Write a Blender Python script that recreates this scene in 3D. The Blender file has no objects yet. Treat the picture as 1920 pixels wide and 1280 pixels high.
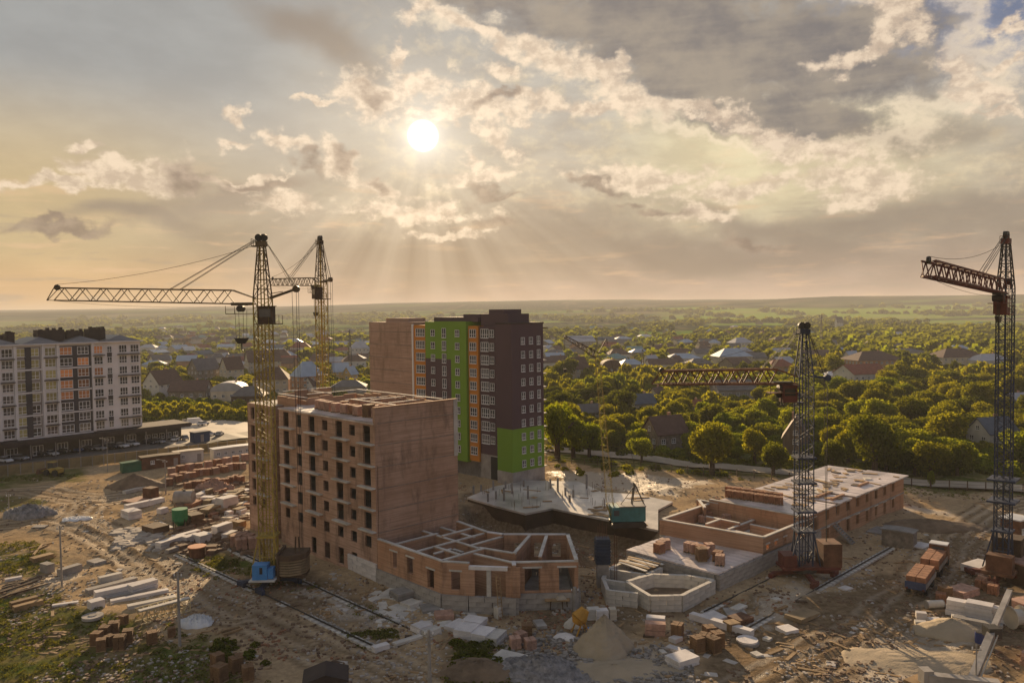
import bpy, math, random
import numpy as np
from mathutils import Vector, Matrix
random.seed(7); RNG = np.random.default_rng(11)
S = bpy.context.scene; C = S.collection
# ------------------------------------------------------------------ camera
F = 1493.3; H = 38.0; PITCH = math.atan(57 / F); ROLL = math.radians(0.7)
_cp, _sp = math.cos(PITCH), math.sin(PITCH); _cr, _sr = math.cos(ROLL), math.sin(ROLL)
FW = Vector((0, _cp, -_sp)); _r0 = Vector((1, 0, 0)); _u0 = Vector((0, _sp, _cp))
RT = _r0 * _cr - _u0 * _sr; UP = _r0 * _sr + _u0 * _cr
cd = bpy.data.cameras.new('camera'); cam = bpy.data.objects.new('camera', cd); C.objects.link(cam)
cd.sensor_width = 36; cd.lens = 36 * F / 1920; cd.clip_end = 60000; cd.clip_start = 1
m = Matrix((RT, UP, -FW)).transposed().to_4x4(); m.translation = (0, 0, H); cam.matrix_world = m
S.camera = cam
def ray(px, py): return FW + RT * ((px - 960) / F) + UP * ((640 - py) / F)
def G(px, py, z=0.0):                       # photo pixel -> point of the place at height z
    d = ray(px, py); t = (z - H) / d.z; return Vector((d.x * t, d.y * t, z))
def PJ(p):
    v = Vector(p) - Vector((0, 0, H)); w = v.dot(FW); return (960 + F * v.dot(RT) / w, 640 - F * v.dot(UP) / w)
def ZA(x, y, py):
    lo, hi = -50, 200
    for _ in range(40):
        q = (lo + hi) / 2
        if PJ((x, y, q))[1] > py: lo = q
        else: hi = q
    return q
def lin(r, g, b): return tuple(((c / 255) / 12.92 if c <= 10 else ((c / 255 + .055) / 1.055) ** 2.4) for c in (r, g, b)) + (1,)
# ------------------------------------------------------------------ light, sky, exposure
sd = ray(793, 255).normalized(); SAZ = math.atan2(sd.x, sd.y); SEL = math.asin(sd.z)
sl = bpy.data.lights.new('sun', 'SUN'); sl.energy = 5.0; sl.angle = math.radians(.5); sl.color = (1, .72, .42)
so = bpy.data.objects.new('sun', sl); C.objects.link(so); so.location = (-60, 300, 140); so.rotation_euler = sd.to_track_quat('Z', 'Y').to_euler()
S.view_settings.view_transform = 'Standard'; S.view_settings.look = 'None'; S.view_settings.exposure = 0.9; S.view_settings.gamma = 1
S.view_settings.use_curve_mapping = False
S.cycles.max_bounces = 4; S.cycles.transparent_max_bounces = 6; S.cycles.use_denoising = True; S.cycles.volume_bounces = 0
S.cycles.sample_clamp_indirect = 6
W = bpy.data.worlds.new('World'); S.world = W; W.use_nodes = True; NT = W.node_tree; N = NT.nodes; L = NT.links; N.clear()
def nn(t, **k):
    n = N.new(t)
    for a, b in k.items(): setattr(n, a, b)
    return n
def put(s, v):
    if hasattr(v, 'is_output') or isinstance(v, bpy.types.NodeSocket): L.new(v, s)
    elif v is not None: s.default_value = v
def M(op, a, b=None, c=None, clamp=False):
    n = nn('ShaderNodeMath', operation=op, use_clamp=clamp); put(n.inputs[0], a)
    if b is not None: put(n.inputs[1], b)
    if c is not None: put(n.inputs[2], c)
    return n.outputs[0]
def SM(x, lo, hi, a=0.0, b=1.0):
    n = nn('ShaderNodeMapRange', interpolation_type='SMOOTHSTEP'); put(n.inputs['Value'], x)
    for i, v in zip(('From Min', 'From Max', 'To Min', 'To Max'), (lo, hi, a, b)): n.inputs[i].default_value = v
    return n.outputs[0]
def MIX(f, a, b, mode='MIX'):
    n = nn('ShaderNodeMix', data_type='RGBA', blend_type=mode); n.clamp_factor = True
    put(n.inputs[0], f); put(n.inputs[6], a); put(n.inputs[7], b); return n.outputs[2]
tc = nn('ShaderNodeTexCoord'); sp = nn('ShaderNodeSeparateXYZ'); L.new(tc.outputs['Generated'], sp.inputs[0])
R2D = 180 / math.pi
AZ = M('MULTIPLY', M('ARCTAN2', sp.outputs[0], sp.outputs[1]), R2D); EL = M('MULTIPLY', M('ARCSINE', sp.outputs[2]), R2D)
def comb(a, b, c=0.0):
    n = nn('ShaderNodeCombineXYZ'); put(n.inputs[0], a); put(n.inputs[1], b); put(n.inputs[2], c); return n.outputs[0]
def NOI(vec, sc, det=5, rough=.55, w=None, out=0):
    n = nn('ShaderNodeTexNoise', noise_dimensions='3D'); L.new(vec, n.inputs['Vector']); n.inputs['Scale'].default_value = sc
    n.inputs['Detail'].default_value = det; n.inputs['Roughness'].default_value = rough; return n.outputs[out]
V0 = comb(AZ, M('MULTIPLY', EL, 1.3))
VS = comb(M('MULTIPLY', AZ, .32), M('MULTIPLY', EL, 2.2), 3.7)     # stretched, for streaks near the horizon
def VM(op, a, b=None, sc=None):
    n = nn('ShaderNodeVectorMath', operation=op); put(n.inputs[0], a)
    if b is not None: put(n.inputs[1], b)
    if sc is not None: n.inputs['Scale'].default_value = sc
    return n
def warp(amp, sc, det, off):
    c = NOI(VM('ADD', V0, (off, off * .7, off)).outputs[0], sc, det, .6, out=1)
    d = VM('SUBTRACT', c, (.5, .5, .5)).outputs[0]
    return VM('MULTIPLY', d, (amp, amp * .7, 0)).outputs[0]
VB = comb(AZ, EL)
VW = VM('ADD', VM('ADD', VB, warp(6.5, .17, 3, 3)).outputs[0], warp(3.2, .55, 8, 17)).outputs[0]
VWs = VM('ADD', VM('ADD', VB, warp(8, .09, 2, 31)).outputs[0], warp(1.6, .4, 4, 9)).outputs[0]
def deg(px, py):
    d = ray(px, py).normalized(); return math.degrees(math.atan2(d.x, d.y)), math.degrees(math.asin(d.z))
def field(blobs, vec):
    acc = None
    for (px, py, rx, ry, rot) in blobs:
        a, e = deg(px, py); k = 57.3 / F
        mp = nn('ShaderNodeMapping', vector_type='TEXTURE'); vi = vec
        if acc is not None:      # chained so that the shader compiler evaluates one cloud after the other
            ma = nn('ShaderNodeVectorMath', operation='MULTIPLY_ADD'); L.new(acc, ma.inputs[0]); ma.inputs[1].default_value = (1e-7, 1e-7, 0); L.new(vec, ma.inputs[2]); vi = ma.outputs[0]
        L.new(vi, mp.inputs[0])
        mp.inputs['Location'].default_value = (a, e, 0); mp.inputs['Rotation'].default_value = (0, 0, math.radians(-rot))
        mp.inputs['Scale'].default_value = (rx * k, ry * k, 1)
        v = M('SUBTRACT', 1.0, VM('LENGTH', mp.outputs[0]).outputs['Value'])
        acc = v if acc is None else M('MAXIMUM', acc, v)
    return acc
def ramp(x, stops):
    n = nn('ShaderNodeValToRGB'); L.new(x, n.inputs[0]); cr = n.color_ramp
    while len(cr.elements) > 1: cr.elements.remove(cr.elements[0])
    for i, (p, c) in enumerate(stops):
        e = cr.elements[0] if i == 0 else cr.elements.new(p)
        e.position = p; e.color = c
    return n.outputs[0]
t = M('DIVIDE', EL, 45.0, clamp=True)
base = ramp(t, [(0, lin(204, 166, 144)), (.035, lin(180, 156, 140)), (.1, lin(156, 142, 128)), (.19, lin(184, 172, 154)), (.3, lin(188, 181, 170)), (.42, lin(164, 162, 158)), (.52, lin(150, 148, 147)), (1, lin(156, 160, 168))])
base = MIX(M('MULTIPLY', SM(AZ, -10, -20), SM(EL, 9, 17)), base, lin(158, 160, 160))
base = MIX(M('MULTIPLY', M('MULTIPLY', SM(AZ, -14, -32), SM(EL, 16, 7)), .85), base, lin(206, 182, 136))
base = MIX(M('MULTIPLY', M('MULTIPLY', SM(AZ, -8, -30), SM(EL, 5, 1)), .8), base, lin(226, 178, 122))
base = MIX(M('MULTIPLY', SM(AZ, 17, 28), SM(EL, 11, 18)), base, lin(118, 130, 158))
base = MIX(M('MULTIPLY', M('MULTIPLY', SM(AZ, 4, 14), SM(AZ, 34, 22)), M('MULTIPLY', SM(EL, 4, 8), SM(EL, 16, 11))), base, lin(224, 210, 174))
n1 = NOI(V0, .22, 6, .6); n2 = NOI(V0, .75, 6, .62); n3 = NOI(VS, .55, 6, .6)
# thin bright veil with mottling through the middle of the sky
veil = M('MULTIPLY', M('MULTIPLY', SM(AZ, -16, -6), SM(M('ADD', n2, M('MULTIPLY', n1, .6)), .74, 1.02)), M('MULTIPLY', SM(EL, 3, 7), SM(EL, 25, 14)))
base = MIX(M('MULTIPLY', veil, .5), base, lin(232, 212, 176))
n5 = NOI(comb(M('MULTIPLY', AZ, .6), M('MULTIPLY', EL, 1.4), 9.0), .35, 7, .6)
base = MIX(1.0, base, MIX(M('ADD', M('MULTIPLY', SM(n5, .34, .68), SM(AZ, -14, 6, .45, 1)), SM(AZ, -14, 6, .3, 0)), (.84, .82, .81, 1), (1.08, 1.07, 1.05, 1)), 'MULTIPLY')
# streaks low over the horizon
st = M('MULTIPLY', SM(n3, .52, .68), SM(EL, 12, 5)); base = MIX(M('MULTIPLY', st, .5), base, lin(232, 190, 150))
st2 = M('MULTIPLY', SM(n3, .47, .33), SM(EL, 11, 4)); base = MIX(M('MULTIPLY', st2, .55), base, lin(158, 142, 126))
# soft dark bands and shafts
SD = field([(430, 375, 230, 38, -17), (250, 425, 190, 26, 0), (610, 80, 190, 55, 38), (1080, 450, 260, 70, 0), (1450, 430, 300, 36, 14), (1700, 400, 330, 50, -5), (850, 500, 420, 55, 0), (1300, 480, 300, 36, 5), (1600, 240, 260, 40, 8)], VWs)
base = MIX(M('MULTIPLY', SM(M('ADD', SD, M('MULTIPLY', M('SUBTRACT', n1, .5), .8)), -.15, .85), .8), base, lin(138, 124, 112))
# the big dark cloud, upper right, with its lit rim
DA = field([(1330, 60, 360, 80, 6), (1180, 20, 300, 60, 0), (1480, 130, 300, 75, 8), (1250, 115, 230, 70, 25), (1560, 70, 190, 60, 0), (1430, 215, 220, 45, 12), (960, -20, 160, 40, 0)], VW)
DAn = M('ADD', DA, M('MULTIPLY', M('SUBTRACT', n2, .5), .9))
rim = M('MULTIPLY', SM(DAn, -.42, -.05), SM(DAn, .22, -.02))
base = MIX(M('MULTIPLY', rim, .55), base, lin(250, 228, 198))
dcol = MIX(SM(M('ADD', M('MULTIPLY', n1, .7), M('MULTIPLY', n3, .3)), .38, .62), lin(120, 114, 113), lin(158, 146, 132))
base = MIX(M('MULTIPLY', SM(DAn, -.08, .5), .95), base, dcol)
# bright cumulus
BA = field([(790, 20, 70, 22, -25), (900, 60, 120, 22, 25), (1020, 95, 90, 24, 20), (1130, 130, 90, 26, 30), (1210, 185, 90, 24, 20), (1330, 205, 120, 20, 12), (1450, 250, 110, 22, 20), (1540, 285, 130, 26, 12), (1600, 340, 110, 40, 0),
            (700, 175, 80, 40, 0), (780, 150, 70, 32, 0), (860, 190, 90, 26, 5), (740, 105, 32, 22, 0), (930, 135, 55, 20, 0), (1010, 195, 110, 22, 0), (1140, 195, 90, 20, 10), (880, 215, 170, 16, 0),
            (1660, 30, 60, 40, 60), (1620, 80, 110, 18, -28), (1780, 130, 50, 34, 50), (1830, 185, 80, 18, 20), (1890, 125, 60, 9, -20), (1895, 45, 28, 11, 0), (1870, 215, 80, 9, 10),
            (310, 315, 60, 26, 0), (230, 330, 120, 22, 10), (390, 340, 90, 9, 12), (110, 345, 160, 14, 0), (480, 330, 80, 8, -12), (165, 275, 30, 9, 10), (540, 262, 60, 17, 20), (440, 270, 40, 10, -15), (600, 200, 60, 8, -8), (440, 215, 20, 20, 0),
            (650, 310, 60, 34, 30), (720, 350, 60, 20, 10), (530, 385, 55, 30, 0), (870, 300, 26, 26, 0), (930, 260, 60, 24, 30), (780, 390, 160, 18, 0), (900, 330, 90, 16, -10), (1310, 410, 70, 22, 5), (850, 430, 110, 12, 0), (1200, 330, 150, 20, 0), (1380, 350, 170, 26, -4)], VW)
n4 = NOI(V0, 1.7, 8, .68)
BAn = M('ADD', M('ADD', BA, M('MULTIPLY', M('SUBTRACT', n2, .5), 1.5)), M('MULTIPLY', M('SUBTRACT', n4, .5), .5))
ccol = MIX(SM(M('ADD', M('MULTIPLY', n2, .75), M('MULTIPLY', n4, .25)), .4, .6), lin(200, 178, 156), lin(246, 222, 194))
base = MIX(M('MULTIPLY', SM(BAn, -.1, .6), .85), base, ccol)
# small grey cloudlets in front
CA = field([(925, 195, 62, 14, -14), (950, 182, 20, 14, 0), (700, 172, 38, 18, 10), (660, 305, 32, 26, 40), (725, 348, 34, 18, 10), (585, 305, 34, 18, 25), (905, 355, 62, 17, 0), (940, 362, 60, 7, 0), (1120, 348, 50, 13, 12), (1175, 380, 45, 9, 0), (345, 335, 60, 34, 20), (1400, 455, 80, 18, 12), (130, 430, 110, 12, 0), (480, 345, 80, 15, -10), (935, 405, 45, 12, 0), (1230, 400, 60, 10, 8)], VW)
CAn = M('ADD', M('ADD', CA, M('MULTIPLY', M('SUBTRACT', n2, .5), .9)), M('MULTIPLY', M('SUBTRACT', n4, .5), .4))
base = MIX(M('MULTIPLY', SM(CAn, -.12, .75), .85), base, MIX(SM(n2, .4, .65), lin(126, 108, 98), lin(158, 138, 122)))
# glow around the sun and the sun itself
sv = nn('ShaderNodeVectorMath', operation='DOT_PRODUCT'); L.new(tc.outputs['Generated'], sv.inputs[0]); sv.inputs[1].default_value = sd
th = M('MULTIPLY', M('ARCCOSINE', M('MINIMUM', sv.outputs['Value'], .9999999)), R2D)
g1 = M('MULTIPLY', M('EXPONENT', M('DIVIDE', th, -.8)), 1.3); g2 = M('MULTIPLY', M('EXPONENT', M('DIVIDE', th, -5.0)), .16)
# faint shafts fanning out below the sun
ang = M('ARCTAN2', M('SUBTRACT', AZ, math.degrees(SAZ)), M('SUBTRACT', math.degrees(SEL), EL))
shaft = NOI(comb(M('MULTIPLY', ang, 3.2), 5.0), 1.6, 3, .5)
sf = M('MULTIPLY', M('MULTIPLY', M('SUBTRACT', shaft, .48), SM(EL, 12, 6)), SM(th, 30, 5, 0, .5))
glow = M('ADD', M('ADD', g1, g2), SM(th, 1.15, .75, 0, 2.5))
gc = VM('SCALE', (1, .93, .82)); L.new(glow, gc.inputs['Scale'])
base = MIX(1.0, base, gc.outputs[0], 'ADD')
sc_ = VM('SCALE', (1, .84, .62)); L.new(sf, sc_.inputs['Scale']); base = MIX(1.0, base, sc_.outputs[0], 'ADD')
base = MIX(SM(EL, 0, -2), base, lin(120, 104, 84))
nis = nn('ShaderNodeTexSky', sky_type='NISHITA', sun_disc=False, sun_elevation=SEL, sun_rotation=SAZ, altitude=300, air_density=1.2, dust_density=2.5)
bg1 = nn('ShaderNodeBackground'); L.new(nis.outputs[0], bg1.inputs[0]); bg1.inputs[1].default_value = .05
bg2 = nn('ShaderNodeBackground'); L.new(base, bg2.inputs[0]); bg2.inputs[1].default_value = .56
ms = nn('ShaderNodeMixShader'); ms.inputs[0].default_value = .97; L.new(bg1.outputs[0], ms.inputs[1]); L.new(bg2.outputs[0], ms.inputs[2])
L.new(ms.outputs[0], nn('ShaderNodeOutputWorld').inputs[0])
W.cycles.sampling_method = 'MANUAL'; W.cycles.sample_map_resolution = 1024
# ------------------------------------------------------------------ materials
MT = {}
def mat(name, col, rough=.85, var=.25, scale=1.5, bump=.0, metal=0.0, col2=None, coord='Object', spec=.3, stretch=(1, 1, 1), rnd=0.0, fine=True):
    if name in MT: return MT[name]
    m = bpy.data.materials.new(name); m.use_nodes = True; nt = m.node_tree; b = nt.nodes['Principled BSDF']
    b.inputs['Roughness'].default_value = rough; b.inputs['Metallic'].default_value = metal; b.inputs['Specular IOR Level'].default_value = spec
    tcn = nt.nodes.new('ShaderNodeTexCoord'); mp = nt.nodes.new('ShaderNodeMapping'); mp.inputs['Scale'].default_value = stretch
    nt.links.new(tcn.outputs[coord], mp.inputs[0])
    n = nt.nodes.new('ShaderNodeTexNoise'); n.inputs['Scale'].default_value = scale * .25; n.inputs['Detail'].default_value = 8; n.inputs['Roughness'].default_value = .65
    nt.links.new(mp.outputs[0], n.inputs['Vector'])
    r = nt.nodes.new('ShaderNodeMapRange'); r.inputs[1].default_value = .3; r.inputs[2].default_value = .7; nt.links.new(n.outputs[0], r.inputs[0])
    mx = nt.nodes.new('ShaderNodeMix'); mx.data_type = 'RGBA'
    c2 = col2 or tuple(max(0, c * (1 - var * 1.6)) for c in col); c1 = col if col2 else tuple(min(1, c * (1 + var * .5)) for c in col)
    mx.inputs[6].default_value = tuple(c2[:3]) + (1,); mx.inputs[7].default_value = tuple(c1[:3]) + (1,)
    nt.links.new(r.outputs[0], mx.inputs[0]); out = mx.outputs[2]
    if rnd:
        oi = nt.nodes.new('ShaderNodeObjectInfo'); hs = nt.nodes.new('ShaderNodeHueSaturation')
        a = nt.nodes.new('ShaderNodeMapRange'); a.inputs[3].default_value = 1 - rnd; a.inputs[4].default_value = 1 + rnd; nt.links.new(oi.outputs['Random'], a.inputs[0])
        nt.links.new(a.outputs[0], hs.inputs['Value']); nt.links.new(out, hs.inputs['Color']); out = hs.outputs[0]
    nt.links.new(out, b.inputs['Base Color'])
    if bump:
        bn = nt.nodes.new('ShaderNodeBump'); bn.inputs['Strength'].default_value = bump; bn.inputs['Distance'].default_value = .05
        n2 = nt.nodes.new('ShaderNodeTexNoise'); n2.inputs['Scale'].default_value = scale * 4; n2.inputs['Detail'].default_value = 4
        nt.links.new(tcn.outputs[coord], n2.inputs['Vector']); nt.links.new(n2.outputs[0], bn.inputs['Height']); nt.links.new(bn.outputs[0], b.inputs['Normal'])
    MT[name] = m; return m
def brick_mat(name, c1, c2, stain=(.12, .075, .055), band=0.0, rnd=0.0):
    m = bpy.data.materials.new(name); m.use_nodes = True; nt = m.node_tree; b = nt.nodes['Principled BSDF']; b.inputs['Roughness'].default_value = .92
    b.inputs['Specular IOR Level'].default_value = .15
    tcn = nt.nodes.new('ShaderNodeTexCoord'); lk = nt.links.new
    def noise(sc, st, det=6):
        mp = nt.nodes.new('ShaderNodeMapping'); mp.inputs['Scale'].default_value = st; lk(tcn.outputs['Object'], mp.inputs[0])
        n = nt.nodes.new('ShaderNodeTexNoise'); n.inputs['Scale'].default_value = sc; n.inputs['Detail'].default_value = det; n.inputs['Roughness'].default_value = .65
        lk(mp.outputs[0], n.inputs['Vector']); return n.outputs[0]
    def mr(x, a, bb, lo=0, hi=1):
        r = nt.nodes.new('ShaderNodeMapRange'); lk(x, r.inputs[0]); r.inputs[1].default_value = a; r.inputs[2].default_value = bb; r.inputs[3].default_value = lo; r.inputs[4].default_value = hi; return r.outputs[0]
    def mix(f, a, bb):
        x = nt.nodes.new('ShaderNodeMix'); x.data_type = 'RGBA'; lk(f, x.inputs[0])
        for i, v in ((6, a), (7, bb)):
            if isinstance(v, tuple): x.inputs[i].default_value = v + (1,)
            else: lk(v, x.inputs[i])
        return x.outputs[2]
    col = mix(mr(noise(.16, (1, 1, .8)), .35, .65), c1, c2)
    col = mix(mr(noise(1.0, (.12, .12, 4.5)), .45, .68, 0, .75), col, tuple(x * .62 for x in c1))     # courses, patchy
    col = mix(mr(noise(.35, (1.3, 1.3, .45)), .52, .68, 0, .75), col, stain)                       # damp and mortar stains
    col = mix(mr(noise(.6, (1, 1, .5)), .66, .74, 0, .5), col, (.55, .47, .4))                    # lime splashes
    lk(col, b.inputs['Base Color']); MT[name] = m
    bn = nt.nodes.new('ShaderNodeBump'); bn.inputs['Strength'].default_value = .6; bn.inputs['Distance'].default_value = .06
    bt = nt.nodes.new('ShaderNodeTexBrick'); mp = nt.nodes.new('ShaderNodeMapping'); mp.inputs['Rotation'].default_value = (math.radians(90), 0, 0)
    lk(tcn.outputs['Object'], mp.inputs[0]); lk(mp.outputs[0], bt.inputs[0]); bt.inputs['Scale'].default_value = 2.0
    lk(bt.outputs['Fac'], bn.inputs['Height']); lk(bn.outputs[0], b.inputs['Normal'])
    return m
def glass_mat(name, col, rough=.12):
    m = bpy.data.materials.new(name); m.use_nodes = True; nt = m.node_tree; b = nt.nodes['Principled BSDF']
    b.inputs['Roughness'].default_value = rough; b.inputs['Specular IOR Level'].default_value = .6
    oi = nt.nodes.new('ShaderNodeObjectInfo'); mx = nt.nodes.new('ShaderNodeMix'); mx.data_type = 'RGBA'
    mx.inputs[6].default_value = tuple(c * .4 for c in col) + (1,); mx.inputs[7].default_value = tuple(min(1, c * 1.7) for c in col) + (1,)
    nt.links.new(oi.outputs['Random'], mx.inputs[0]); nt.links.new(mx.outputs[2], b.inputs['Base Color']); MT[name] = m; return m
def leaf_mat(name, c1, c2, tr=.42):
    m = bpy.data.materials.new(name); m.use_nodes = True; nt = m.node_tree; nt.nodes.clear(); lk = nt.links.new
    oi = nt.nodes.new('ShaderNodeObjectInfo'); mx = nt.nodes.new('ShaderNodeMix'); mx.data_type = 'RGBA'
    mx.inputs[6].default_value = c1 + (1,); mx.inputs[7].default_value = c2 + (1,); lk(oi.outputs['Random'], mx.inputs[0])
    g = nt.nodes.new('ShaderNodeNewGeometry'); mx2 = nt.nodes.new('ShaderNodeMix'); mx2.data_type = 'RGBA'; mx2.blend_type = 'MULTIPLY'; mx2.inputs[0].default_value = 1
    r = nt.nodes.new('ShaderNodeMapRange'); r.inputs[3].default_value = .65; r.inputs[4].default_value = 1.35; lk(g.outputs['Random Per Island'], r.inputs[0])
    cb = nt.nodes.new('ShaderNodeCombineColor'); [lk(r.outputs[0], cb.inputs[i]) for i in range(3)]
    lk(mx.outputs[2], mx2.inputs[6]); lk(cb.outputs[0], mx2.inputs[7])
    d = nt.nodes.new('ShaderNodeBsdfDiffuse'); tl = nt.nodes.new('ShaderNodeBsdfTranslucent'); s = nt.nodes.new('ShaderNodeMixShader'); s.inputs[0].default_value = tr
    lk(mx2.outputs[2], d.inputs[0])
    y = nt.nodes.new('ShaderNodeMix'); y.data_type = 'RGBA'; y.blend_type = 'MULTIPLY'; y.inputs[0].default_value = 1; y.inputs[7].default_value = (2.05, 1.8, .45, 1); lk(mx2.outputs[2], y.inputs[6]); lk(y.outputs[2], tl.inputs[0])
    lk(d.outputs[0], s.inputs[1]); lk(tl.outputs[0], s.inputs[2]); o = nt.nodes.new('ShaderNodeOutputMaterial'); lk(s.outputs[0], o.inputs[0]); MT[name] = m; return m
brick_mat('brick', (.4, .245, .165), (.55, .36, .27), stain=(.17, .11, .08)); brick_mat('brick_orange', (.44, .24, .14), (.52, .32, .21), stain=(.2, .12, .08)); brick_mat('brick_tower', (.42, .27, .2), (.5, .33, .25), stain=(.26, .17, .12))
concrete = mat('concrete', (.38, .35, .32), .9, .35, 1.2, .4); pale = mat('pale_concrete', (.62, .58, .52), .85, .3, 1.0, .3); whitec = mat('white_concrete', (.66, .62, .6), .85, .18, 2, .2, rnd=.12)
greyc = mat('grey_concrete', (.3, .28, .26), .9, .3, 1.5, .4, rnd=.15); darkc = mat('painted_cavity_shade', (.05, .045, .04), .95, .2)  # last one is near-black: the shade of hollows put into the colour
slabm = mat('roof_slab_concrete', (.74, .64, .6), .34, .4, .9, .3, spec=.7, rnd=.1)
wetslab = mat('wet_slab', (.66, .6, .53), .3, .45, .5, .3, spec=.8)
white = mat('white_wall', (.72, .69, .69), .8, .12, .6); dwall = mat('dark_grey_wall', (.06, .055, .065), .8, .2); cream = mat('cream_plaster', (.55, .48, .38), .85, .2, 1, rnd=.2)
green = mat('green_render', (.17, .3, .03), .85, .08, .4, col2=(.15, .27, .028)); orange = mat('orange_render', (.55, .22, .035), .85, .08, .4, col2=(.5, .2, .03))
purple = mat('plum_render', (.105, .065, .075), .85, .1, .4, col2=(.085, .055, .064)); frame = mat('white_frame', (.75, .75, .75), .5, .05); darkroof = mat('dark_roof', (.055, .04, .035), .8, .3, 1.2)
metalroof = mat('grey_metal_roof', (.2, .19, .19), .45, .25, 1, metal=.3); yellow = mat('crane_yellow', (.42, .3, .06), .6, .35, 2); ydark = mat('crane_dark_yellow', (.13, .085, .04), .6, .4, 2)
blue = mat('crane_blue', (.035, .05, .095), .6, .4, 2); cabblue = mat('cab_blue', (.06, .24, .55), .5, .2, 2); redm = mat('crane_red', (.15, .04, .028), .6, .4, 2); rusty = mat('rust_brown', (.17, .08, .045), .8, .45, 2)
steel = mat('dark_steel', (.05, .045, .04), .6, .3, 2); rope = mat('rope', (.04, .035, .03), .7, .1); ballast = mat('ballast_concrete', (.3, .22, .13), .9, .3, 1.5, .4); turq = mat('turquoise_paint', (.05, .2, .22), .5, .3, 1.5)
wood = mat('wood', (.34, .22, .11), .85, .35, 3, .2, rnd=.25); dwood = mat('dark_wood', (.11, .07, .045), .85, .35, 3, .2, rnd=.2); rubber = mat('rubber', (.02, .02, .02), .8, .1); whitep = mat('white_paint', (.7, .7, .7), .45, .1)
glass = glass_mat('dark_glass', (.05, .05, .055)); glasso = glass_mat('orange_glass', (.5, .19, .06), .3); glassy = glass_mat('yellow_glass', (.28, .25, .1), .3); greenp = mat('green_paint', (.03, .14, .08), .5, .25, 1.5)
bricko = mat('brick_pack', (.36, .17, .095), .9, .35, 5, .4, rnd=.2); brickp = mat('pink_brick_pack', (.5, .3, .22), .9, .3, 5, .4, rnd=.2); brickb = mat('brown_brick_pack', (.2, .115, .06), .9, .3, 5, .4, rnd=.2)
sandm = mat('sand', (.4, .32, .225), .95, .2, 1.5, 1.0, col2=(.31, .25, .17)); gravelm = mat('grey_gravel', (.3, .28, .27), .95, .4, 6, 1); soil = mat('soil_heap', (.2, .14, .09), .95, .3, 2, .8)
asph = mat('asphalt', (.13, .115, .1), .7, .25, .6, .2); pathm = mat('gravel_road', (.4, .33, .25), .9, .25, .5, .3); bark = mat('bark', (.09, .065, .045), .95, .3, 4, .3); chainm = mat('fence_wire', (.14, .12, .1), .7, .2)
leaf_mat('leaf', (.085, .1, .015), (.165, .168, .02), .56); leaf_mat('leaf_dark', (.055, .07, .012), (.085, .1, .016), .42); leaf_mat('leaf_yellow', (.11, .145, .016), (.17, .19, .025), .55); leaf_mat('weed', (.09, .1, .03), (.14, .14, .04), .4)
roofs = {'brown': mat('brown_tiles', (.12, .07, .055), .8, .25, 3, .2), 'red': mat('red_tiles', (.25, .08, .05), .8, .25, 3, .2), 'blue': mat('blue_metal', (.32, .39, .48), .5, .15, 1), 'grey': mat('grey_tiles', (.14, .13, .13), .75, .2, 2, .2), 'teal': mat('teal_metal', (.12, .24, .24), .5, .2, 1), 'slate': mat('slate_blue_tiles', (.08, .1, .13), .6, .2, 2), 'silver': mat('silver_metal', (.38, .38, .41), .5, .15, 1, metal=.1), 'green': mat('green_tiles', (.06, .1, .06), .7, .2, 2), 'white': mat('whitish_sheet', (.6, .6, .6), .5, .15, 1)}
walls = {'white': mat('white_plaster', (.6, .57, .53), .85, .15, 1), 'cream': cream, 'grey': mat('grey_plaster', (.3, .27, .25), .85, .2, 1), 'brick': MT['brick_orange'], 'stone': mat('stone_wall', (.26, .22, .18), .9, .35, 5, .4), 'yellow': mat('ochre_plaster', (.5, .34, .14), .85, .15, 1), 'wood': mat('plank_wall', (.22, .16, .11), .85, .35, 2, .2, stretch=(3, 3, .2)), 'dark': dwood}
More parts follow.
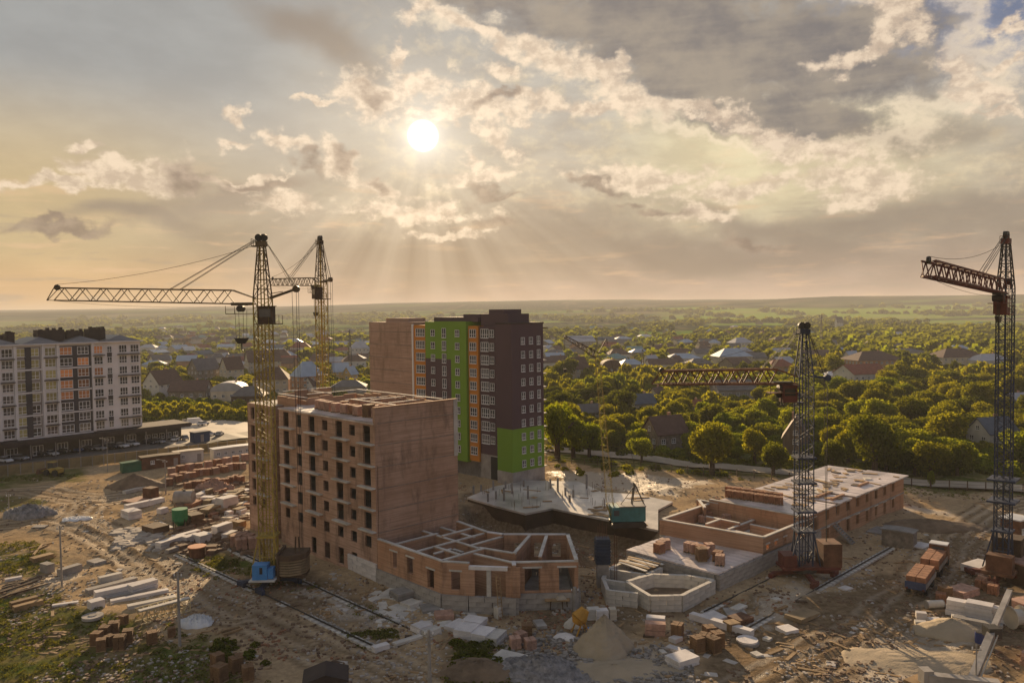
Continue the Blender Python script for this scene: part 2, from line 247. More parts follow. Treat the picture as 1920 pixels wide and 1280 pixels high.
# ------------------------------------------------------------------ mesh helpers
class MB:
    def __init__(s): s.v = []; s.f = []
    def add(s, vs, fs):
        o = len(s.v); s.v += [tuple(v) for v in vs]; s.f += [tuple(i + o for i in f) for f in fs]; return s
    def box(s, c, d, rz=0, M3=None, top=1.0):
        x, y, z = d[0] / 2, d[1] / 2, d[2] / 2; P = []
        for k in (-1, 1):
            q = top if k > 0 else 1
            P += [Vector((-x * q, -y * q, k * z)), Vector((x * q, -y * q, k * z)), Vector((x * q, y * q, k * z)), Vector((-x * q, y * q, k * z))]
        R = M3 if M3 is not None else Matrix.Rotation(rz, 3, 'Z')
        c = Vector(c); return s.add([R @ p + c for p in P], [(3, 2, 1, 0), (4, 5, 6, 7), (0, 1, 5, 4), (1, 2, 6, 5), (2, 3, 7, 6), (3, 0, 4, 7)])
    def bb(s, x0, x1, y0, y1, z0, z1): return s.box(((x0 + x1) / 2, (y0 + y1) / 2, (z0 + z1) / 2), (x1 - x0, y1 - y0, z1 - z0))
    def bar(s, a, b, w, h=None):
        a, b = Vector(a), Vector(b); h = h or w; d = b - a; l = d.length
        if l < 1e-5: return s
        d.normalize(); up = Vector((0, 0, 1)) if abs(d.z) < .95 else Vector((0, 1, 0)); r = d.cross(up).normalized(); u = r.cross(d)
        R = Matrix((r, d, u)).transposed(); return s.box((a + b) / 2, (w, l, h), M3=R)
    def tube(s, a, b, r, n=6, r2=None, cap=True):
        a, b = Vector(a), Vector(b); d = (b - a).normalized(); up = Vector((0, 0, 1)) if abs(d.z) < .95 else Vector((0, 1, 0)); x = d.cross(up).normalized(); y = x.cross(d); r2 = r if r2 is None else r2
        vs = [p + (x * math.cos(2 * math.pi * i / n) + y * math.sin(2 * math.pi * i / n)) * q for p, q in ((a, r), (b, r2)) for i in range(n)]
        fs = [(i, (i + 1) % n, n + (i + 1) % n, n + i) for i in range(n)]
        if cap: fs += [tuple(range(n))[::-1], tuple(range(n, 2 * n))]
        return s.add(vs, fs)
    def prism(s, poly, z0, z1):
        n = len(poly); a = sum(poly[i][0] * poly[(i + 1) % n][1] - poly[(i + 1) % n][0] * poly[i][1] for i in range(n))
        if a < 0: poly = poly[::-1]
        vs = [(p[0], p[1], z0) for p in poly] + [(p[0], p[1], z1) for p in poly]
        return s.add(vs, [tuple(range(n))[::-1], tuple(range(n, 2 * n))] + [(i, (i + 1) % n, n + (i + 1) % n, n + i) for i in range(n)])
    def prof(s, pts, y0, y1, inset=None):     # profile in x,z extruded along y
        n = len(pts); vs = [(p[0], y0, p[1]) for p in pts] + [(p[0], y1, p[1]) for p in pts]
        return s.add(vs, [tuple(range(n)), tuple(range(n, 2 * n))[::-1]] + [(i + n, (i + 1) % n + n, (i + 1) % n, i) for i in range(n)])
    def wall(s, o, dv, W, z0, z1, th, holes):  # o: ground start, dv: unit direction, thickness to the left of dv; holes (s0,s1,z0,z1)
        o = Vector((o[0], o[1], 0)); dv = Vector((dv[0], dv[1], 0)); nv = Vector((-dv.y, dv.x, 0)) * th
        ss = sorted({0, W, *[h[0] for h in holes], *[h[1] for h in holes]}); zz = sorted({z0, z1, *[h[2] for h in holes], *[h[3] for h in holes]})
        P = lambda a, z, k=0: o + dv * a + nv * k + Vector((0, 0, z))
        for j in range(len(zz) - 1):
            zc = (zz[j] + zz[j + 1]) / 2; run = None
            for i in range(len(ss)):
                solid = i < len(ss) - 1 and not any(h[0] < (ss[i] + ss[i + 1]) / 2 < h[1] and h[2] < zc < h[3] for h in holes)
                if solid and run is None: run = ss[i]
                if not solid and run is not None:
                    a, b = run, ss[i]; run = None
                    s.add([P(a, zz[j]), P(b, zz[j]), P(b, zz[j + 1]), P(a, zz[j + 1])], [(0, 1, 2, 3)])
                    s.add([P(a, zz[j], 1), P(b, zz[j], 1), P(b, zz[j + 1], 1), P(a, zz[j + 1], 1)], [(3, 2, 1, 0)])
        for (a, b, c, d) in list(holes): s.add([P(a, c), P(b, c), P(b, d), P(a, d), P(a, c, 1), P(b, c, 1), P(b, d, 1), P(a, d, 1)], [(0, 4, 5, 1), (1, 5, 6, 2), (2, 6, 7, 3), (3, 7, 4, 0)])
        s.add([P(0, z0), P(W, z0), P(W, z1), P(0, z1), P(0, z0, 1), P(W, z0, 1), P(W, z1, 1), P(0, z1, 1)], [(1, 0, 4, 5), (3, 2, 6, 7), (0, 3, 7, 4), (2, 1, 5, 6)])
        return s
    def mesh(s, name):
        me = bpy.data.meshes.new(name); me.from_pydata(s.v, [], s.f); me.update(); return me
def part(name, mb, material, parent=None, loc=None, rz=None, me=None, kind=None, label=None):
    me = me or (mb.mesh(name) if isinstance(mb, MB) else mb)
    if material is not None and not me.materials: me.materials.append(MT[material] if isinstance(material, str) else material)
    o = bpy.data.objects.new(name, me); C.objects.link(o); o.parent = parent
    if loc is not None: o.location = loc
    if rz is not None: o.rotation_euler = (0, 0, rz)
    if kind: o['kind'] = kind
    if label: o['label'] = label
    return o
def struct(name, mb, material): return part(name, mb, material, kind='structure')
def tag(o, label, cat, group=None):
    o['label'] = label; o['category'] = cat
    if group: o['group'] = group
    return o
def thing(name, loc, rz, label, cat, group=None):
    o = bpy.data.objects.new(name, None); C.objects.link(o); o.location = loc; o.rotation_euler = (0, 0, rz); o.empty_display_size = .2
    return tag(o, label, cat, group)
def kids(o): return [c for c in C.objects if c.parent == o]
class Proto:      # a thing and its tree, remembered so that copying needs no search
    def __init__(s, root): s.root = root; s.ch = [(c, [(g) for g in kids(c)]) for c in kids(root)]; s.used = False
    def put(s, loc, rz=0, sc=None):
        if not s.used: s.used = True; r = s.root
        else:
            r = s.root.copy(); C.objects.link(r)
            for c, gs in s.ch:
                d = c.copy(); C.objects.link(d); d.parent = r
                for g in gs:
                    e = g.copy(); C.objects.link(e); e.parent = d
        r.location = loc; r.rotation_euler = (0, 0, rz)
        if sc is not None: r.scale = sc if hasattr(sc, '__len__') else (sc, sc, sc)
        return r
# labels that say which one: landmarks + ordinals, written at the end
LAND = []; PEND = []
def landmark(phrase, p): LAND.append((phrase, p[0], p[1]))
def later(o, desc, cat, group, p=None):
    o['category'] = cat
    if group: o['group'] = group
    p = p or o.location; PEND.append((o, desc, cat, p[0], p[1])); return o
ORD = ['closest', 'second closest', 'third closest', 'fourth closest', 'fifth closest', 'sixth closest', 'seventh closest', 'eighth closest', 'ninth closest', 'tenth closest', 'eleventh closest', 'twelfth closest'] + ['%dth closest' % i for i in range(13, 60)]
def write_labels():
    buck = {}
    for o, desc, cat, x, y in PEND:
        best = min(LAND, key=lambda q: (q[1] - x) ** 2 + (q[2] - y) ** 2)
        a = PJ((x, y, 0)); b = PJ((best[1], best[2], 0)); dx = (a[0] - b[0]) * y / F; dy = y - best[2]
        rel = ('right of' if dx > 0 else 'left of') if abs(dx) > abs(dy) * .6 else ('behind' if dy > 0 else 'in front of')
        buck.setdefault((desc, best[0], rel), []).append((math.hypot(x - best[1], y - best[2]), o, desc))
    for (cat, ph, rel), l in buck.items():
        l.sort(key=lambda q: q[0]); wd = cat.split()[-1]; noun = wd + ('s' if not wd.endswith('s') else '')
        for i, (d, o, desc) in enumerate(l):
            o['label'] = (f"{ORD[i]} " if len(l) > 1 else '') + f"{desc} {rel} the {ph}"
# one grid of walls runs through the whole site: local x = u, local y = v
YAW = math.radians(43.8); U = Vector((math.cos(YAW), math.sin(YAW), 0)); Vv = Vector((-math.sin(YAW), math.cos(YAW), 0))
def L2W(o, x, y, z=0): return Vector((o[0], o[1], 0)) + U * x + Vv * y + Vector((0, 0, z))
def along(o, dv, px, z=0.0):                 # distance along dv from o at which the photo column px is met
    lo, hi = -5, 90; s = 1 if PJ(Vector((o[0], o[1], z)) + dv * 20)[0] > PJ(Vector((o[0], o[1], z)))[0] else -1
    for _ in range(40):
        q = (lo + hi) / 2
        if (PJ(Vector((o[0], o[1], z)) + dv * q)[0] - px) * s < 0: lo = q
        else: hi = q
    return q
# ------------------------------------------------------------------ terrain
def vnoise(x, y, seed=0):                    # cheap value noise on arrays
    def h(i, j): 
        n = np.sin(i * 127.1 + j * 311.7 + seed * 74.7) * 43758.5453; return n - np.floor(n)
    i, j = np.floor(x), np.floor(y); fx, fy = x - i, y - j; fx = fx * fx * (3 - 2 * fx); fy = fy * fy * (3 - 2 * fy)
    return (h(i, j) * (1 - fx) + h(i + 1, j) * fx) * (1 - fy) + (h(i, j + 1) * (1 - fx) + h(i + 1, j + 1) * fx) * fy - .5
def fbm(x, y, seed=0, o=4): return sum(vnoise(x * 2 ** k, y * 2 ** k, seed + k) * .5 ** k for k in range(o))
def sst(t): t = np.clip(t, 0, 1); return t * t * (3 - 2 * t)
def poly_px(pts, z=0): return [(G(a, b, z).x, G(a, b, z).y) for a, b in pts]
def sdist(P, x, y):                          # signed distance to a polygon, inside positive
    d = np.full(np.shape(x), 1e9); ins = np.zeros(np.shape(x), bool)
    for i in range(len(P)):
        (ax, ay), (bx, by) = P[i], P[(i + 1) % len(P)]; ex, ey = bx - ax, by - ay
        t = np.clip(((x - ax) * ex + (y - ay) * ey) / (ex * ex + ey * ey + 1e-9), 0, 1); d = np.minimum(d, np.hypot(x - ax - t * ex, y - ay - t * ey))
        c = ((ay > y) != (by > y)) & (x < (bx - ax) * (y - ay) / (by - ay + 1e-12) + ax); ins ^= c
    return np.where(ins, d, -d)
def ldist(P, x, y):
    d = np.full(np.shape(x), 1e9)
    for i in range(len(P) - 1):
        (ax, ay), (bx, by) = P[i], P[i + 1]; ex, ey = bx - ax, by - ay
        t = np.clip(((x - ax) * ex + (y - ay) * ey) / (ex * ex + ey * ey + 1e-9), 0, 1); d = np.minimum(d, np.hypot(x - ax - t * ex, y - ay - t * ey))
    return d
PB = G(708, 1091); PQ = G(1346, 1112); PK = G(962, 911)          # corners: brick block, right slab building, tower
COURT = poly_px([(872, 944), (930, 950), (985, 965), (1035, 955), (1232, 996), (1234, 1040), (1176, 1046), (1140, 1064), (1084, 1064), (1066, 1005), (905, 1003), (868, 985)])
TRACKS = [poly_px(p) for p in ([(-60, 990), (100, 972), (200, 1000), (300, 1060), (420, 1130), (560, 1190), (700, 1250), (860, 1320)], [(260, 925), (160, 945), (140, 975), (230, 1020), (330, 1090), (450, 1150)],
    [(2000, 930), (1880, 950), (1800, 1010), (1730, 1105), (1640, 1180), (1500, 1250), (1400, 1300)], [(-40, 925), (60, 920), (160, 935), (260, 925)])]
def RAILS(a, b): return [G(*a), G(*b)]
def height(x, y):
    x, y = np.asarray(x, float), np.asarray(y, float); site = sst((330 - y) / 40) * sst((160 - np.abs(x)) / 20)
    h = (fbm(x * .09, y * .09, 3) * .7 + fbm(x * .5, y * .5, 9, 2) * .16) * site
    for T in TRACKS:
        d = ldist(T, x, y); h = h - .16 * np.exp(-((d - .9) / .35) ** 2) * (d < 5) + .1 * np.exp(-(d / .5) ** 2) - .1 * np.exp(-((d - 2.6) / .4) ** 2)
    h = h - 3.2 * sst((sdist(COURT, x, y) + .3) / 2.4) * (1 + .25 * fbm(x * .2, y * .2, 5))
    r = np.hypot(x * .75, y); xr = x / np.maximum(y, 300.) * 6500
    hill = (106 + 7 * np.sin(xr / 1100. + 1.2) + 14 * fbm(xr / 1700., 0 * x, 8) + np.clip(xr, -4000, 4000) * .0022) * sst((y - 1700) / 4900)
    hill += 34 * np.exp(-((y - 4100) / 480) ** 2) * (sst((xr - 600) / 2200) + .5 * sst((-xr - 1000) / 2000)) + 9 * fbm(x / 900, y / 900, 4) * sst((y - 1200) / 900)
    far = hill * (y > 0) + 70 * sst((-y - 1500) / 4000)
    return h + far
def hz(x, y): return float(height(np.array([x]), np.array([y]))[0])
def axis(lo, hi, st, a, b):
    c = list(np.arange(lo, hi + .01, st)); s = st; q = hi
    while q < b: s *= 1.13; q += min(s, 160); c.append(q)
    s = st; q = lo
    while q > a: s *= 1.13; q -= min(s, 160); c.insert(0, q)
    return np.array(c)
gx = axis(-150, 150, .65, -9500, 9500); gy = axis(76, 290, .62, -6500, 10500)
X, Y = np.meshgrid(gx, gy); Z = height(X, Y); ny, nx = X.shape
me = bpy.data.meshes.new('ground'); vs = np.stack([X, Y, Z], -1).reshape(-1, 3)
i = np.arange(nx * ny).reshape(ny, nx); q = np.stack([i[:-1, :-1], i[:-1, 1:], i[1:, 1:], i[1:, :-1]], -1).reshape(-1, 4)
me.vertices.add(len(vs)); me.vertices.foreach_set('co', vs.ravel()); me.loops.add(q.size); me.loops.foreach_set('vertex_index', q.ravel())
me.polygons.add(len(q)); me.polygons.foreach_set('loop_start', np.arange(0, q.size, 4)); me.polygons.foreach_set('loop_total', np.full(len(q), 4)); me.update(); me.validate()
me.polygons.foreach_set('use_smooth', np.ones(len(q), bool))
nz = fbm(X * .12, Y * .12, 21, 5); nzf = fbm(X * .6, Y * .6, 33, 3)
def zone(polys, soft=3.0, k=7.0):
    a = np.zeros(X.shape)
    for p in polys: a = np.maximum(a, sst((sdist(poly_px(p), X, Y) + nz * k + nzf * 3) / soft))
    return a
grass = zone([[(-200, 1010), (60, 1010), (120, 1060), (70, 1075), (-200, 1080)], [(-200, 1115), (120, 1105), (200, 1150), (330, 1165), (420, 1210), (520, 1330), (-200, 1330)], [(-200, 905), (60, 905), (120, 930), (70, 960), (-200, 975)],
    [(390, 1045), (520, 1050), (500, 1090), (380, 1060)], [(640, 1185), (740, 1180), (760, 1200), (690, 1215)], [(850, 1195), (960, 1195), (980, 1330), (830, 1330)], [(1000, 872), (1920, 935), (2200, 950), (2200, 700), (1000, 800)],
    [(-400, 892), (470, 835), (470, 812), (280, 820), (-400, 900)], [(430, 800), (470, 790), (470, 826), (425, 826)], [(-200, 890), (160, 880), (150, 905), (-200, 925)]], 3.5)
grass = np.maximum(grass, sst((Y - 255 + nz * 8) / 6) * (1 - sst((sdist(poly_px([(240, 850), (620, 850), (620, 780), (300, 775), (240, 800)]), X, Y)) / 3)))
grass = np.maximum(grass, sst((np.abs(X) - 135) / 15)); grass = np.maximum(grass, sst((60 - Y) / 20)); grass *= (1 - .35 * (nzf > .25)) 
mud = zone([[(1290, 1150), (1560, 1100), (1700, 1060), (1760, 960), (1960, 960), (1960, 1330), (1290, 1330)], [(820, 1180), (1010, 1190), (1000, 1330), (800, 1330)], [(450, 1040), (620, 1070), (760, 1160), (700, 1230), (430, 1110)], [(850, 925), (1245, 980), (1250, 1080), (850, 1020)], [(960, 1130), (1340, 1120), (1350, 1180), (960, 1190)]], 4, 9)
palez = zone([[(560, 1112), (640, 1110), (740, 1175), (700, 1190), (640, 1170)], [(1380, 1170), (1480, 1085), (1620, 1050), (1560, 1090), (1440, 1185)], [(1040, 1195), (1230, 1195), (1300, 1330), (1020, 1330)], [(85, 1068), (170, 1062), (165, 1095), (75, 1100)], [(1650, 1205), (1850, 1190), (1850, 1330), (1560, 1330)], [(1030, 885), (1180, 885), (1340, 905), (1250, 930), (1040, 905)], [(1690, 935), (1810, 965), (1800, 978), (1690, 950)]], 2.5, 3.5)
tr = np.zeros(X.shape)
for T in TRACKS: d = ldist(T, X, Y); tr = np.maximum(tr, sst((5.5 - d + nz * 3) / 2.5)); mud = np.maximum(mud, .75 * np.exp(-((d - .9) / .45) ** 2)); mud = np.maximum(mud, .85 * sst((np.sin(d * 3.1 + nz * 3) - .0) / .6) * (d < 5)); palez = np.maximum(palez, .4 * sst((np.sin(d * 3.1 + 3.1 + nz * 3) - .3) / .5) * (d < 4.5))
grass *= 1 - tr; mud *= 1 - .5 * grass
ca = me.color_attributes.new('zone', 'FLOAT_COLOR', 'POINT'); ca.data.foreach_set('color', np.stack([grass, mud, palez, tr], -1).astype(np.float32).ravel())
gm = bpy.data.materials.new('ground'); gm.use_nodes = True; MT['ground'] = gm; nt = gm.node_tree; B = nt.nodes['Principled BSDF']; lk = nt.links.new; 
at = nt.nodes.new('ShaderNodeAttribute'); at.attribute_name = 'zone'; sc = nt.nodes.new('ShaderNodeSeparateColor'); lk(at.outputs['Color'], sc.inputs[0]); geo = nt.nodes.new('ShaderNodeNewGeometry')
def gno(s, det=6, st=(1, 1, 1), r=.6):
    mp = nt.nodes.new('ShaderNodeMapping'); mp.inputs['Scale'].default_value = st; lk(geo.outputs['Position'], mp.inputs[0]); n = nt.nodes.new('ShaderNodeTexNoise'); n.inputs['Scale'].default_value = s; n.inputs['Detail'].default_value = det; n.inputs['Roughness'].default_value = r; lk(mp.outputs[0], n.inputs['Vector']); return n.outputs[0]
def gmr(x, a, b, lo=0, hi=1):
    r = nt.nodes.new('ShaderNodeMapRange'); lk(x, r.inputs[0]); [setattr(r.inputs[k], 'default_value', v) for k, v in ((1, a), (2, b), (3, lo), (4, hi))]; return r.outputs[0]
def gmx(f, a, b):
    x = nt.nodes.new('ShaderNodeMix'); x.data_type = 'RGBA'
    for i, v in ((0, f), (6, a), (7, b)):
        if isinstance(v, tuple): x.inputs[i].default_value = v + (1,)
        elif isinstance(v, float): x.inputs[i].default_value = v
        else: lk(v, x.inputs[i])
    return x.outputs[2]
def gmt(op, a, b):
    x = nt.nodes.new('ShaderNodeMath'); x.operation = op
    for i, v in ((0, a), (1, b)):
        if isinstance(v, (float, int)): x.inputs[i].default_value = v
        else: lk(v, x.inputs[i])
    return x.outputs[0]
a1 = gno(.12, 8); a2 = gno(1.3, 8, r=.7); a3 = gno(7, 5)
dirt = gmx(gmr(a1, .35, .65), (.36, .255, .145), (.5, .37, .225)); dirt = gmx(gmr(a2, .4, .66, 0, .7), dirt, (.2, .145, .09)); dirt = gmx(gmr(a3, .56, .7, 0, .55), dirt, (.46, .36, .25))
dirt = gmx(sc.outputs[1], dirt, gmx(gmr(a2, .35, .65), (.12, .085, .05), (.26, .19, .12)))
dirt = gmx(gmt('MULTIPLY', sc.outputs[2], gmr(a2, .3, .6, .35, 1)), dirt, gmx(gmr(a3, .4, .65), (.38, .31, .23), (.52, .45, .36)))
gr = gmx(gmr(a2, .35, .65), (.045, .06, .014), (.12, .15, .03)); gr = gmx(gmr(a1, .38, .6, 0, .85), gr, (.17, .13, .06))
# far country: fields and woods
vo = nt.nodes.new('ShaderNodeTexVoronoi'); mp = nt.nodes.new('ShaderNodeMapping'); mp.inputs['Scale'].default_value = (.0011, .0028, 0); mp.inputs['Rotation'].default_value = (0, 0, .2); lk(geo.outputs['Position'], mp.inputs[0]); lk(mp.outputs[0], vo.inputs[0]); vo.inputs['Scale'].default_value = 1
vc = nt.nodes.new('ShaderNodeSeparateColor'); lk(vo.outputs['Color'], vc.inputs[0])
fr = nt.nodes.new('ShaderNodeValToRGB'); lk(vc.outputs[0], fr.inputs[0]); cr = fr.color_ramp; cr.interpolation = 'CONSTANT'
for k, (p, c) in enumerate([(0, (.05, .075, .03)), (.3, (.12, .2, .03)), (.48, (.07, .1, .035)), (.62, (.2, .3, .035)), (.74, (.16, .14, .07)), (.84, (.1, .17, .03))]):
    e = cr.elements[k] if k < 2 else cr.elements.new(p); e.position = p; e.color = c + (1,)
wood_ = gmr(gno(.0016, 6, (1, 2.2, 1), .62), .5, .56); fld = gmx(wood_, fr.outputs[0], (.014, .028, .013))
def band(sock, a, b, c, d): return gmt('MULTIPLY', gmr(sock, a, b), gmr(sock, c, d, 1, 0))
spx0 = nt.nodes.new('ShaderNodeSeparateXYZ'); lk(geo.outputs['Position'], spx0.inputs[0]); wob = gmt('MULTIPLY', gmt('SUBTRACT', gno(.0012, 3), .5), 900.0); yw_ = gmt('ADD', spx0.outputs[1], wob); xn = gmt('DIVIDE', spx0.outputs[0], gmt('MAXIMUM', spx0.outputs[1], 300.0))
fld = gmx(gmt('MULTIPLY', gmt('MULTIPLY', band(yw_, 2250, 2400, 3300, 3500), gmr(xn, .17, .22)), .9), fld, (.26, .36, .04))
fld = gmx(gmt('MULTIPLY', band(yw_, 2500, 2600, 3000, 3300), gmr(xn, -.1, -.16)), fld, (.14, .2, .04))
fld = gmx(gmt('MULTIPLY', gmr(yw_, 3700, 4100), gmr(gno(.0009, 4, (1, .5, 1)), .36, .5, .2, .95)), fld, (.016, .03, .018))
spx = nt.nodes.new('ShaderNodeSeparateXYZ'); lk(geo.outputs['Position'], spx.inputs[0]); farf = gmr(spx.outputs[1], 800, 1100); gr = gmx(farf, gr, fld)
lk(gmt('MULTIPLY', sc.outputs[2], .22), B.inputs['Specular IOR Level'])
allc = gmx(sc.outputs[0], dirt, gr); lk(allc, B.inputs['Base Color'])
lk(gmr(a2, .35, .6, .38, .9), B.inputs['Roughness'])
bn = nt.nodes.new('ShaderNodeBump'); bn.inputs['Strength'].default_value = .8; bn.inputs['Distance'].default_value = .25
lk(gmt('ADD', a2, gmt('MULTIPLY', a3, .4)), bn.inputs['Height']); lk(bn.outputs[0], B.inputs['Normal'])
part('ground', me, 'ground', kind='structure')
# air: one closed box of thin haze
hb = MB().bb(-9800, 9800, -6800, 10800, min(float(Z.min()), -6) - 1, float(Z.max()) + 3); ho = part('haze', hb, None, kind='stuff'); hm = bpy.data.materials.new('haze'); hm.use_nodes = True; hm.node_tree.nodes.clear()
pv = hm.node_tree.nodes.new('ShaderNodeVolumePrincipled'); pv.inputs['Color'].default_value = (.96, .95, .93, 1); pv.inputs['Density'].default_value = .00013; pv.inputs['Anisotropy'].default_value = 0
hm.node_tree.links.new(pv.outputs[0], hm.node_tree.nodes.new('ShaderNodeOutputMaterial').inputs['Volume']); ho.data.materials.append(hm)
# roads as strips just above the ground
def strip(name, pts, w, m, dz=.05):
    P = [Vector((G(a, b).x, G(a, b).y)) for a, b in pts]; mb = MB(); fine = []
    for a, b in zip(P, P[1:]):
        n = max(1, int((b - a).length / 3)); fine += [a + (b - a) * k / n for k in range(n)]
    fine.append(P[-1]); vs = []
    for k, p in enumerate(fine):
        d = (fine[min(k + 1, len(fine) - 1)] - fine[max(k - 1, 0)]).normalized(); n = Vector((-d.y, d.x))
        for e in (-.5, .5): q = p + n * w * e; vs.append((q.x, q.y, hz(p.x, p.y) + dz + .25 * (hz(q.x, q.y) > hz(p.x, p.y)) * (hz(q.x, q.y) - hz(p.x, p.y))))
    mb.add(vs, [(2 * k + 1, 2 * k, 2 * k + 2, 2 * k + 3) for k in range(len(fine) - 1)]); return struct(name, mb, m)
strip('road', [(980, 838), (1040, 845), (1130, 851), (1230, 864), (1330, 873), (1480, 886), (1700, 905), (2000, 925)], 7, 'gravel_road', .35)
strip('road', [(-250, 905), (0, 876), (150, 856), (300, 836), (420, 822), (560, 806)], 13, 'asphalt', .3)
pk = MB(); pp = poly_px([(270, 822), (330, 836), (470, 818), (470, 794), (340, 780), (262, 800)]); pk.prism([tuple(p) for p in pp], -.5, .38); struct('parking_lot', pk, mat('pale_paving', (.5, .43, .34), .75, .25, .4))
# floor slab of the future block in the middle of the site, with its steel and columns
SLABP = [(876, 932), (925, 912), (985, 900), (1085, 902), (1130, 922), (1195, 926), (1262, 940), (1234, 955), (1234, 993), (1036, 952), (985, 962), (930, 948)]
sl_ = thing('concrete_floor_slab', G(1060, 935), 0, 'broad pale concrete floor slab in front of the coloured tower', 'concrete slab'); o = G(1060, 935)
sp_ = [(p[0] - o.x, p[1] - o.y) for p in poly_px(SLABP, .7)]; part('slab', MB().prism(sp_, .35, .7), 'wet_slab', sl_); part('earth_bank', MB().prism([(a * .995, b * .995) for a, b in sp_], -4.2, .34), mat('dark_soil', (.09, .06, .035), .95, .3, 1, .6), sl_)
rb = random.Random(4)
for px, py in [(888, 925), (902, 921), (925, 918), (948, 915), (982, 912), (1032, 915), (1046, 921), (990, 935), (945, 938), (930, 935), (960, 925), (1060, 928), (1075, 932), (1068, 941), (915, 940), (1100, 915)]:
    p = G(px, py, .7) - o; h = rb.uniform(1.2, 3); part('column_stub', MB().bb(-.2, .2, -.2, .2, .7, .7 + h), 'grey_concrete', sl_, loc=(p.x, p.y, 0))
rbm = MB()
for k in range(60):
    p = G(rb.uniform(900, 1160), rb.uniform(915, 955), .7) - o
    if sdist(sp_, np.array([p.x]), np.array([p.y]))[0] > .5: rbm.bar((p.x, p.y, .7), (p.x + rb.uniform(-.1, .1), p.y, .7 + rb.uniform(.8, 2)), .06)
part('steel_bar', rbm, 'rust_brown', sl_, kind='stuff')
pm = MB()
for k in range(46):
    p = G(rb.uniform(890, 1230), rb.uniform(910, 985), .7) - o
    if sdist(sp_, np.array([p.x]), np.array([p.y]))[0] > 1: pm.box((p.x, p.y, .74 + rb.random() * .1), (rb.uniform(1, 4), rb.uniform(.15, 1.2), .08), rb.uniform(0, 3))
part('formwork_board', pm, 'wood', sl_, kind='stuff')
landmark('pale floor slab', G(1040, 930))
# ------------------------------------------------------------------ buildings
BLK = {}
def blockwall(par, a, b, z0, z1, th=.5, mtl='grey_concrete', bl=2.4, bh=.6, out=0.0, rr=random.Random(5)):
    a, b = Vector(a), Vector(b); d = b - a; Ln = d.length; ang = math.atan2(d.y, d.x); n = max(1, round(Ln / bl)); l = Ln / n; rows = max(1, round((z1 - z0) / bh)); hh = (z1 - z0) / rows
    for r in range(rows):
        off = (r % 2) * .5
        edges = [0] + [(k + off) * l for k in range(1 if off == 0 else 0, n) if 0 < (k + off) * l < Ln - .05] + [Ln]
        for s0, s1 in zip(edges, edges[1:]):
            w = round(s1 - s0, 2); key = (round(w, 1), round(th, 2), round(hh, 2), mtl)
            if key not in BLK: BLK[key] = MB().box((0, 0, 0), (key[0] - .04, th, hh - .03)).mesh('foundation_block'); BLK[key].materials.append(MT[mtl])
            c = a + d.normalized() * ((s0 + s1) / 2); part('foundation_block', None, None, par, me=BLK[key], loc=(c.x, c.y, z0 + hh * (r + .5)), rz=ang).location += Vector((rr.uniform(-.03, .03), rr.uniform(-.03, .03), 0))
# --- seven-storey unfinished brick block
bb = thing('unfinished_brick_building', PB, YAW, 'seven storey unfinished brick building with rows of empty window openings and blank gable', 'building'); landmark('unfinished brick tower block', PB)
FL = [3.9 + 3.1 * k for k in range(7)]; zr = FL[6]                     # floor slabs; roof slab 22.5
cpx = [536, 560, 584, 609, 635, 660, 687]; cols = [along(PB, Vv, x, 20) for x in cpx]; FW_ = along(PB, Vv, 523, 20); W2 = FW_ + 2.6; W3 = along(PB, Vv, 464, 20)
holes = []; kind = ['t', 's', 't', 'w', 't', 'w', 't']
for k in range(6):
    for c, kd in zip(cols, kind):
        z = FL[k]
        if k == 0: holes.append((c - .78, c + .78, z + .7, z + 2.3))
        elif kd == 't': holes.append((c - .92, c + .92, z + .2, z + 2.6))
        elif kd == 's': holes.append((c - .8, c + .8, z + .5, z + 2.5))
        else: holes.append((c - .76, c + .76, z + .8, z + 2.35))
for c in cols[2:6]: holes.append((c - .75, c + .75, .5, 3.0))
wm = MB(); wm.wall((0, FW_, 0), (0, -1), FW_, -1, zr, .28, [(FW_ - b, FW_ - a, c, d) for a, b, c, d in holes]); part('window_wall', wm, 'brick', bb)
part('gable_wall', MB().bb(.4, 15, 0, .4, -1, zr + 2.1).bb(.0, .4, -.004, .5, zr, zr + 2.1).bb(-.004, .4, -.003, .4, zr - 6, zr), 'brick', bb)
for k in range(1, 7): part('slab_edge', MB().bb(.42, 15.02, -.05, .4, FL[k] - .15, FL[k]), mat('slab_edge', (.34, .25, .2), .9, .3, 2, .2, rnd=.1), bb)
part('gable_cap', MB().bb(-.06, 15.1, -.08, .5, zr + 2.1, zr + 2.25), 'brick_orange', bb); part('corner_strip', MB().bb(14.3, 15.05, -.09, .0, 16, zr + 2.2), 'pale_concrete', bb)
part('core_wall', MB().bb(9, 9.2, .5, FW_, -1, zr - .1).bb(.5, 15, 14.9, 15.1, -1, zr - .1), 'brick', bb, kind='stuff')
part('rear_wall', MB().bb(14.7, 15, .4, W3, -1, zr), 'brick', bb); part('side_wall', MB().bb(0, 15, W3 - .3, W3, -1, zr), 'brick', bb)
for k in range(7): part('floor_slab', MB().bb(.35 if k < 6 else -.15, 14.8, .3, FW_ + (.05 if k == 6 else 0), FL[k] - .22, FL[k]), 'roof_slab_concrete' if k == 6 else 'concrete', bb)
for k in range(1, 6):                                                  # ledges under the tall openings
    for j, c in enumerate(cols):
        if kind[j] == 't': part('balcony_slab', MB().bb(-.55 - .2 * ((j + k) % 2), 0.0, max(.05, c - 3.0), c + (1.3 if j != 6 else 1.6), FL[k] - .02, FL[k] + .16), 'pale_concrete', bb)
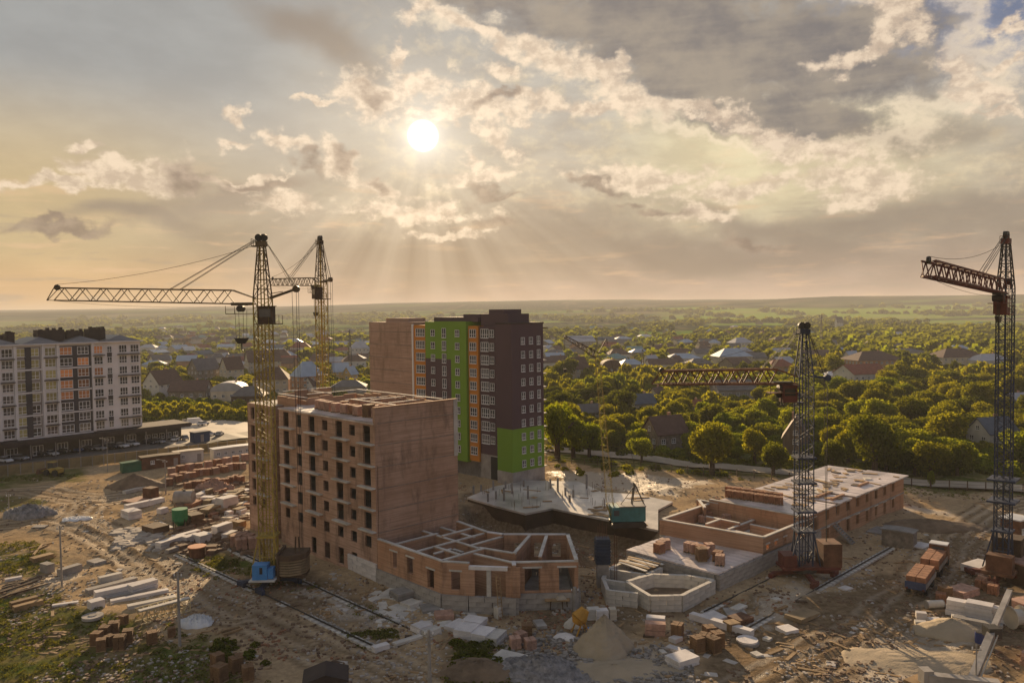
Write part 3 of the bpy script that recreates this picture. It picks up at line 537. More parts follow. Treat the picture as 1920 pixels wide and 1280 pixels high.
# recessed strip and left wing
h2 = [(c - .5, c + .5, FL[k] + .4, FL[k] + 2.4) for k in range(6) for c in (1.3,)]
part('recess_wall', MB().wall((2.2, W2, 0), (0, -1), W2 - FW_, -1, zr, .4, h2).bb(0, 2.2, FW_ - .003, FW_ + .003, -1, zr), 'brick', bb)
ww = W3 - W2; h3 = [(c - .7, c + .7, FL[k] + (.8 if k == 0 else .35), FL[k] + 2.4) for k in range(6) for c in (ww * .35, ww * .78)]
part('wing_wall', MB().wall((0, W3, 0), (0, -1), ww, -1, zr, .4, [(ww - b, ww - a, c, d) for a, b, c, d in h3]).bb(0, 2.3, W2 - .3, W2, -1, zr), 'brick', bb)
for k in range(7): part('floor_slab', MB().bb(2.6 if k < 6 else 2.3, 14.8, FW_, W3 - .3, FL[k] - .22, FL[k]).bb(.35, 2.6, W2, W3 - .3, FL[k] - .22, FL[k]), 'concrete', bb)
for k in range(1, 6): part('balcony_slab', MB().bb(-.7, 0, W2 + ww * .1, W2 + ww * .6, FL[k], FL[k] + .16), 'pale_concrete', bb)
# started masonry on the roof slab
rr = random.Random(3); ro = [(7.5, 3, 15, 3), (7.5, 3, 7.5, 18), (7.5, 18, 14.8, 18), (14.6, 3, 14.6, 27), (11, 3, 11, 12), (8, 8, 14, 8), (8, 13, 14.8, 13), (9, 22, 14.6, 22), (5, 27.5, 14.7, 27.5), (5, 27.5, 5, 36), (5, 36, 14.7, 36), (10, 28, 10, 36), (2.6, 27, 2.6, 33)]
for a, b, c, d in ro:
    h = rr.uniform(.8, 1.8) if a < 12 else 1.9; m_ = MB(); n = max(2, int(math.hypot(c - a, d - b) / 2.2))
    for q in range(n):
        p0 = Vector((a + (c - a) * q / n, b + (d - b) * q / n, 0)); p1 = Vector((a + (c - a) * (q + 1) / n, b + (d - b) * (q + 1) / n, 0)); hh = h * rr.uniform(.4, 1.05)
        m_.bar(p0 + Vector((0, 0, zr + hh / 2)), p1 + Vector((0, 0, zr + hh / 2)), .38, hh)
    w_ = part('masonry_wall', m_, 'brick_orange', bb)
    part('wall_cap', MB().bar((a, b, zr + h * 1.06), (c, d, zr + h * 1.06), .3, .1), 'pale_concrete', w_)
blockwall(bb, (-.12, 0, 0), (-.12, cols[4] - 2.2, 0), -.2, 2.6, .3, 'white_concrete')
# --- one-storey walls without a roof, in front of the brick block
lb = thing('roofless_brick_walls', PB, YAW, 'low roofless brick storey on a grey block foundation, beside the blank gable', 'building'); landmark('roofless brick storey', L2W(PB, 5, -16))
OUT = [(0, -.1), (0, -14.6), (1.9, -17.6), (5.6, -22.4), (6.6, -21.2), (12.6, -26.6), (20.6, -17.8), (14.2, -11.0), (13.4, -8.6), (14.2, -1.0), (14.2, -.1)]
DZ0, DZ1 = 2.0, 6.1
def lwall(par, a, b, z0, z1, holes, m_, th=.45, cap='pale_concrete', name='brick_wall'):
    a, b = Vector((a[0], a[1], 0)), Vector((b[0], b[1], 0)); d = (b - a); Ln = d.length; d.normalize()
    w = part(name, MB().wall(a, (d.x, d.y), Ln, z0, z1, th, holes), m_, par)
    if cap:
        n = Vector((-d.y, d.x, 0)) * th * .5; part('wall_cap', MB().bar(a + n + Vector((0, 0, z1 + .07)), b + n + Vector((0, 0, z1 + .07)), th + .06, .14), cap, w)
    for h in holes:
        p = a + d * (h[0] - .25); q = a + d * (h[1] + .25); n = Vector((-d.y, d.x, 0)) * -.03
        part('lintel', MB().bar(p + n + Vector((0, 0, h[3] + .12)), q + n + Vector((0, 0, h[3] + .12)), .08, .22), 'pale_concrete', w)
    return w
def rev(P, i): return (P[(i + 1) % len(P)], P[i])
# walls run so that their thickness lies inside the outline
seq = [(0, 1, [(3.2, 4.6, 3, 5.2), (7, 8.4, 3, 5.2), (11.4, 12.8, 2.1, 4.6)]), (1, 2, [(1.2, 2.4, 2.6, 5)]), (2, 3, []), (3, 4, []), (4, 5, [(1.2, 3.2, 2.2, 5.2), (5.6, 7.6, 2.2, 5.2)]), (5, 6, []), (6, 7, [(1.2, 2.4, 3, 5), (3.8, 5, 3, 5), (6.4, 7.8, 3, 5)]), (7, 8, []), (8, 9, [(3, 4.2, 3, 5)])]
for a, b, hs in seq:
    if (a, b) == (2, 3):       # the bay: beams on a pier
        p, q = Vector((*OUT[2], 0)), Vector((*OUT[3], 0)); d = (q - p); Ln = d.length; d.normalize(); n = Vector((-d.y, d.x, 0))
        part('bay_beam', MB().bar(p + n * .2 + Vector((0, 0, 5.6)), p + d * (Ln * .82) + n * .2 + Vector((0, 0, 5.6)), .55, .45), 'white_concrete', lb)
        part('bay_column', MB().box(p + d * (Ln * .42) + n * .25 + Vector((0, 0, 3.7)), (.55, .4, 3.4), math.atan2(d.y, d.x)), 'pale_concrete', lb)
        part('brick_pier', MB().box(p + d * (Ln * .93) + n * .25 + Vector((0, 0, 3.9)), (Ln * .3, .45, 3.8), math.atan2(d.y, d.x)), 'brick_orange', lb)
        part('brick_pier', MB().box(p + d * (Ln * .06) + n * .25 + Vector((0, 0, 3.7)), (Ln * .12, .45, 3.4), math.atan2(d.y, d.x)), 'brick_orange', lb); continue
    lwall(lb, OUT[a], OUT[b], DZ0, DZ1 if (a, b) != (4, 5) else 5.9, hs, 'brick_orange', cap='white_concrete' if a in (3, 6, 7) else 'pale_concrete')
for a, b in [((0, -3.8), (8, -3.8)), ((7.6, -.4), (7.6, -13)), ((.3, -8.3), (13.4, -8.3)), ((3.6, -8.3), (3.6, -14)), ((.3, -14.2), (7.6, -14.2)), ((7.6, -11.2), (14, -11.2)), ((10.8, -.6), (10.8, -8.3)), ((7.6, -5.4), (13.8, -5.4)), ((5.6, -14.2), (6.6, -21)), ((7.6, -13), (9.2, -18.6)), ((9.2, -18.6), (17.2, -13.8)), ((10.6, -22), (18.6, -15.6)), ((2, -10.6), (5, -10.6)), ((5, -10.6), (5, -12.6))]:
    w = lwall(lb, a, b, .2, DZ1 - rr.uniform(.05, .4), [], 'brick_orange', th=.38)
for i in range(len(OUT) - 1): blockwall(lb, (*OUT[i], 0), (*OUT[i + 1], 0), -1.2, DZ0, .6, 'concrete')
part('floor', MB().prism(OUT, .0, .2), 'grey_concrete', lb); part('door_step', MB().bb(3, 3.8, -21.8, -21, -.2, 1.2), 'pale_concrete', lb)
# --- right building: foundation podium, brick storey, long slab roof
eb = thing('long_brick_building', PQ, YAW, 'long unfinished low brick building with slab roof beside the blue crane', 'building'); landmark('long slab roofed building', L2W(PQ, 40, 3))
part('podium_wall', MB().bb(0.2, 24.5, 15, 15.3, -1.5, 2.45).bb(.1, .4, .3, 15, -1.5, 2.45).bb(10, 24.6, 15.3, 16.6, -1.5, 2.4), 'grey_concrete', eb)
blockwall(eb, (0, 0, 0), (30, 0, 0), -1.0, 2.45, .5, 'concrete'); blockwall(eb, (0, .5, 0), (0, 15.2, 0), -1.0, 2.45, .5, 'concrete')
def slabs(par, x0, x1, y0, y1, z, along_y=True, w=1.25, name='roof_slab', m_='roof_slab_concrete', drop=.0, rr=random.Random(8)):
    n = int((x1 - x0) / w); w = (x1 - x0) / n
    me = {}
    for k in range(n):
        if rr.random() < drop: continue
        l = (y1 - y0)
        if 0 not in me: me[0] = MB().box((0, 0, 0), (w - .05, l, .2)).mesh(name); me[0].materials.append(MT[m_])
        part(name, None, None, par, me=me[0], loc=(x0 + w * (k + .5), (y0 + y1) / 2 + rr.uniform(-.04, .04), z + rr.uniform(-.03, .03)))
slabs(eb, 0, 12, 0, 7, 2.58, name='floor_slab'); slabs(eb, 0, 12, 7, 15.4, 2.58, name='floor_slab'); slabs(eb, 12, 24.6, .6, 7.2, 2.56, name='floor_slab', m_='pale_concrete'); slabs(eb, 10, 24.6, 7.2, 16.6, 2.56, name='floor_slab', m_='pale_concrete')
part('floor', MB().bb(.5, 60, .5, 14, -.9, -.7), 'painted_cavity_shade', eb)  # floor inside the shell, shade of the hollow painted into its colour
# brick storey under way
zb = 5.0
lwall(eb, (10, 16.6), (12, 0), 2.68, zb, [], 'brick_orange'); lwall(eb, (12, 0), (29, 0), 2.68, zb - .1, [(1.0, 1.7, 3.1, 3.8), (3.4, 4.1, 3.1, 3.8), (6.2, 6.9, 3.1, 3.8), (9.5, 10.8, 2.9, 4.6)], 'brick_orange')
lwall(eb, (24.8, 16.8), (10, 16.6), 2.68, zb, [], 'brick_orange'); lwall(eb, (24.6, 0.5), (24.6, 16.6), 2.68, 5.7, [], 'brick_orange')
for a, b, h in [((15.8, 8), (24, 8), 1.1), ((17, 3), (17, 8), .9), ((19.5, 8), (19.5, 14), 1.5), ((21, 2), (21, 7), 1.2), ((14, 10.5), (18, 10.5), 1.9), ((24.4, 14.8), (24.4, 19), 2.9), ((20.4, 14.8), (24.4, 18.6), 2.9)]: lwall(eb, a, b, 2.68 if b[1] < 15 else .2, 2.68 + h if b[1] < 15 else 5.3, [], 'brick_orange', th=.38)
# finished ground storey with slab roof
EX = 65.0; zt = 5.75; eh = []
s = 0
for k in range(9):
    c = 32 - 25 + k * 3.9 - 0; eh.append((c, c + 1.25, 3.7, 5.3)); eh.append((c + .1, c + 1.2, .7 if k % 2 else .3, 2.4))
lwall(eb, (25, 0), (EX, 0), -1, zt - .1, [h for h in eh if h[1] < EX - 25 - 1], 'brick_orange', cap=None, name='front_wall')
part('rear_wall', MB().bb(25, EX, 14.2, 14.6, -1, zt - .1).bb(EX - .4, EX, 0.4, 14.2, -1, zt - .1).bb(25, EX - .5, 7, 7.3, -1, zt - .1), 'brick', eb)
part('floor_slab', MB().bb(25, EX - .4, .45, 14.2, 2.5, 2.7), 'concrete', eb); part('string_course', MB().bb(25, EX + .05, -.07, 0.0, 2.55, 2.8), 'concrete', eb)
slabs(eb, 24.8, EX + 1.3, -.45, 7.2, zt, drop=.03); slabs(eb, 24.8, EX + .6, 7.25, 14.9, zt, drop=.03)
rr = random.Random(12); dm = MB()
for k in range(60):
    dm.box((rr.uniform(30, EX), rr.uniform(.5, 14), zt + .14 + rr.random() * .12), (rr.uniform(.4, 3), rr.uniform(.15, 1.1), .1), rr.uniform(0, 3))
part('loose_board', dm, 'wood', eb, kind='stuff')
for k in range(14): part('form_panel', MB().box((0, 0, 0), (rr.uniform(1.2, 2.6), rr.uniform(1, 1.6), .14)), 'pale_concrete' if k % 2 else 'dark_wood', eb, loc=(rr.uniform(30, EX - 2), rr.uniform(1, 13), zt + .2), rz=rr.uniform(0, 3))
part('roof_opening', MB().bb(37, 41.5, 1, 1.5, zt + .1, zt + .5).bb(37, 41.5, 3.5, 4, zt + .1, zt + .5).bb(50, 54, 2, 2.4, zt + .1, zt + .5), 'brick_orange', eb)
# --- ring foundation in front of it
rg = thing('ring_foundation', PQ, YAW, 'bright angular ring foundation of concrete blocks around an earth floor', 'foundation'); landmark('angular ring foundation', L2W(PQ, -8, 3))
RP = [(-.8, .1), (-8.7, -.1), (-11.5, 2.5), (-9.3, 8), (-4.5, 7.3), (-1.9, 4)]
for i in range(len(RP)): blockwall(rg, (*RP[i], 0), (*RP[(i + 1) % len(RP)], 0), -1.4, 2.1 + (.0 if i % 2 else -.05), .55, 'pale_concrete')
for a, b in [((-11.5, 4.5), (-13.2, 8)), ((-13.2, 8), (-10, 11.5)), ((-10, 11.5), (-6.4, 13.4)), ((-9.3, 8), (-10.4, 10.9)), ((-6.4, 13.4), (-.4, 13.8)), ((-4.5, 7.3), (-6.6, 12.9)), ((-9.2, 8.1), (-1, 8.4))]: blockwall(rg, (*a, 0), (*b, 0), -1.4, 1.9, .5, 'pale_concrete')
part('earth_floor', MB().prism(RP, -1, .3), soil, rg)
for k in range(7): part('form_board', MB().box((0, 0, 0), (.5, 5.2, .1), 0), 'wood' if k % 2 else 'pale_concrete', rg, loc=(-4.4 + k * .65, 10.8 + (k % 3) * .25, 2.25 + .05 * (k % 2)), rz=.12 * (k % 3 - 1))
# --- coloured tower
tw = thing('apartment_tower', PK, YAW, 'tall green, plum and orange rendered apartment tower', 'building'); landmark('coloured apartment tower', PK)
zp = 2.9; TOPZ = 35.2; FH = 3.0; TS = {k: along(PK, Vv, v, 15) for k, v in dict(in_=932, d1=891, o1=873, g1=797, o0=771, b=687).items()}
WF = {}
def window(par, w, h, loc, rz, gl='dark_glass', nx_=2, fr='white_frame', depth=.12, door=False):
    key = (round(w, 2), round(h, 2), nx_, fr, gl)
    if key not in WF:
        t = .09 if w < 1.6 else .11; f = MB().bb(-w / 2, w / 2, -depth, .02, -h / 2, -h / 2 + t).bb(-w / 2, w / 2, -depth, .02, h / 2 - t, h / 2).bb(-w / 2 - .06, w / 2 + .06, -depth - .12, .0, -h / 2 - .07, -h / 2 - .01)
        for k in range(nx_ + 1): x = -w / 2 + t / 2 + (w - t) * k / nx_; f.bb(x - t / 2, x + t / 2, -depth, .02, -h / 2, h / 2)
        if nx_ > 1: f.bb(-w / 2, w / 2, -depth + .01, .02, -h * .12 - t / 2, -h * .12 + t / 2)
        a = f.mesh('window'); a.materials.append(MT[fr]); b = MB().bb(-w / 2, w / 2, -.05, .01, -h / 2, h / 2).mesh('pane'); b.materials.append(MT[gl]); WF[key] = (a, b)
    a, b = WF[key]; o = part('window', None, None, par, me=a, loc=loc, rz=rz); part('pane', None, None, o, me=b); return o
Rz = 9.9
part('right_base', MB().bb(-.05, Rz + .05, -.05, TS['in_'] + .05, -1, zp), 'concrete', tw); part('right_block_lower', MB().bb(0, Rz, 0, TS['in_'], zp, zp + 3 * FH + .4), 'green_render', tw); part('right_block_upper', MB().bb(0, Rz, 0.0, TS['in_'], zp + 3 * FH + .4, TOPZ), 'plum_render', tw)
part('parapet', MB().bb(-.15, Rz + .2, -.15, TS['in_'], TOPZ, TOPZ + .25), 'dark_roof', tw)
for k in range(11):
    z = zp + FH * k + 1.55
    if z + 1 > TOPZ: break
    for j, x in enumerate((3.4, 5.9, 8.3)): window(tw, 1.15 if j < 2 else 1.0, 1.55 if j < 2 else 1.9, (x, -.02, z), 0)
    part('rear_balcony', MB().bb(Rz, Rz + 1.3, .3, 3, zp + FH * k - .1, zp + FH * k + .08), 'pale_concrete', tw)
xs = 1.6                     # the front plane is set back behind the right block
part('plum_front', MB().bb(xs, 9.8, TS['in_'], TS['d1'], 5.5, TOPZ - .6), 'plum_render', tw); part('orange_strip', MB().bb(xs - .5, 9.8, TS['d1'], TS['o1'], 3.6, TOPZ - .5), 'orange_render', tw)
gsp = (TS['o1'] + (TS['g1'] - TS['o1']) * .36); zsp = TOPZ - 2.8 * FH
part('green_front_column', MB().bb(xs - 1.2, 9.8, TS['o1'], gsp, 3.2, TOPZ + .5), 'green_render', tw); part('green_front_top', MB().bb(xs - 1.2, 9.8, gsp, TS['g1'], zsp, TOPZ + .5), 'green_render', tw); part('plum_front_panel', MB().bb(xs - 1.2, 9.8, gsp, TS['g1'], 3.2, zsp), 'plum_render', tw)
part('orange_strip', MB().bb(xs - .5, 9.8, TS['g1'], TS['o0'], 3.2, TOPZ - .4), 'orange_render', tw); part('edge_strip', MB().bb(xs - .75, xs - .3, TS['o0'], TS['o0'] + .5, 2, TOPZ - .2), 'white_frame', tw)
part('brick_wing', MB().bb(xs - .3, 9.8, TS['o0'] + .5, TS['b'], -1, TOPZ + .3), 'brick_tower', tw); part('front_base', MB().bb(xs, 9.7, TS['in_'] + .1, TS['o0'] + .5, -1, 5.5).bb(xs, 9.6, TS['d1'], TS['o0'], -1, 3.2), 'concrete', tw)
for k in range(1, 11): part('slab_edge', MB().bb(xs - .36, xs - .3, TS['o0'] + .6, TS['b'], k * 3.3 - .1, k * 3.3 + .1), 'slab_edge', tw)
for k in range(10):
    z = TOPZ - 2.2 - FH * k
    yo = (TS['o0'] + TS['g1']) / 2; window(tw, 3.6, 2.0, (xs - .52, yo, z), -math.pi / 2, nx_=5); yo = (TS['o1'] + TS['d1']) / 2; window(tw, 2.3, 1.9, (xs - .52, yo, z), -math.pi / 2, nx_=3)
    for j, f in enumerate((.2, .52, .8)): window(tw, 1.5, 1.6 if j != 1 else 2.3, (xs - 1.22, TS['o1'] + (TS['g1'] - TS['o1']) * f, z), -math.pi / 2)
    if k < 9:
        window(tw, 2.7, 2.1, (xs - .04, TS['d1'] - 1.9, z), -math.pi / 2, nx_=4); window(tw, 1.4, 1.7, (xs - .04, TS['d1'] - 4.3, z), -math.pi / 2); window(tw, 1.1, 1.9, (xs - .04, TS['in_'] + .9, z), -math.pi / 2, nx_=2)
part('entrance_shade_panel', MB().bb(xs - .01, xs + .3, TS['in_'] + 1.5, TS['in_'] + 4, 0, 5.2), 'painted_cavity_shade', tw)  # solid panel, not a hole: the entrance's inner shade is its colour
g_ = TS['g1']
part('roof_house', MB().bb(3, 9.5, 4, TS['d1'] + 1, TOPZ - .7, TOPZ + 2.2).bb(4, 9.5, 6.5, 11.5, TOPZ + 2.2, TOPZ + 3.2), 'plum_render', tw); part('roof_house', MB().bb(2.4, 9.5, TS['d1'] + 1.5, g_ - 1, TOPZ + .4, TOPZ + 1.5).bb(4, 9.4, TS['o1'] - 1, TS['o1'] + 5, TOPZ + 1.4, TOPZ + 2.2), 'plum_render', tw)
part('roof_house', MB().bb(4, 9.5, TS['o0'] + 6, TS['b'] - 4, TOPZ + .3, TOPZ + 1.3), 'brick_tower', tw)
yb = TS['b']; xf = xs - .3                                # gantry arm at the roof corner
part('roof_beam', MB().bb(Rz, Rz + 2.2, .5, .8, TOPZ - 1.2, TOPZ - .9), 'dark_wood', tw)
# --- white apartment block at the left
A1 = G(268, 834); AL = 62.0
ab = thing('white_apartment_block', A1 - U * AL, YAW + .06, 'white and grey apartment block with orange glazed bays and dark shop floor', 'building'); Ud = Vector((math.cos(YAW + .06), math.sin(YAW + .06), 0)); ab.location = A1 - Ud * AL; landmark('white apartment block', A1 - Ud * 14)
ZT = 30.5; ZB = 5.7
part('facade', MB().bb(0, AL, 0, 14, ZB, ZT), 'white_wall', ab); part('shop_floor', MB().bb(-1, AL, .4, 13, -1, ZB), mat('shopfront', (.04, .035, .035), .4, .3, 1), ab); part('shop_canopy', MB().bb(AL * .35, AL + 13, -3.2, 8, ZB - 1.4, ZB - .2).bb(-1, AL * .36, -2, 3, ZB - 1.1, ZB - .2), 'dark_roof', ab)
part('shop_annex', MB().bb(AL, AL + 12, 1, 8, -1, ZB - 1.4), 'shopfront', ab)
for k in range(12): part('canopy_post', MB().bb(-.12, .12, -.12, .12, -1, ZB - 1.2), 'grey_plaster', ab, loc=(2 + k * 6, -2.4, 0))
for k in range(10): window(ab, 2.6, 2.6, (4 + k * 6.1, .36, 2.2), 0, nx_=3)
for k in range(5): window(ab, 1.5, 1.6, (AL + 1.8 + k * 2.1, .96, 1.9), 0, nx_=2)
FHa = (ZT - ZB - .4) / 8
def ax(px):
    lo, hi = -5, 75
    for _ in range(40):
        q_ = (lo + hi) / 2
        if PJ(ab.location + Ud * q_ + Vector((0, 0, 18)))[0] < px: lo = q_
        else: hi = q_
    return q_
dk = 'dark_grey_wall'
for a, b, m_ in ((33, 78, 'grey_plaster'), (112, 172, 'dark_grey_wall')): part('recessed_bay', MB().bb(ax(a), ax(b), -.12, .0, ZB + .2, ZT - .5), 'grey_plaster' if m_ == 'grey_plaster' else dk, ab)
part('dark_panel', MB().bb(ax(48), ax(60), -.35, -.12, ZB + .2, ZT - .6), dk, ab)
for a in (82.5, 110, 175, 30, 0): part('pilaster', MB().bb(ax(a) - .35, ax(a) + .35, -.5, .0, ZB, ZT - .1), 'white_wall', ab)
spec = [(15, 2.6, 3), (40, 2.2, 2), (67, 2.0, 2), (96, 2.7, 3), (125, 3.2, 3), (157, 2.9, 3), (186, 2.4, 3), (207, 1.3, 2), (232, 2.2, 3), (254, 2.4, 3)]
for fl in range(8):
    z = ZT - .5 - FHa * (fl + .5)
    for j, (px, w, n_) in enumerate(spec):
        gl = 'dark_glass'
        if j in (4, 5) and fl < 5 and (fl + j) % 5 != 0: gl = 'orange_glass'
        elif j == 6 and fl in (0, 2): gl = 'orange_glass'
        elif j in (1, 2, 3) and (fl < 5 or j == 1): gl = 'yellow_glass'
        x = ax(px); out = -.14 if j in (1, 2, 4, 5) else -.02; window(ab, w, 2.15 if j not in (7,) else 1.7, (x, out, z + .1), 0, gl, n_)
        if j in (0, 3, 6, 8, 9) and fl % 2 == 0: part('balcony_slab', MB().bb(x - w / 2 - .4, x + w / 2 + .4, -.9, 0, z - FHa / 2 - .12, z - FHa / 2 + .12), dk, ab)
        if j == 7 and fl % 2 == 0: part('spandrel', MB().bb(x - .65, x + .65, -.08, 0, z - FHa / 2 - .6, z - .75), dk, ab)
    if fl % 2 == 1: part('floor_band', MB().bb(ax(30), ax(172), -.42, -.36, z - FHa / 2 - .18, z - FHa / 2 + .22), 'white_wall', ab)
part('cornice', MB().bb(-.6, AL + .6, -.9, 14.5, ZT, ZT + .3), 'white_wall', ab)
for k in range(6):
    x0 = k * AL / 6; rf = MB().add([(x0, -.8, ZT + .3), (x0 + AL / 6, -.8, ZT + .3), (x0 + AL / 6, 14.4, ZT + .3), (x0, 14.4, ZT + .3), (x0 + AL / 12, 1.5, ZT + 2.0), (x0 + AL / 12, 12.5, ZT + 2.0)], [(0, 1, 4), (1, 2, 5, 4), (2, 3, 5), (3, 0, 4, 5)]); part('roof_panel', rf, 'grey_metal_roof', ab)
rr = random.Random(6)
for a, b, h in ((25, 40, 3.1), (84, 134, 3.9), (138, 170, 3.3), (180, 211, 3.9), (8, 18, 2.2)):
    ch = part('brick_roof_house', MB().bb(ax(a), ax(b), 4, 8, ZT, ZT + h), 'dark_roof', ab)
    for q_ in range(4): x_ = ax(a) + (ax(b) - ax(a)) * (q_ + .5) / 4; part('chimney', MB().bb(x_ - .4, x_ + .4, 4.2, 5, ZT + h, ZT + h + rr.uniform(.2, .8)), 'dark_roof', ch)
# ------------------------------------------------------------------ cranes
def lattice(mb, p0, p1, w0, w1, n, r, h0=None, h1=None, style='z', up=None):
    p0, p1 = Vector(p0), Vector(p1); d = (p1 - p0).normalized(); up = Vector(up) if up else (Vector((0, 0, 1)) if abs(d.z) < .9 else Vector((0, 1, 0))); x = d.cross(up).normalized(); y = x.cross(d)
    h0 = h0 or w0; h1 = h1 or w1
    def ring(t): c = p0.lerp(p1, t); w = (w0 + (w1 - w0) * t) / 2; h = (h0 + (h1 - h0) * t) / 2; return [c + x * w * a + y * h * b for a, b in ((-1, -1), (1, -1), (1, 1), (-1, 1))]
    A = ring(0); Bq = ring(1)
    for i in range(4): mb.bar(A[i], Bq[i], r * 1.5)
    for k in range(n):
        a, b = ring(k / n), ring((k + 1) / n)
        for i in range(4):
            j = (i + 1) % 4
            if style == 'x': mb.bar(a[i], b[j], r * .7); mb.bar(a[j], b[i], r * .7)
            elif (k + i) % 2: mb.bar(a[i], b[j], r * .8)
            else: mb.bar(a[j], b[i], r * .8)
            if style != 'n': mb.bar(b[i], b[j], r * .8)
    return mb
def crane(name, base, yaw, label, zj, zh, jl, tipz, mw, cm, cj, cc, arm, msec, jh=1.8, jw=1.3, armz=.8, cabside=(1, 0), stay=.5, hook=(3, 10), hookrope=4, bal=(0, 0), balm='ballast_concrete', cabm='crane_red', lowz=7.0, jn=17, style='z', counter=True, mr=.1, jr=.12):
    """tower crane; local -x is where the jib points"""
    r = thing(name, base, yaw, label, 'tower crane'); h = mw / 2
    zs = np.linspace(lowz, zj - .2, msec + 1); sec = lattice(MB(), (0, 0, 0), (0, 0, zs[1] - zs[0]), mw, mw, 2, mr, style=style).mesh('mast_section'); sec.materials.append(MT[cm])
    for z in zs[:-1]: part('mast_section', None, None, r, me=sec, loc=(0, 0, z))
    fr = part('mast_foot', lattice(MB(), (0, 0, 1.6), (0, 0, lowz), mw * .9, mw, 2, .13).bar((-h - 1.3, -h, 1.8), (-h, -h, lowz + .2), .16).bar((h + 1, -h, 1.8), (h, -h, lowz), .16).bar((-h, h + 1.3, 1.8), (-h, h, lowz), .16).bb(-h - .3, h + .3, -h - .3, h + .3, lowz - .1, lowz + .15), cm, r)
    part('ladder', MB().bar((-.22, 0, 2), (-.22, 0, zh - 1.5), .14).bar((.22, 0, 2), (.22, 0, zh - 1.5), .14), cm, r)
    part('tower_head', lattice(MB(), (0, 0, zj - .2), (0, 0, zh - .9), mw, .75, 6, .1), cj, r); part('cathead', MB().bb(-.7, .7, -.5, .5, zh - 1.6, zh - .9).bb(-1.3, -.7, -.5, .5, zh - 1.65, zh - 1.5).bar((-1.25, -.5, zh - 1.5), (-1.25, -.5, zh - .6), .06).bar((-1.25, .5, zh - 1.5), (-1.25, .5, zh - .6), .06).bar((-1.25, -.5, zh - .6), (-1.25, .5, zh - .6), .06), cj, r)
    for s in (-.35, .35): part('sheave', MB().tube((s, -.25, zh - .4), (s, .25, zh - .4), .5, 10), steel, r)
    root = Vector((-h, 0, zj)); tip = Vector((-h - jl, 0, tipz)); ux = (tip - root).normalized()
    jb = lattice(MB(), root + ux * 3, tip - ux * 1.3, jw, jw, jn, jr, jh, jh * .92, style='n'); jb.bar(tip - ux * 1.3 + Vector((0, jw / 2, jh * .46)), tip + Vector((0, .1, -jh * .46)), .09).bar(tip - ux * 1.3 + Vector((0, -jw / 2, jh * .46)), tip + Vector((0, -.1, -jh * .46)), .09)
    jb.bar(root + ux * 3 + Vector((0, jw / 2, jh * .5)), root + Vector((0, .3, -.1)), .14).bar(root + ux * 3 + Vector((0, -jw / 2, jh * .5)), root + Vector((0, -.3, -.1)), .14); jb.bar(root + ux * 3 + Vector((0, jw / 2, -jh * .5)), root + Vector((0, .5, -jh * .5)), .14).bar(root + ux * 3 + Vector((0, -jw / 2, -jh * .5)), root + Vector((0, -.5, -jh * .5)), .14)
    jb.bar(tip - ux * 1.3 + Vector((0, jw / 2, -jh * .46)), tip + Vector((0, 0, -jh * .46)), .09).bar(tip - ux * 1.3 + Vector((0, -jw / 2, -jh * .46)), tip + Vector((0, 0, -jh * .46)), .09)
    J = part('jib', jb, cj, r); part('tip_sheave', MB().tube(tip - ux * 1.4 + Vector((0, -.15, jh * .5)), tip - ux * 1.4 + Vector((0, .15, jh * .5)), .4, 10), steel, J)
    head = Vector((-.3, 0, zh - .4))
    def sag(mb, a, b, s, w=.045, n=10):
        p = [Vector(a).lerp(Vector(b), k / n) - Vector((0, 0, s * 4 * (k / n) * (1 - k / n))) for k in range(n + 1)]
        for q, e in zip(p, p[1:]): mb.bar(q, e, w)
        return mb
    sm_ = MB(); a1_ = root + ux * (jl * stay) + Vector((0, 0, jh * .5)); a2_ = root + ux * (jl * stay - 1.4) + Vector((0, 0, jh * .5))
    for yy in (-.25, .25): sm_.bar(head + Vector((0, yy, 0)), a1_ + Vector((0, yy, 0)), .055).bar(head + Vector((0, yy, -.2)), a2_ + Vector((0, yy, 0)), .055)
    part('stay_rope', sm_, rope, r); part('hoist_rope', sag(MB(), head - Vector((0, 0, .9)), tip - ux * 1.4 + Vector((0, 0, jh * .5 + .4)), jl * .03), rope, r); part('trolley_rope', sag(MB(), root + Vector((-1, 0, -1.1)), tip + Vector((1, 0, -jh * .5)), jl * .018, .035), rope, r)
    if counter:
        at = Vector((arm, 0, zj + armz)); part('counter_arm', MB().bar((h, -.4, zj - .1), at + Vector((0, -.15, 0)), .16, .3).bar((h, .4, zj - .1), at + Vector((0, .15, 0)), .16, .3).bar((h, 0, zj + .5), (arm * .6, 0, zj + armz * .7), .1).tube(at + Vector((0, -.35, 0)), at + Vector((0, .35, 0)), .48, 10), cj, r)
        rm = MB()
        for yy, e in ((-.3, 0), (-.1, -.5), (.1, .0), (.3, -.3)): rm.bar(head + Vector((.6, yy, 0)), at + Vector((e, yy, .3)), .05)
        for yy, e in ((-.3, -.5), (0, 0), (.3, .25)): rm.bar(at + Vector((e, yy, -.3)), (at.x + e * .3, yy, 2.5), .05)
        part('luffing_rope', rm, rope, r)
    # trolley with its gallery, hook block
    tx = -h - hook[0]; zt_ = zj - jh * .5; part('trolley_gallery', MB().bb(tx - 1.8, -h, -.9, .9, zt_ - 1.35, zt_ - 1.25).bar((tx - 1.8, -.9, zt_ - 1.3), (tx - 1.8, -.9, zt_ - .2), .06).bar((tx - 1.8, -.9, zt_ - .7), (-h, -.9, zt_ - .7), .05).bar((tx - .6, -.9, zt_ - 1.3), (tx - .6, -.9, zt_ - .3), .06), cj, r)
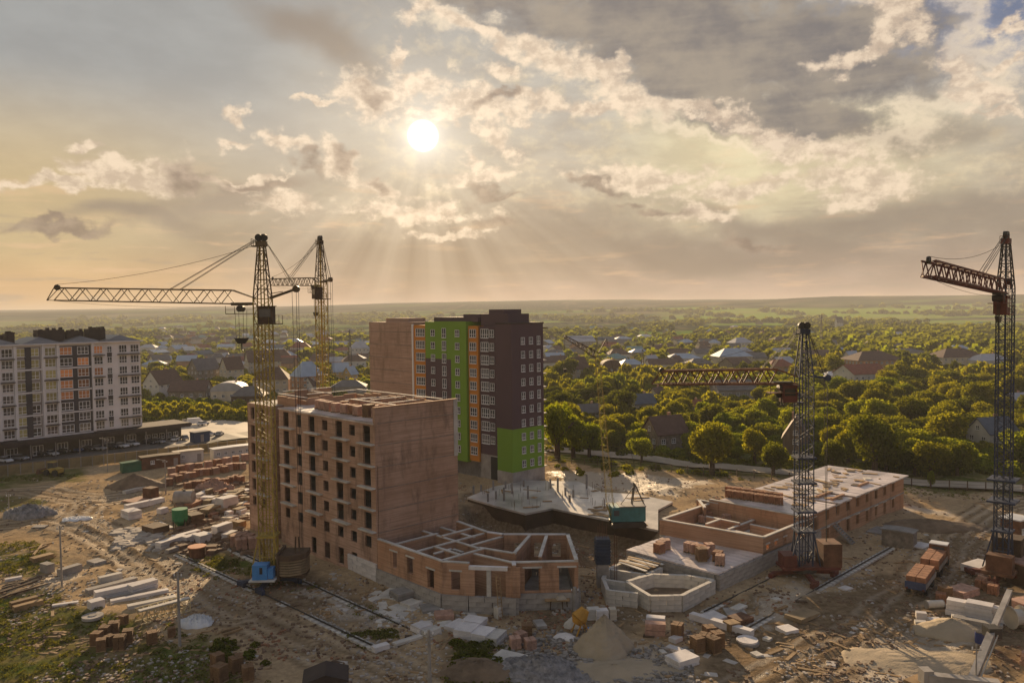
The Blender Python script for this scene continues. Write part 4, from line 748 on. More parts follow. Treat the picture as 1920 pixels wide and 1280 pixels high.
    part('winch', MB().tube((tx, -.7, zt_ - .6), (tx, .7, zt_ - .6), .45, 10).bb(tx - 1.2, tx + 1.5, -.5, .5, zt_ - .15, zt_ + .25), steel, r)
    hk = MB(); zk = zt_ - hook[1]
    for q in (-.8, -.3, .3, .8): hk.bar((tx + q, 0, zt_ - .8), (tx + q * .9, 0, zk), .04)
    part('hook_rope', hk, rope, r); HK = part('hook_block', MB().add([(tx - 1, -.25, zk), (tx + 1, -.25, zk), (tx + 1, .25, zk), (tx - 1, .25, zk), (tx - .5, -.2, zk - .8), (tx + .5, -.2, zk - .8), (tx + .5, .2, zk - .8), (tx - .5, .2, zk - .8)], [(0, 1, 2, 3), (7, 6, 5, 4), (0, 4, 5, 1), (1, 5, 6, 2), (2, 6, 7, 3), (3, 7, 4, 0)]), steel, r)
    part('hook', MB().bar((tx, 0, zk - .8), (tx, 0, zk - 1.7), .12).bar((tx, 0, zk - 1.7), (tx + .35, 0, zk - 1.9), .12).bar((tx + .35, 0, zk - 1.9), (tx + .4, 0, zk - 1.5), .1), steel, HK)
    # cabin
    cx, cy = cabside; cb = part('cabin', MB().bb(cx - 1, cx + 1, cy - .8, cy + .8, zj - 3.6, zj - 1.3).bb(cx - 1.15, cx + 1.15, cy - .95, cy + .95, zj - 1.3, zj - 1.18), cabm if cabm else cj, r); part('cabin_window', MB().bb(cx - .75, cx + .75, cy - .83, cy - .8, zj - 2.7, zj - 1.6), glass, cb)
    part('cabin_gallery', MB().bb(-h - .1, cx + 1.9, -1, 1, zj - 3.75, zj - 3.6).bar((cx + 1.85, -1, zj - 3.6), (cx + 1.85, -1, zj - 2.5), .06).bar((cx + 1, -1, zj - 2.5), (cx + 1.85, -1, zj - 2.5), .06).bar((cx + 1.85, 1, zj - 3.6), (cx + 1.85, 1, zj - 2.5), .06).bar((cx + 1.85, -1, zj - 2.5), (cx + 1.85, 1, zj - 2.5), .06), cj, r)
    # undercarriage in the rail direction
    return r
def under(r, yaw, colr, rail=3.0, fl=2.6):
    R = Matrix.Rotation(yaw, 3, 'Z'); t = lambda x, y, z: R @ Vector((x, y, z))
    part('turntable', MB().tube((0, 0, 1.1), (0, 0, 1.7), 1.7, 16), steel, r); ub = MB()
    for sx in (-1, 1):
        for sy in (-1, 1): ub.bar(t(0, 0, 1.1), t(sx * fl, sy * rail, .8), .6, .45)
    part('chassis_frame', ub, colr, r)
    for sx in (-1, 1):
        for sy in (-1, 1):
            bg = part('wheel_bogie', MB().bar(t(sx * fl - .9, sy * rail, .62), t(sx * fl + .9, sy * rail, .62), .5, .6), colr, r)
            for e in (-.5, .5): part('wheel', MB().tube(t(sx * fl + e, sy * rail - .12, .4), t(sx * fl + e, sy * rail + .12, .4), .32, 10), steel, bg)
LAT = math.atan2(G(698, 1212).y - G(331, 1040).y, G(698, 1212).x - G(331, 1040).x)
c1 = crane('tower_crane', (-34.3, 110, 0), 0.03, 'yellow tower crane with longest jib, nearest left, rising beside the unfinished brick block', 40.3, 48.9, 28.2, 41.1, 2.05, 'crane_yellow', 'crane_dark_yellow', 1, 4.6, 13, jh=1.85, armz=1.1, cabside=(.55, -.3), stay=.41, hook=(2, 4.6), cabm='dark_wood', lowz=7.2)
under(c1, LAT, blue, 2.9, 2.4)
for k in range(6): part('ballast_block', MB().prism([(1.9, -2.0), (3.3, -2.2), (4.7, -1.6), (5.3, -.6), (5.3, 1.6), (1.9, 1.6)], 2.0 + k * .36 + .04, 2.3 + k * .36), 'ballast_concrete', c1)
part('ballast_rack', MB().bb(1.6, 1.9, -2.2, 2, 1.4, 5.2).prism([(1.8, -2.1), (3.3, -2.35), (4.8, -1.75), (5.4, -.7), (5.4, 1.7), (1.8, 1.7)], 4.16, 4.9).bb(-1, 5.3, -1.4, 1.4, 1.6, 1.95).bar((3.9, -1, 4.8), (4.0, -1, 7.2), .18).bar((4.5, -1, 4.8), (4.4, -1, 7.2), .18), 'dark_wood', c1)
wh = part('winch_house', MB().bb(-1.5, .5, -3.0, -1.3, 1.9, 3.9).bb(.55, 1.3, -2.9, -1.6, 2, 3.4), 'cab_blue', c1); part('window', MB().bb(-.5, -.1, -3.04, -3, 2.7, 3.6), glass, wh); part('platform', MB().bb(-1.9, 1.6, -3.4, -1, 1.7, 1.88), pale, wh)
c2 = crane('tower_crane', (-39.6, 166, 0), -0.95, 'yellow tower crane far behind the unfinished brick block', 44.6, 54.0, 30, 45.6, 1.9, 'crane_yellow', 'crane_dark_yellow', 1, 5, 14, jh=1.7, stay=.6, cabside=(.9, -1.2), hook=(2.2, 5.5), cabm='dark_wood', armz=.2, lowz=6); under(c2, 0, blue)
for k in range(6): part('ballast_block', MB().bb(2.6, 6, -1.6, 1.6, 2 + k * .36, 2.32 + k * .36), 'ballast_concrete', c2)
c3 = crane('tower_crane', (40.6, 110.6, 0), 0.0, 'shorter blue tower crane with rust brown jib beside the long low building', 28.5, 35.9, 20.2, 28.5, 2.0, 'crane_blue', 'crane_blue', 1, 3.2, 8, jh=2.0, jw=1.5, stay=.25, cabside=(-2.2, 0), hook=(2.2, 1.2), cabm='crane_red', armz=-.3, jn=15, lowz=6.8, mr=.085, jr=.19)
LR = math.atan2(G(1559, 1086).y - G(1408, 1175).y, G(1559, 1086).x - G(1408, 1175).x); under(c3, LR, redm, 3.0, 3.2)
part('ballast_tank', MB().bb(2.2, 4.8, -1.5, 1.5, 1.9, 5.2), 'rust_brown', c3); part('machine_deck', MB().bb(-3.4, 4.6, -1.6, 1.6, 1.6, 2.0).bb(-3.2, -1.4, -1.4, 1.2, 2, 3.6), redm, c3)
for c in [c for c in bpy.data.objects if c.parent == c3 and c.name.split('.')[0] in ('jib', 'trolley_gallery')]: c.data.materials.clear(); c.data.materials.append(MT['jib_rust'] if 'jib_rust' in MT else mat('jib_rust', (.19, .075, .035), .7, .45, 2))
for a in (9.5, 13.5, 17): part('mast_platform', MB().bb(-1.35, 1.35, -1.35, 1.35, a, a + .25), 'crane_blue', c3)
dv = Vector((42.5 - 67.6, 81.5 - 108.6)); c4 = crane('tower_crane', (67.3, 108.6, 0), math.atan2(-dv.y, -dv.x), 'tall dark tower crane at the right edge with a red cabin and jib', 40.4, 47.9, 36, 41.9, 1.85, 'crane_blue', 'crane_red', 1, 1.6, 12, jh=1.75, stay=.37, cabside=(-2.3, 0), hook=(3.2, 3.0), cabm='crane_red', jn=22, lowz=7, style='x', mr=.085, jr=.13)
for c in [c for c in bpy.data.objects if c.parent == c4 and c.name.split('.')[0] in ('tower_head',)]: c.data.materials.clear(); c.data.materials.append(steel)
under(c4, LR, redm); part('ballast_tank', MB().bb(2.2, 5.5, -1.8, 1.8, 1.9, 5.4), 'dark_wood', c4); part('machine_deck', MB().bb(-3.6, 5.2, -1.9, 1.9, 1.6, 2.0).bb(-3.2, -1.4, -1.7, 1.4, 2, 4.2), 'rust_brown', c4)
for a in (11, 14): part('mast_platform', MB().bb(-1.7, 1.7, -1.7, 1.7, a, a + .25), 'crane_blue', c4)
for ph, c in (('near yellow tower crane', c1), ('short blue tower crane', c3), ('tall right edge crane', c4)): landmark(ph, c.location)
# crawler crane on the slab
cb_ = G(1176, 985, .7); cc = thing('crawler_crane', cb_, .05, 'turquoise crawler crane with thin yellow lattice boom on the pale slab', 'crawler crane')
body = part('body', MB().bb(-2.9, 2.9, -1.6, 1.7, 1.1, 3.6).bb(-2.9, -1.4, -1.75, 1, 1.2, 3.3), 'turquoise_paint', cc); part('deck_roof', MB().bb(-1.6, 3.0, -1.7, 1.8, 3.6, 3.75), metalroof, body); part('cab_window', MB().bb(-2.6, -1.7, -1.79, -1.75, 2.2, 3.1), glass, body); part('body_rib', MB().bb(1, 1.15, -1.66, -1.6, 1.2, 3.5).bb(1.8, 1.95, -1.66, -1.6, 1.2, 3.5), 'turquoise_paint', body)
for s in (-1.5, 1.5): part('crawler_track', MB().bb(-2.6, 2.6, s - .45, s + .45, .12, 1.0).tube((-2.5, s - .45, .5), (-2.5, s + .45, .5), .5, 10).tube((2.5, s - .45, .5), (2.5, s + .45, .5), .5, 10), steel, cc)
top = Vector((-4.9, .5, 29.5)); part('main_boom', lattice(MB(), (-2.6, -.2, 1.6), (-3.0, 0, 4), .4, 1.2, 1, .07).add([], []), yellow, cc); part('upper_boom', lattice(MB(), (-3.0, 0, 4), top, 1.1, .7, 18, .035), yellow, cc)
fj = top + Vector((-5.6, 0, 3.3)); part('fly_jib', lattice(MB(), top, fj, 1.0, .4, 8, .09), ydark, cc); part('jib_strut', MB().bar(top, top + Vector((1.6, 0, 2.8)), .14), ydark, cc)
part('boom_rope', MB().bar(top + Vector((1.6, 0, 2.8)), fj, .05).bar(top + Vector((1.6, 0, 2.8)), (2.2, 0, 6.2), .05).bar(fj, fj - Vector((0, 0, 5.5)), .05), rope, cc); part('gantry', MB().bar((.8, -.5, 3.6), (1.3, -.4, 7.4), .16).bar((.8, .5, 3.6), (1.3, .4, 7.4), .16).bar((3, -.5, 3.6), (1.3, -.4, 7.4), .12).bar((3, .5, 3.6), (1.3, .4, 7.4), .12).bar((-1.2, 0, 3.6), (1.2, 0, 6.8), .1), steel, cc)
part('hook_block', MB().bb(fj.x - .25, fj.x + .25, .3, .7, fj.z - 6.2, fj.z - 5.5), steel, cc); landmark('turquoise crawler crane', cb_)
# crane rails
def rails(a, b, label, gauge=0, desc=''):
    p, q = G(*a), G(*b); o = thing('crane_rail', p, math.atan2(q.y - p.y, q.x - p.x), label, 'rail', 'crane rails'); L_ = (q - p).length
    part('rail', MB().bb(0, L_, -.06, .06, .22, .38), steel, o); part('rail_bed', MB().bb(0, L_, -.55, .55, -.1, .16), pale, o); me = None; n = int(L_ / 1.2)
    sl = MB().bb(-.2, .2, -.62, .62, .1, .19).mesh('sleeper'); sl.materials.append(concrete)
    for k in range(n): part('sleeper', None, None, o, me=sl, loc=(1.2 * k + .6, 0, 0))
rails((331, 1040), (712, 1220), 'crane rail nearer the camera below the near yellow tower crane'); rails((430, 1030), (768, 1183), 'crane rail along the foot of the unfinished brick block')
rails((1400, 1182), (1672, 1028), 'outer crane rail on the open yard side of the blue crane'); rails((1320, 1150), (1560, 1030), 'inner crane rail between blue crane and long low building')
# ------------------------------------------------------------------ vehicles
def car_proto(paint):
    r = thing('car', (0, 0, 0), 0, '', 'car'); m_ = MB(); P = [(-2.1, .35), (-2.15, .8), (-1.9, .95), (-1.5, 1.0), (1.0, .95), (2.0, .8), (2.15, .55), (2.1, .35)]; m_.prof(P, -.85, .85); part('body', m_, paint, r)
    g_ = MB(); vs = [(-1.85, -.78, .97), (1.0, -.78, .94), (1.0, .78, .94), (-1.85, .78, .97), (-1.35, -.62, 1.44), (.2, -.62, 1.44), (.2, .62, 1.44), (-1.35, .62, 1.44)]
    g_.add(vs, [(0, 1, 5, 4), (1, 2, 6, 5), (2, 3, 7, 6), (3, 0, 4, 7)]); part('window_band', g_, 'dark_glass', r); part('roof', MB().box((-.58, 0, 1.46), (1.6, 1.28, .06)), paint, r)
    for sx in (-1.35, 1.35):
        for sy in (-.82, .82): part('wheel', MB().tube((sx, sy - .1, .33), (sx, sy + .1, .33), .33, 10), 'rubber', r)
    for sy in (-.6, .6): part('headlight', MB().box((2.1, sy, .68), (.1, .3, .14)), 'white_frame', r); part('tail_light', MB().box((-2.1, sy, .78), (.1, .25, .14)), 'crane_red', r)
    return Proto(r)
cm_ = {'white': mat('car_white', (.65, .65, .65), .35, .05), 'silver': mat('car_silver', (.35, .35, .36), .35, .05, metal=.4), 'black': mat('car_black', (.025, .025, .03), .3, .05), 'blue': mat('car_blue', (.06, .09, .2), .35, .05), 'beige': mat('car_beige', (.3, .26, .2), .35, .05)}
CP = {k: car_proto(v) for k, v in cm_.items()}
cars = [(10, 868, 'white'), (38, 864, 'silver'), (76, 856, 'black'), (96, 854, 'white'), (116, 851, 'black'), (141, 847, 'blue'), (166, 845, 'black'), (185, 844, 'silver'), (209, 841, 'black'), (228, 839, 'white'), (248, 836, 'white'), (278, 832, 'black'), (296, 830, 'silver'), (320, 806, 'black'), (345, 794, 'beige'), (381, 797, 'white'), (330, 826, 'white'), (346, 824, 'silver'), (392, 817, 'white'), (412, 817, 'silver'), (1259, 836, 'white')]
landmark('dark shop floor', G(120, 858)); landmark('blue kiosk', G(375, 822))
for k, (px, py, c) in enumerate(cars):
    p = G(px, py, .35); o = CP[c].put((p.x, p.y, hz(p.x, p.y) + .38 if k < 13 else .4), YAW - 1.2 + (k * 37 % 10) * .03 if k < 13 else YAW + .4 + (k % 3) * .5); later(o, f"{c} parked car", 'car', 'cars parked near the apartment block', p)
p = G(366, 795, .4); v = thing('van', p, .6, 'white delivery van parked behind the apartment block annex', 'van'); part('body', MB().prof([(-2.5, .4), (-2.5, 2.2), (1.4, 2.2), (2.2, 1.2), (2.6, 1.0), (2.6, .4)], -.95, .95), 'white_paint', v); part('windscreen', MB().add([(1.45, -.8, 2.12), (2.18, -.85, 1.24), (2.18, .85, 1.24), (1.45, .8, 2.12)], [(0, 1, 2, 3)]), 'dark_glass', v)
for sx in (-1.6, 1.7):
    for sy in (-.9, .9): part('wheel', MB().tube((sx, sy - .1, .36), (sx, sy + .1, .36), .36, 10), 'rubber', v)
p = G(375, 827, .35); kb = thing('kiosk', p, YAW + .1, 'dark blue box kiosk standing in the car park', 'kiosk'); part('wall', MB().bb(-2.4, 2.4, -1.4, 1.4, 0, 2.9), mat('navy', (.03, .06, .14), .5, .2, 1), kb); part('roof', MB().bb(-2.6, 2.6, -1.6, 1.6, 2.9, 3.05), 'grey_metal_roof', kb); part('door', MB().bb(-.5, .5, -1.44, -1.4, 0, 2.2), 'grey_plaster', kb)
# lorry and trailer loaded with bricks
a, b = G(1716, 1118), G(1768, 1048); yw = math.atan2(b.y - a.y, b.x - a.x); lo = thing('brick_lorry', (a.x, a.y, hz(a.x, a.y)), yw, 'lorry with trailer carrying pallets of orange bricks on the right dirt road', 'lorry'); LL = (b - a).length; landmark('lorry loaded with bricks', (a + b) / 2)
for x0, x1 in ((0, 6.6), (9.0, 15.2)):
    part('flatbed', MB().bb(x0, x1, -1.25, 1.25, 1.0, 1.25), 'dark_wood', lo); part('side_board', MB().bb(x0, x1, -1.3, -1.25, 1.1, 1.75).bb(x0, x1, 1.25, 1.3, 1.1, 1.75), mat('side_board', (.3, .27, .24), .8, .3, 2), lo)
    for i in range(6):
        for j in range(2):
            w = (x1 - x0 - .3) / 6; part('brick_pack', MB().box((x0 + .15 + w * (i + .5), -.6 + 1.2 * j, 1.9), (w - .08, 1.12, 1.25)), 'brick_pack', lo)
    for sx in (x0 + 1.2, x1 - 1.4) if x0 == 0 else (x0 + 1.2, x0 + 2.5):
        for sy in (-1.05, 1.05): part('wheel', MB().tube((sx, sy - .2, .5), (sx, sy + .2, .5), .5, 12), 'rubber', lo)
part('tailgate', MB().bb(-.1, 0, -1.25, 1.25, .9, 1.9), mat('tailgate_blue', (.06, .08, .16), .6, .3, 2), lo)
for sy in (-1, 1): part('tail_light', MB().bb(-.16, -.1, sy * 1 - .15, sy * 1 + .15, .9, 1.1), 'crane_red', lo)
part('drawbar', MB().bb(6.6, 9.0, -.15, .15, .8, 1.0), steel, lo); cbn = part('cab', MB().prof([(15.4, .6), (15.4, 3.1), (17.0, 3.1), (17.3, 1.9), (17.4, .6)], -1.2, 1.2), 'rust_brown', lo); part('cab_roof', MB().bb(15.35, 17.1, -1.2, 1.2, 3.1, 3.25), 'white_paint', cbn); part('windscreen', MB().add([(17.05, -1.05, 2.95), (17.3, -1.05, 2.0), (17.3, 1.05, 2.0), (17.05, 1.05, 2.95)], [(0, 1, 2, 3)]), 'dark_glass', cbn); part('rear_window', MB().bb(15.36, 15.4, -.8, .8, 2.1, 2.8), 'dark_glass', cbn)
for sy in (-1.05, 1.05): part('wheel', MB().tube((16.3, sy - .2, .5), (16.3, sy + .2, .5), .5, 12), 'rubber', lo)
# loader at the left
p = G(98, 893); tr_ = thing('wheel_loader', (p.x, p.y, hz(p.x, p.y)), 2.9, 'yellow wheel loader parked before the boundary fence at the left', 'loader'); landmark('yellow wheel loader', p)
part('body', MB().prof([(-2.6, .7), (-2.6, 1.7), (-.6, 1.9), (.8, 1.5), (1.2, .7)], -.8, .8), 'crane_yellow', tr_); cb1 = part('cab', MB().bb(-.9, .6, -.7, .7, 1.7, 3.1), 'dark_glass', tr_); part('cab_roof', MB().bb(-1, .75, -.8, .8, 3.1, 3.2), 'crane_yellow', cb1)
part('lift_arm', MB().bar((.6, -.5, 1.4), (2.8, -.5, 1.0), .2).bar((.6, .5, 1.4), (2.8, .5, 1.0), .2), 'crane_yellow', tr_); part('bucket', MB().prof([(2.7, .3), (2.7, 1.4), (3.1, 1.5), (3.7, .3)], -1.2, 1.2), 'rust_brown', tr_)
for sx in (-1.7, .7):
    for sy in (-.95, .95): part('wheel', MB().tube((sx, sy - .25, .75), (sx, sy + .25, .75), .75, 12), 'rubber', tr_)
# ------------------------------------------------------------------ fences, cabins, poles
a, b = G(-190, 915), G(468, 840); d = (b - a); Lf = d.length; fy = math.atan2(d.y, d.x); fo = thing('boundary_fence', a, fy, 'long boundary fence of wooden panels between yard and car park', 'fence'); landmark('boundary fence', G(200, 876)); n = int(Lf / 2.6); pm_ = MB().bb(0, 2.5, -.05, .05, .2, 2.5).mesh('fence_panel'); pm_.materials.append(mat('fence_panel', (.26, .2, .1), .85, .4, 1, rnd=.35)); po_ = MB().bb(-.1, .1, -.12, .12, 0, 2.75).mesh('fence_post'); po_.materials.append(greyc)
for k in range(n): part('fence_panel', None, None, fo, me=pm_, loc=(2.6 * k + .08, 0, 0)); part('fence_post', None, None, fo, me=po_, loc=(2.6 * k, 0, 0))
part('top_rail', MB().bb(0, Lf, -.1, .1, 2.5, 2.62), 'wood', fo)
P_ = [(1024, 868), (1120, 874), (1230, 884), (1350, 893), (1480, 902), (1640, 911), (1780, 917), (1990, 928)]; fo = thing('wire_fence', G(*P_[0]), 0, 'low wire fence with thin posts along the far side of the yard', 'fence'); o = G(*P_[0]); me = MB().bb(-.08, .08, -.08, .08, -.3, 2.0).mesh('fence_post'); me.materials.append(dwood); wires = MB(); landmark('low wire fence', G(1480, 902))
for q, e in zip(P_, P_[1:]):
    q, e = G(*q) - o, G(*e) - o; n = max(1, int((e - q).length / 3.2))
    for k in range(n): w = q.lerp(e, k / n); part('fence_post', None, None, fo, me=me, loc=w)
    for z in (.5, 1.2, 1.8): wires.bar(q + Vector((0, 0, z)), e + Vector((0, 0, z)), .05)
part('wire', wires, 'fence_wire', fo)
def cabin_box(px, py, w, dpt, h, yaw, wm_, rm_, label, cat, wins=2, door=True, pitched=False, lm=None):
    p = G(px, py); o = thing(cat.replace(' ', '_'), (p.x, p.y, hz(p.x, p.y) - .05), yaw, label, cat); part('wall', MB().bb(-w / 2, w / 2, -dpt / 2, dpt / 2, 0, h), wm_, o)
    part('roof', MB().prof([(-w / 2 - .2, h + .02), (w / 2 + .2, h + .02), (w / 2 + .2, h + .2), (0, h + (.9 if pitched else .3)), (-w / 2 - .2, h + .2)], -dpt / 2 - .2, dpt / 2 + .2), rm_, o)
    for k in range(wins): window(o, .9, .9, (-w / 2 + w * (k + .6) / (wins + 1.2), -dpt / 2 - .01, h * .58), 0)
    if door: part('door', MB().bb(w / 2 - 1.6, w / 2 - .6, -dpt / 2 - .06, -dpt / 2, .1, 2.1), 'grey_plaster', o)
    if lm: landmark(lm, p)
    return o
cabin_box(249, 882, 5.2, 2.4, 2.2, fy, 'green_paint', 'green_paint', 'dark green steel container standing by the boundary fence', 'container', 0, False); cabin_box(300, 876, 9, 3, 2.9, fy, 'rust_brown', 'dark_wood', 'brown site shed with pale door by the boundary fence', 'shed', 1, True, lm='brown site shed')
cabin_box(353, 866, 7, 2.6, 2.9, fy, 'white_plaster', 'cream_plaster', 'cream white site cabin between brown shed and long cabin', 'site cabin', 1, True, lm='cream site cabin'); cabin_box(440, 856, 12, 3, 2.9, fy + .05, 'white_plaster', 'whitish_sheet', 'long white site cabin with a row of windows', 'site cabin', 5, False, lm='long white site cabin')
cabin_box(1686, 1022, 4.6, 2.6, 2.5, YAW - 1.45, 'stone_wall', 'grey_concrete', 'small grey concrete substation box beside the right dirt road', 'concrete box', 0, False, lm='grey concrete substation box')
cabin_box(612, 1312, 4.0, 3.0, 2.2, .2, 'navy', 'dark_roof', 'small blue shed with dark roof at the lower picture edge', 'shed', 0, False, True, lm='blue shed with dark roof')
cabin_box(1905, 1020, 3.5, 3, 4, .5, 'rust_brown', 'whitish_sheet', 'rust coloured hut with white roof behind the right edge crane', 'hut', 1, False)
cabin_box(1925, 1090, 4, 3, 3, .3, 'dark_wood', 'pink_brick_pack', 'dark timber hut beside the right edge crane', 'hut', 0, False)
def pole(px, py, top, label, lamp=False, r=.16):
    p = G(px, py); z = ZA(p.x, p.y, top) - hz(p.x, p.y); o = thing('utility_pole', (p.x, p.y, hz(p.x, p.y)), 0, label, 'pole'); part('shaft', MB().tube((0, 0, -.2), (0, 0, z), r, 8, r * .65), 'concrete', o); part('cross_arm', MB().bar((-.5, 0, z - .5), (.5, 0, z - .5), .1) if not lamp else MB().bar((0, 0, z - .1), (-1.3, 0, z + .1), .1).bb(-1.8, -1.2, -.15, .15, z, z + .15), 'grey_concrete', o)
    part('insulator', MB().tube((.4, 0, z - .45), (.4, 0, z - .2), .07, 6).tube((-.4, 0, z - .45), (-.4, 0, z - .2), .07, 6), 'white_frame', o); return o
pole(337, 1210, 1072, 'pale concrete pole beside the beam stacks at the lower left', r=.2); pole(116, 1098, 985, 'thin concrete pole by the wet puddle at the left'); pole(311, 925, 862, 'concrete lamp pole in front of the brick pallet rows', True); pole(806, 1300, 1180, 'thick concrete pole rising from the lower picture edge', r=.22); pole(202, 882, 822, 'slim lamp post at the boundary fence', True, .1); pole(17, 960, 925, 'short dark post by the scrap heap at the far left', r=.1); pole(1830, 1290, 1208, 'thin short post near the grey conveyor boom', r=.1)
pole(1078, 1140, 1100, 'short pale concrete post at the corner of the roofless walls', r=.35)
# ------------------------------------------------------------------ building material in the yard
def px_item(name, cat, desc, a, b, w, h, m_, group=None, label=None, z=0.0, n=1, taper=1.0, pname='block'):
    p, q = G(*a), G(*b); c = (p + q) / 2; L_ = (q - p).length; o = thing(name, (c.x, c.y, hz(c.x, c.y) + z), math.atan2(q.y - p.y, q.x - p.x), label or '', cat, group)
    hh = h / n
    for k in range(n): part(pname, MB().box((.06 * ((k * 7) % 3 - 1), .05 * ((k * 5) % 3 - 1), hh * (k + .5)), (L_, w, hh * .93)), m_, o)
    if not label: later(o, desc, cat, group, c)
    return o
B_ = px_item; gB = 'concrete beams stacked in the left yard'
B_('beam_stack', 'concrete beam', 'thick double white concrete beam', (178, 1122), (288, 1098), 1.3, 1.3, 'white_concrete', gB, n=2, pname='beam'); B_('beam_stack', 'concrete beam', 'short thick white concrete beam', (244, 1112), (292, 1098), 1.5, 1.2, 'white_concrete', gB, n=2, pname='beam'); B_('beam_stack', 'concrete beam', 'long weathered concrete beam', (163, 1108), (255, 1084), 1.2, .6, 'concrete', gB, pname='beam')
B_('beam', 'concrete beam', 'square edged pale beam', (186, 1090), (228, 1080), 1, .9, 'pale_concrete', gB); B_('slab_plank', 'concrete beam', 'flat white concrete plank', (208, 1132), (316, 1110), .9, .45, 'white_concrete', gB); B_('slab_plank', 'concrete beam', 'flat grey concrete plank', (200, 1124), (292, 1104), .7, .5, 'concrete', gB); B_('slab_plank', 'concrete beam', 'flat cream concrete plank', (240, 1146), (330, 1127), 1.0, .5, 'pale_concrete', gB)
B_('slab_plank', 'timber plank', 'long bleached plank', (99, 1139), (148, 1132), .6, .25, 'white_concrete', 'planks'); B_('concrete_block', 'concrete block', 'white cubic concrete block', (168, 1147), (194, 1140), 1.5, 1.1, 'white_concrete', 'blocks'); B_('beam', 'concrete beam', 'brownish square beam', (112, 1078), (150, 1066), 1.2, 1.1, 'concrete', gB)
landmark('stacked white beams', G(240, 1112)); landmark('lower left brick pallets', G(212, 1200)); landmark('bright wet patch at the left', G(130, 1080)); landmark('green hopper', G(338, 985)); landmark('grey cylindrical tank', G(346, 945)); landmark('pointed sand pile', G(1133, 1215)); landmark('left dirt road fork', G(150, 990)); landmark('bottom left grass field', G(60, 1220)); landmark('long brick pallet row', G(400, 885)); landmark('flat sand mound', G(1790, 1190)); landmark('near yellow crane ballast', G(575, 1080))
for a, b, w, h in [((26, 1144), (80, 1130), .9, .8), ((20, 1135), (70, 1122), .9, .7)]: B_('beam', 'timber beam', 'brown timber beam', a, b, w, h, 'wood', 'brown beams')
# steel truss lying in the grass
p, q = G(258, 1172), G(352, 1146); c = (p + q) / 2; o = thing('steel_truss', (c.x, c.y, hz(c.x, c.y)), math.atan2(q.y - p.y, q.x - p.x), 'yellow steel truss frame lying beside the concrete pole', 'truss'); Lh = (q - p).length / 2; part('frame', lattice(MB(), (-Lh, 0, .8), (Lh, 0, .8), 1.6, 1.6, 7, .09), mat('truss_cream', (.55, .45, .25), .6, .3, 1), o); part('plank', MB().bb(-Lh, Lh, -.9, -.2, 1.62, 1.75), 'pale_concrete', o)
o = thing('manhole_cover', (G(174, 1164).x, G(174, 1164).y, hz(G(174, 1164).x, G(174, 1164).y)), 0, 'round brown concrete lid lying in the grass by the beams', 'lid'); part('disc', MB().tube((0, 0, 0), (0, 0, .35), 1.25, 18), 'concrete', o); part('rim', MB().tube((0, 0, .35), (0, 0, .42), .5, 12), greyc, o)
o = thing('manhole_cover', (G(1401, 1203).x, G(1401, 1203).y, hz(G(1401, 1203).x, G(1401, 1203).y)), 0, 'round white concrete cover in front of the crane rails', 'lid'); part('disc', MB().tube((0, 0, .3), (0, 0, .5), 1.2, 22), 'white_concrete', o); part('lower_disc', MB().tube((.1, -.1, 0), (.1, -.1, .28), 1.2, 22), greyc, o)
def heap(name, cat, label, px, py, rx, ry, h, m_, n=44, sharp=1.0, seed=1, rough=.12, kind=None):
    p = G(px, py); vs = []; fs = []; rg_ = random.Random(seed); K = 20; off = [rg_.random() * 6 for _ in range(4)]
    for k in range(K + 1):
        for i in range(n):
            t = k / K; a = 2 * math.pi * i / n; w = 1 + .14 * math.sin(2 * a + off[0]) + .1 * math.sin(3 * a + off[1]) + .05 * math.sin(7 * a + off[2]); r_ = 1 - t; z = h * (t ** sharp) * (1 if k < K else 1) + rough * h * (rg_.random() - .5) * (0 < k)
            if k == 0: z = -.4
            vs.append((rx * r_ * w * math.cos(a), ry * r_ * w * math.sin(a), z))
    for k in range(K):
        for i in range(n): fs.append((k * n + i, k * n + (i + 1) % n, (k + 1) * n + (i + 1) % n, (k + 1) * n + i))
    o = part(name, MB().add(vs, fs), m_, loc=(p.x, p.y, hz(p.x, p.y))); tag(o, label, cat)
    for f in o.data.polygons: f.use_smooth = True
    return o
heap('sand_pile', 'sand pile', 'tall pointed sand pile at the bottom centre', 1133, 1218, 3.6, 3.4, 4.2, 'sand', sharp=.85, seed=2, rough=.09); heap('sand_spill', 'sand pile', 'low wide spill of sand around the pointed pile', 1150, 1258, 8, 4, .8, 'sand', sharp=1.1, seed=3, rough=.15)
heap('gravel_heap', 'gravel heap', 'dark gravel heap beside the boundary fence yard', 251, 912, 6, 4.2, 2.9, 'soil_heap', sharp=.9, seed=4, rough=.06); heap('rubble_heap', 'rubble heap', 'grey rubble heap in the bottom centre', 1010, 1262, 6, 3.6, 1.9, 'grey_gravel', sharp=.7, seed=5, rough=.3); heap('sand_mound', 'sand pile', 'flat sand mound at the lower right', 1785, 1185, 4.8, 3.2, 1.7, 'sand', sharp=.7, seed=6, rough=.07); heap('sand_mound', 'sand pile', 'low pale sand spread below the flat mound', 1730, 1240, 8, 4.5, .5, 'sand', sharp=.8, seed=7, rough=.2)
heap('scrap_heap', 'rubble heap', 'dark bushy scrap heap at the far left', 55, 968, 4.5, 3, 2.1, 'grey_gravel', sharp=.6, seed=8, rough=.4); heap('soil_bank', 'soil heap', 'dark soil bank behind the grey concrete box', 1740, 985, 9, 4, 1.5, 'soil_heap', sharp=.8, seed=9, rough=.15); heap('soil_bank', 'soil heap', 'overgrown soil bank at the bottom between pole and rubble', 900, 1262, 5, 3, 1.4, 'soil_heap', sharp=.7, seed=10, rough=.2)
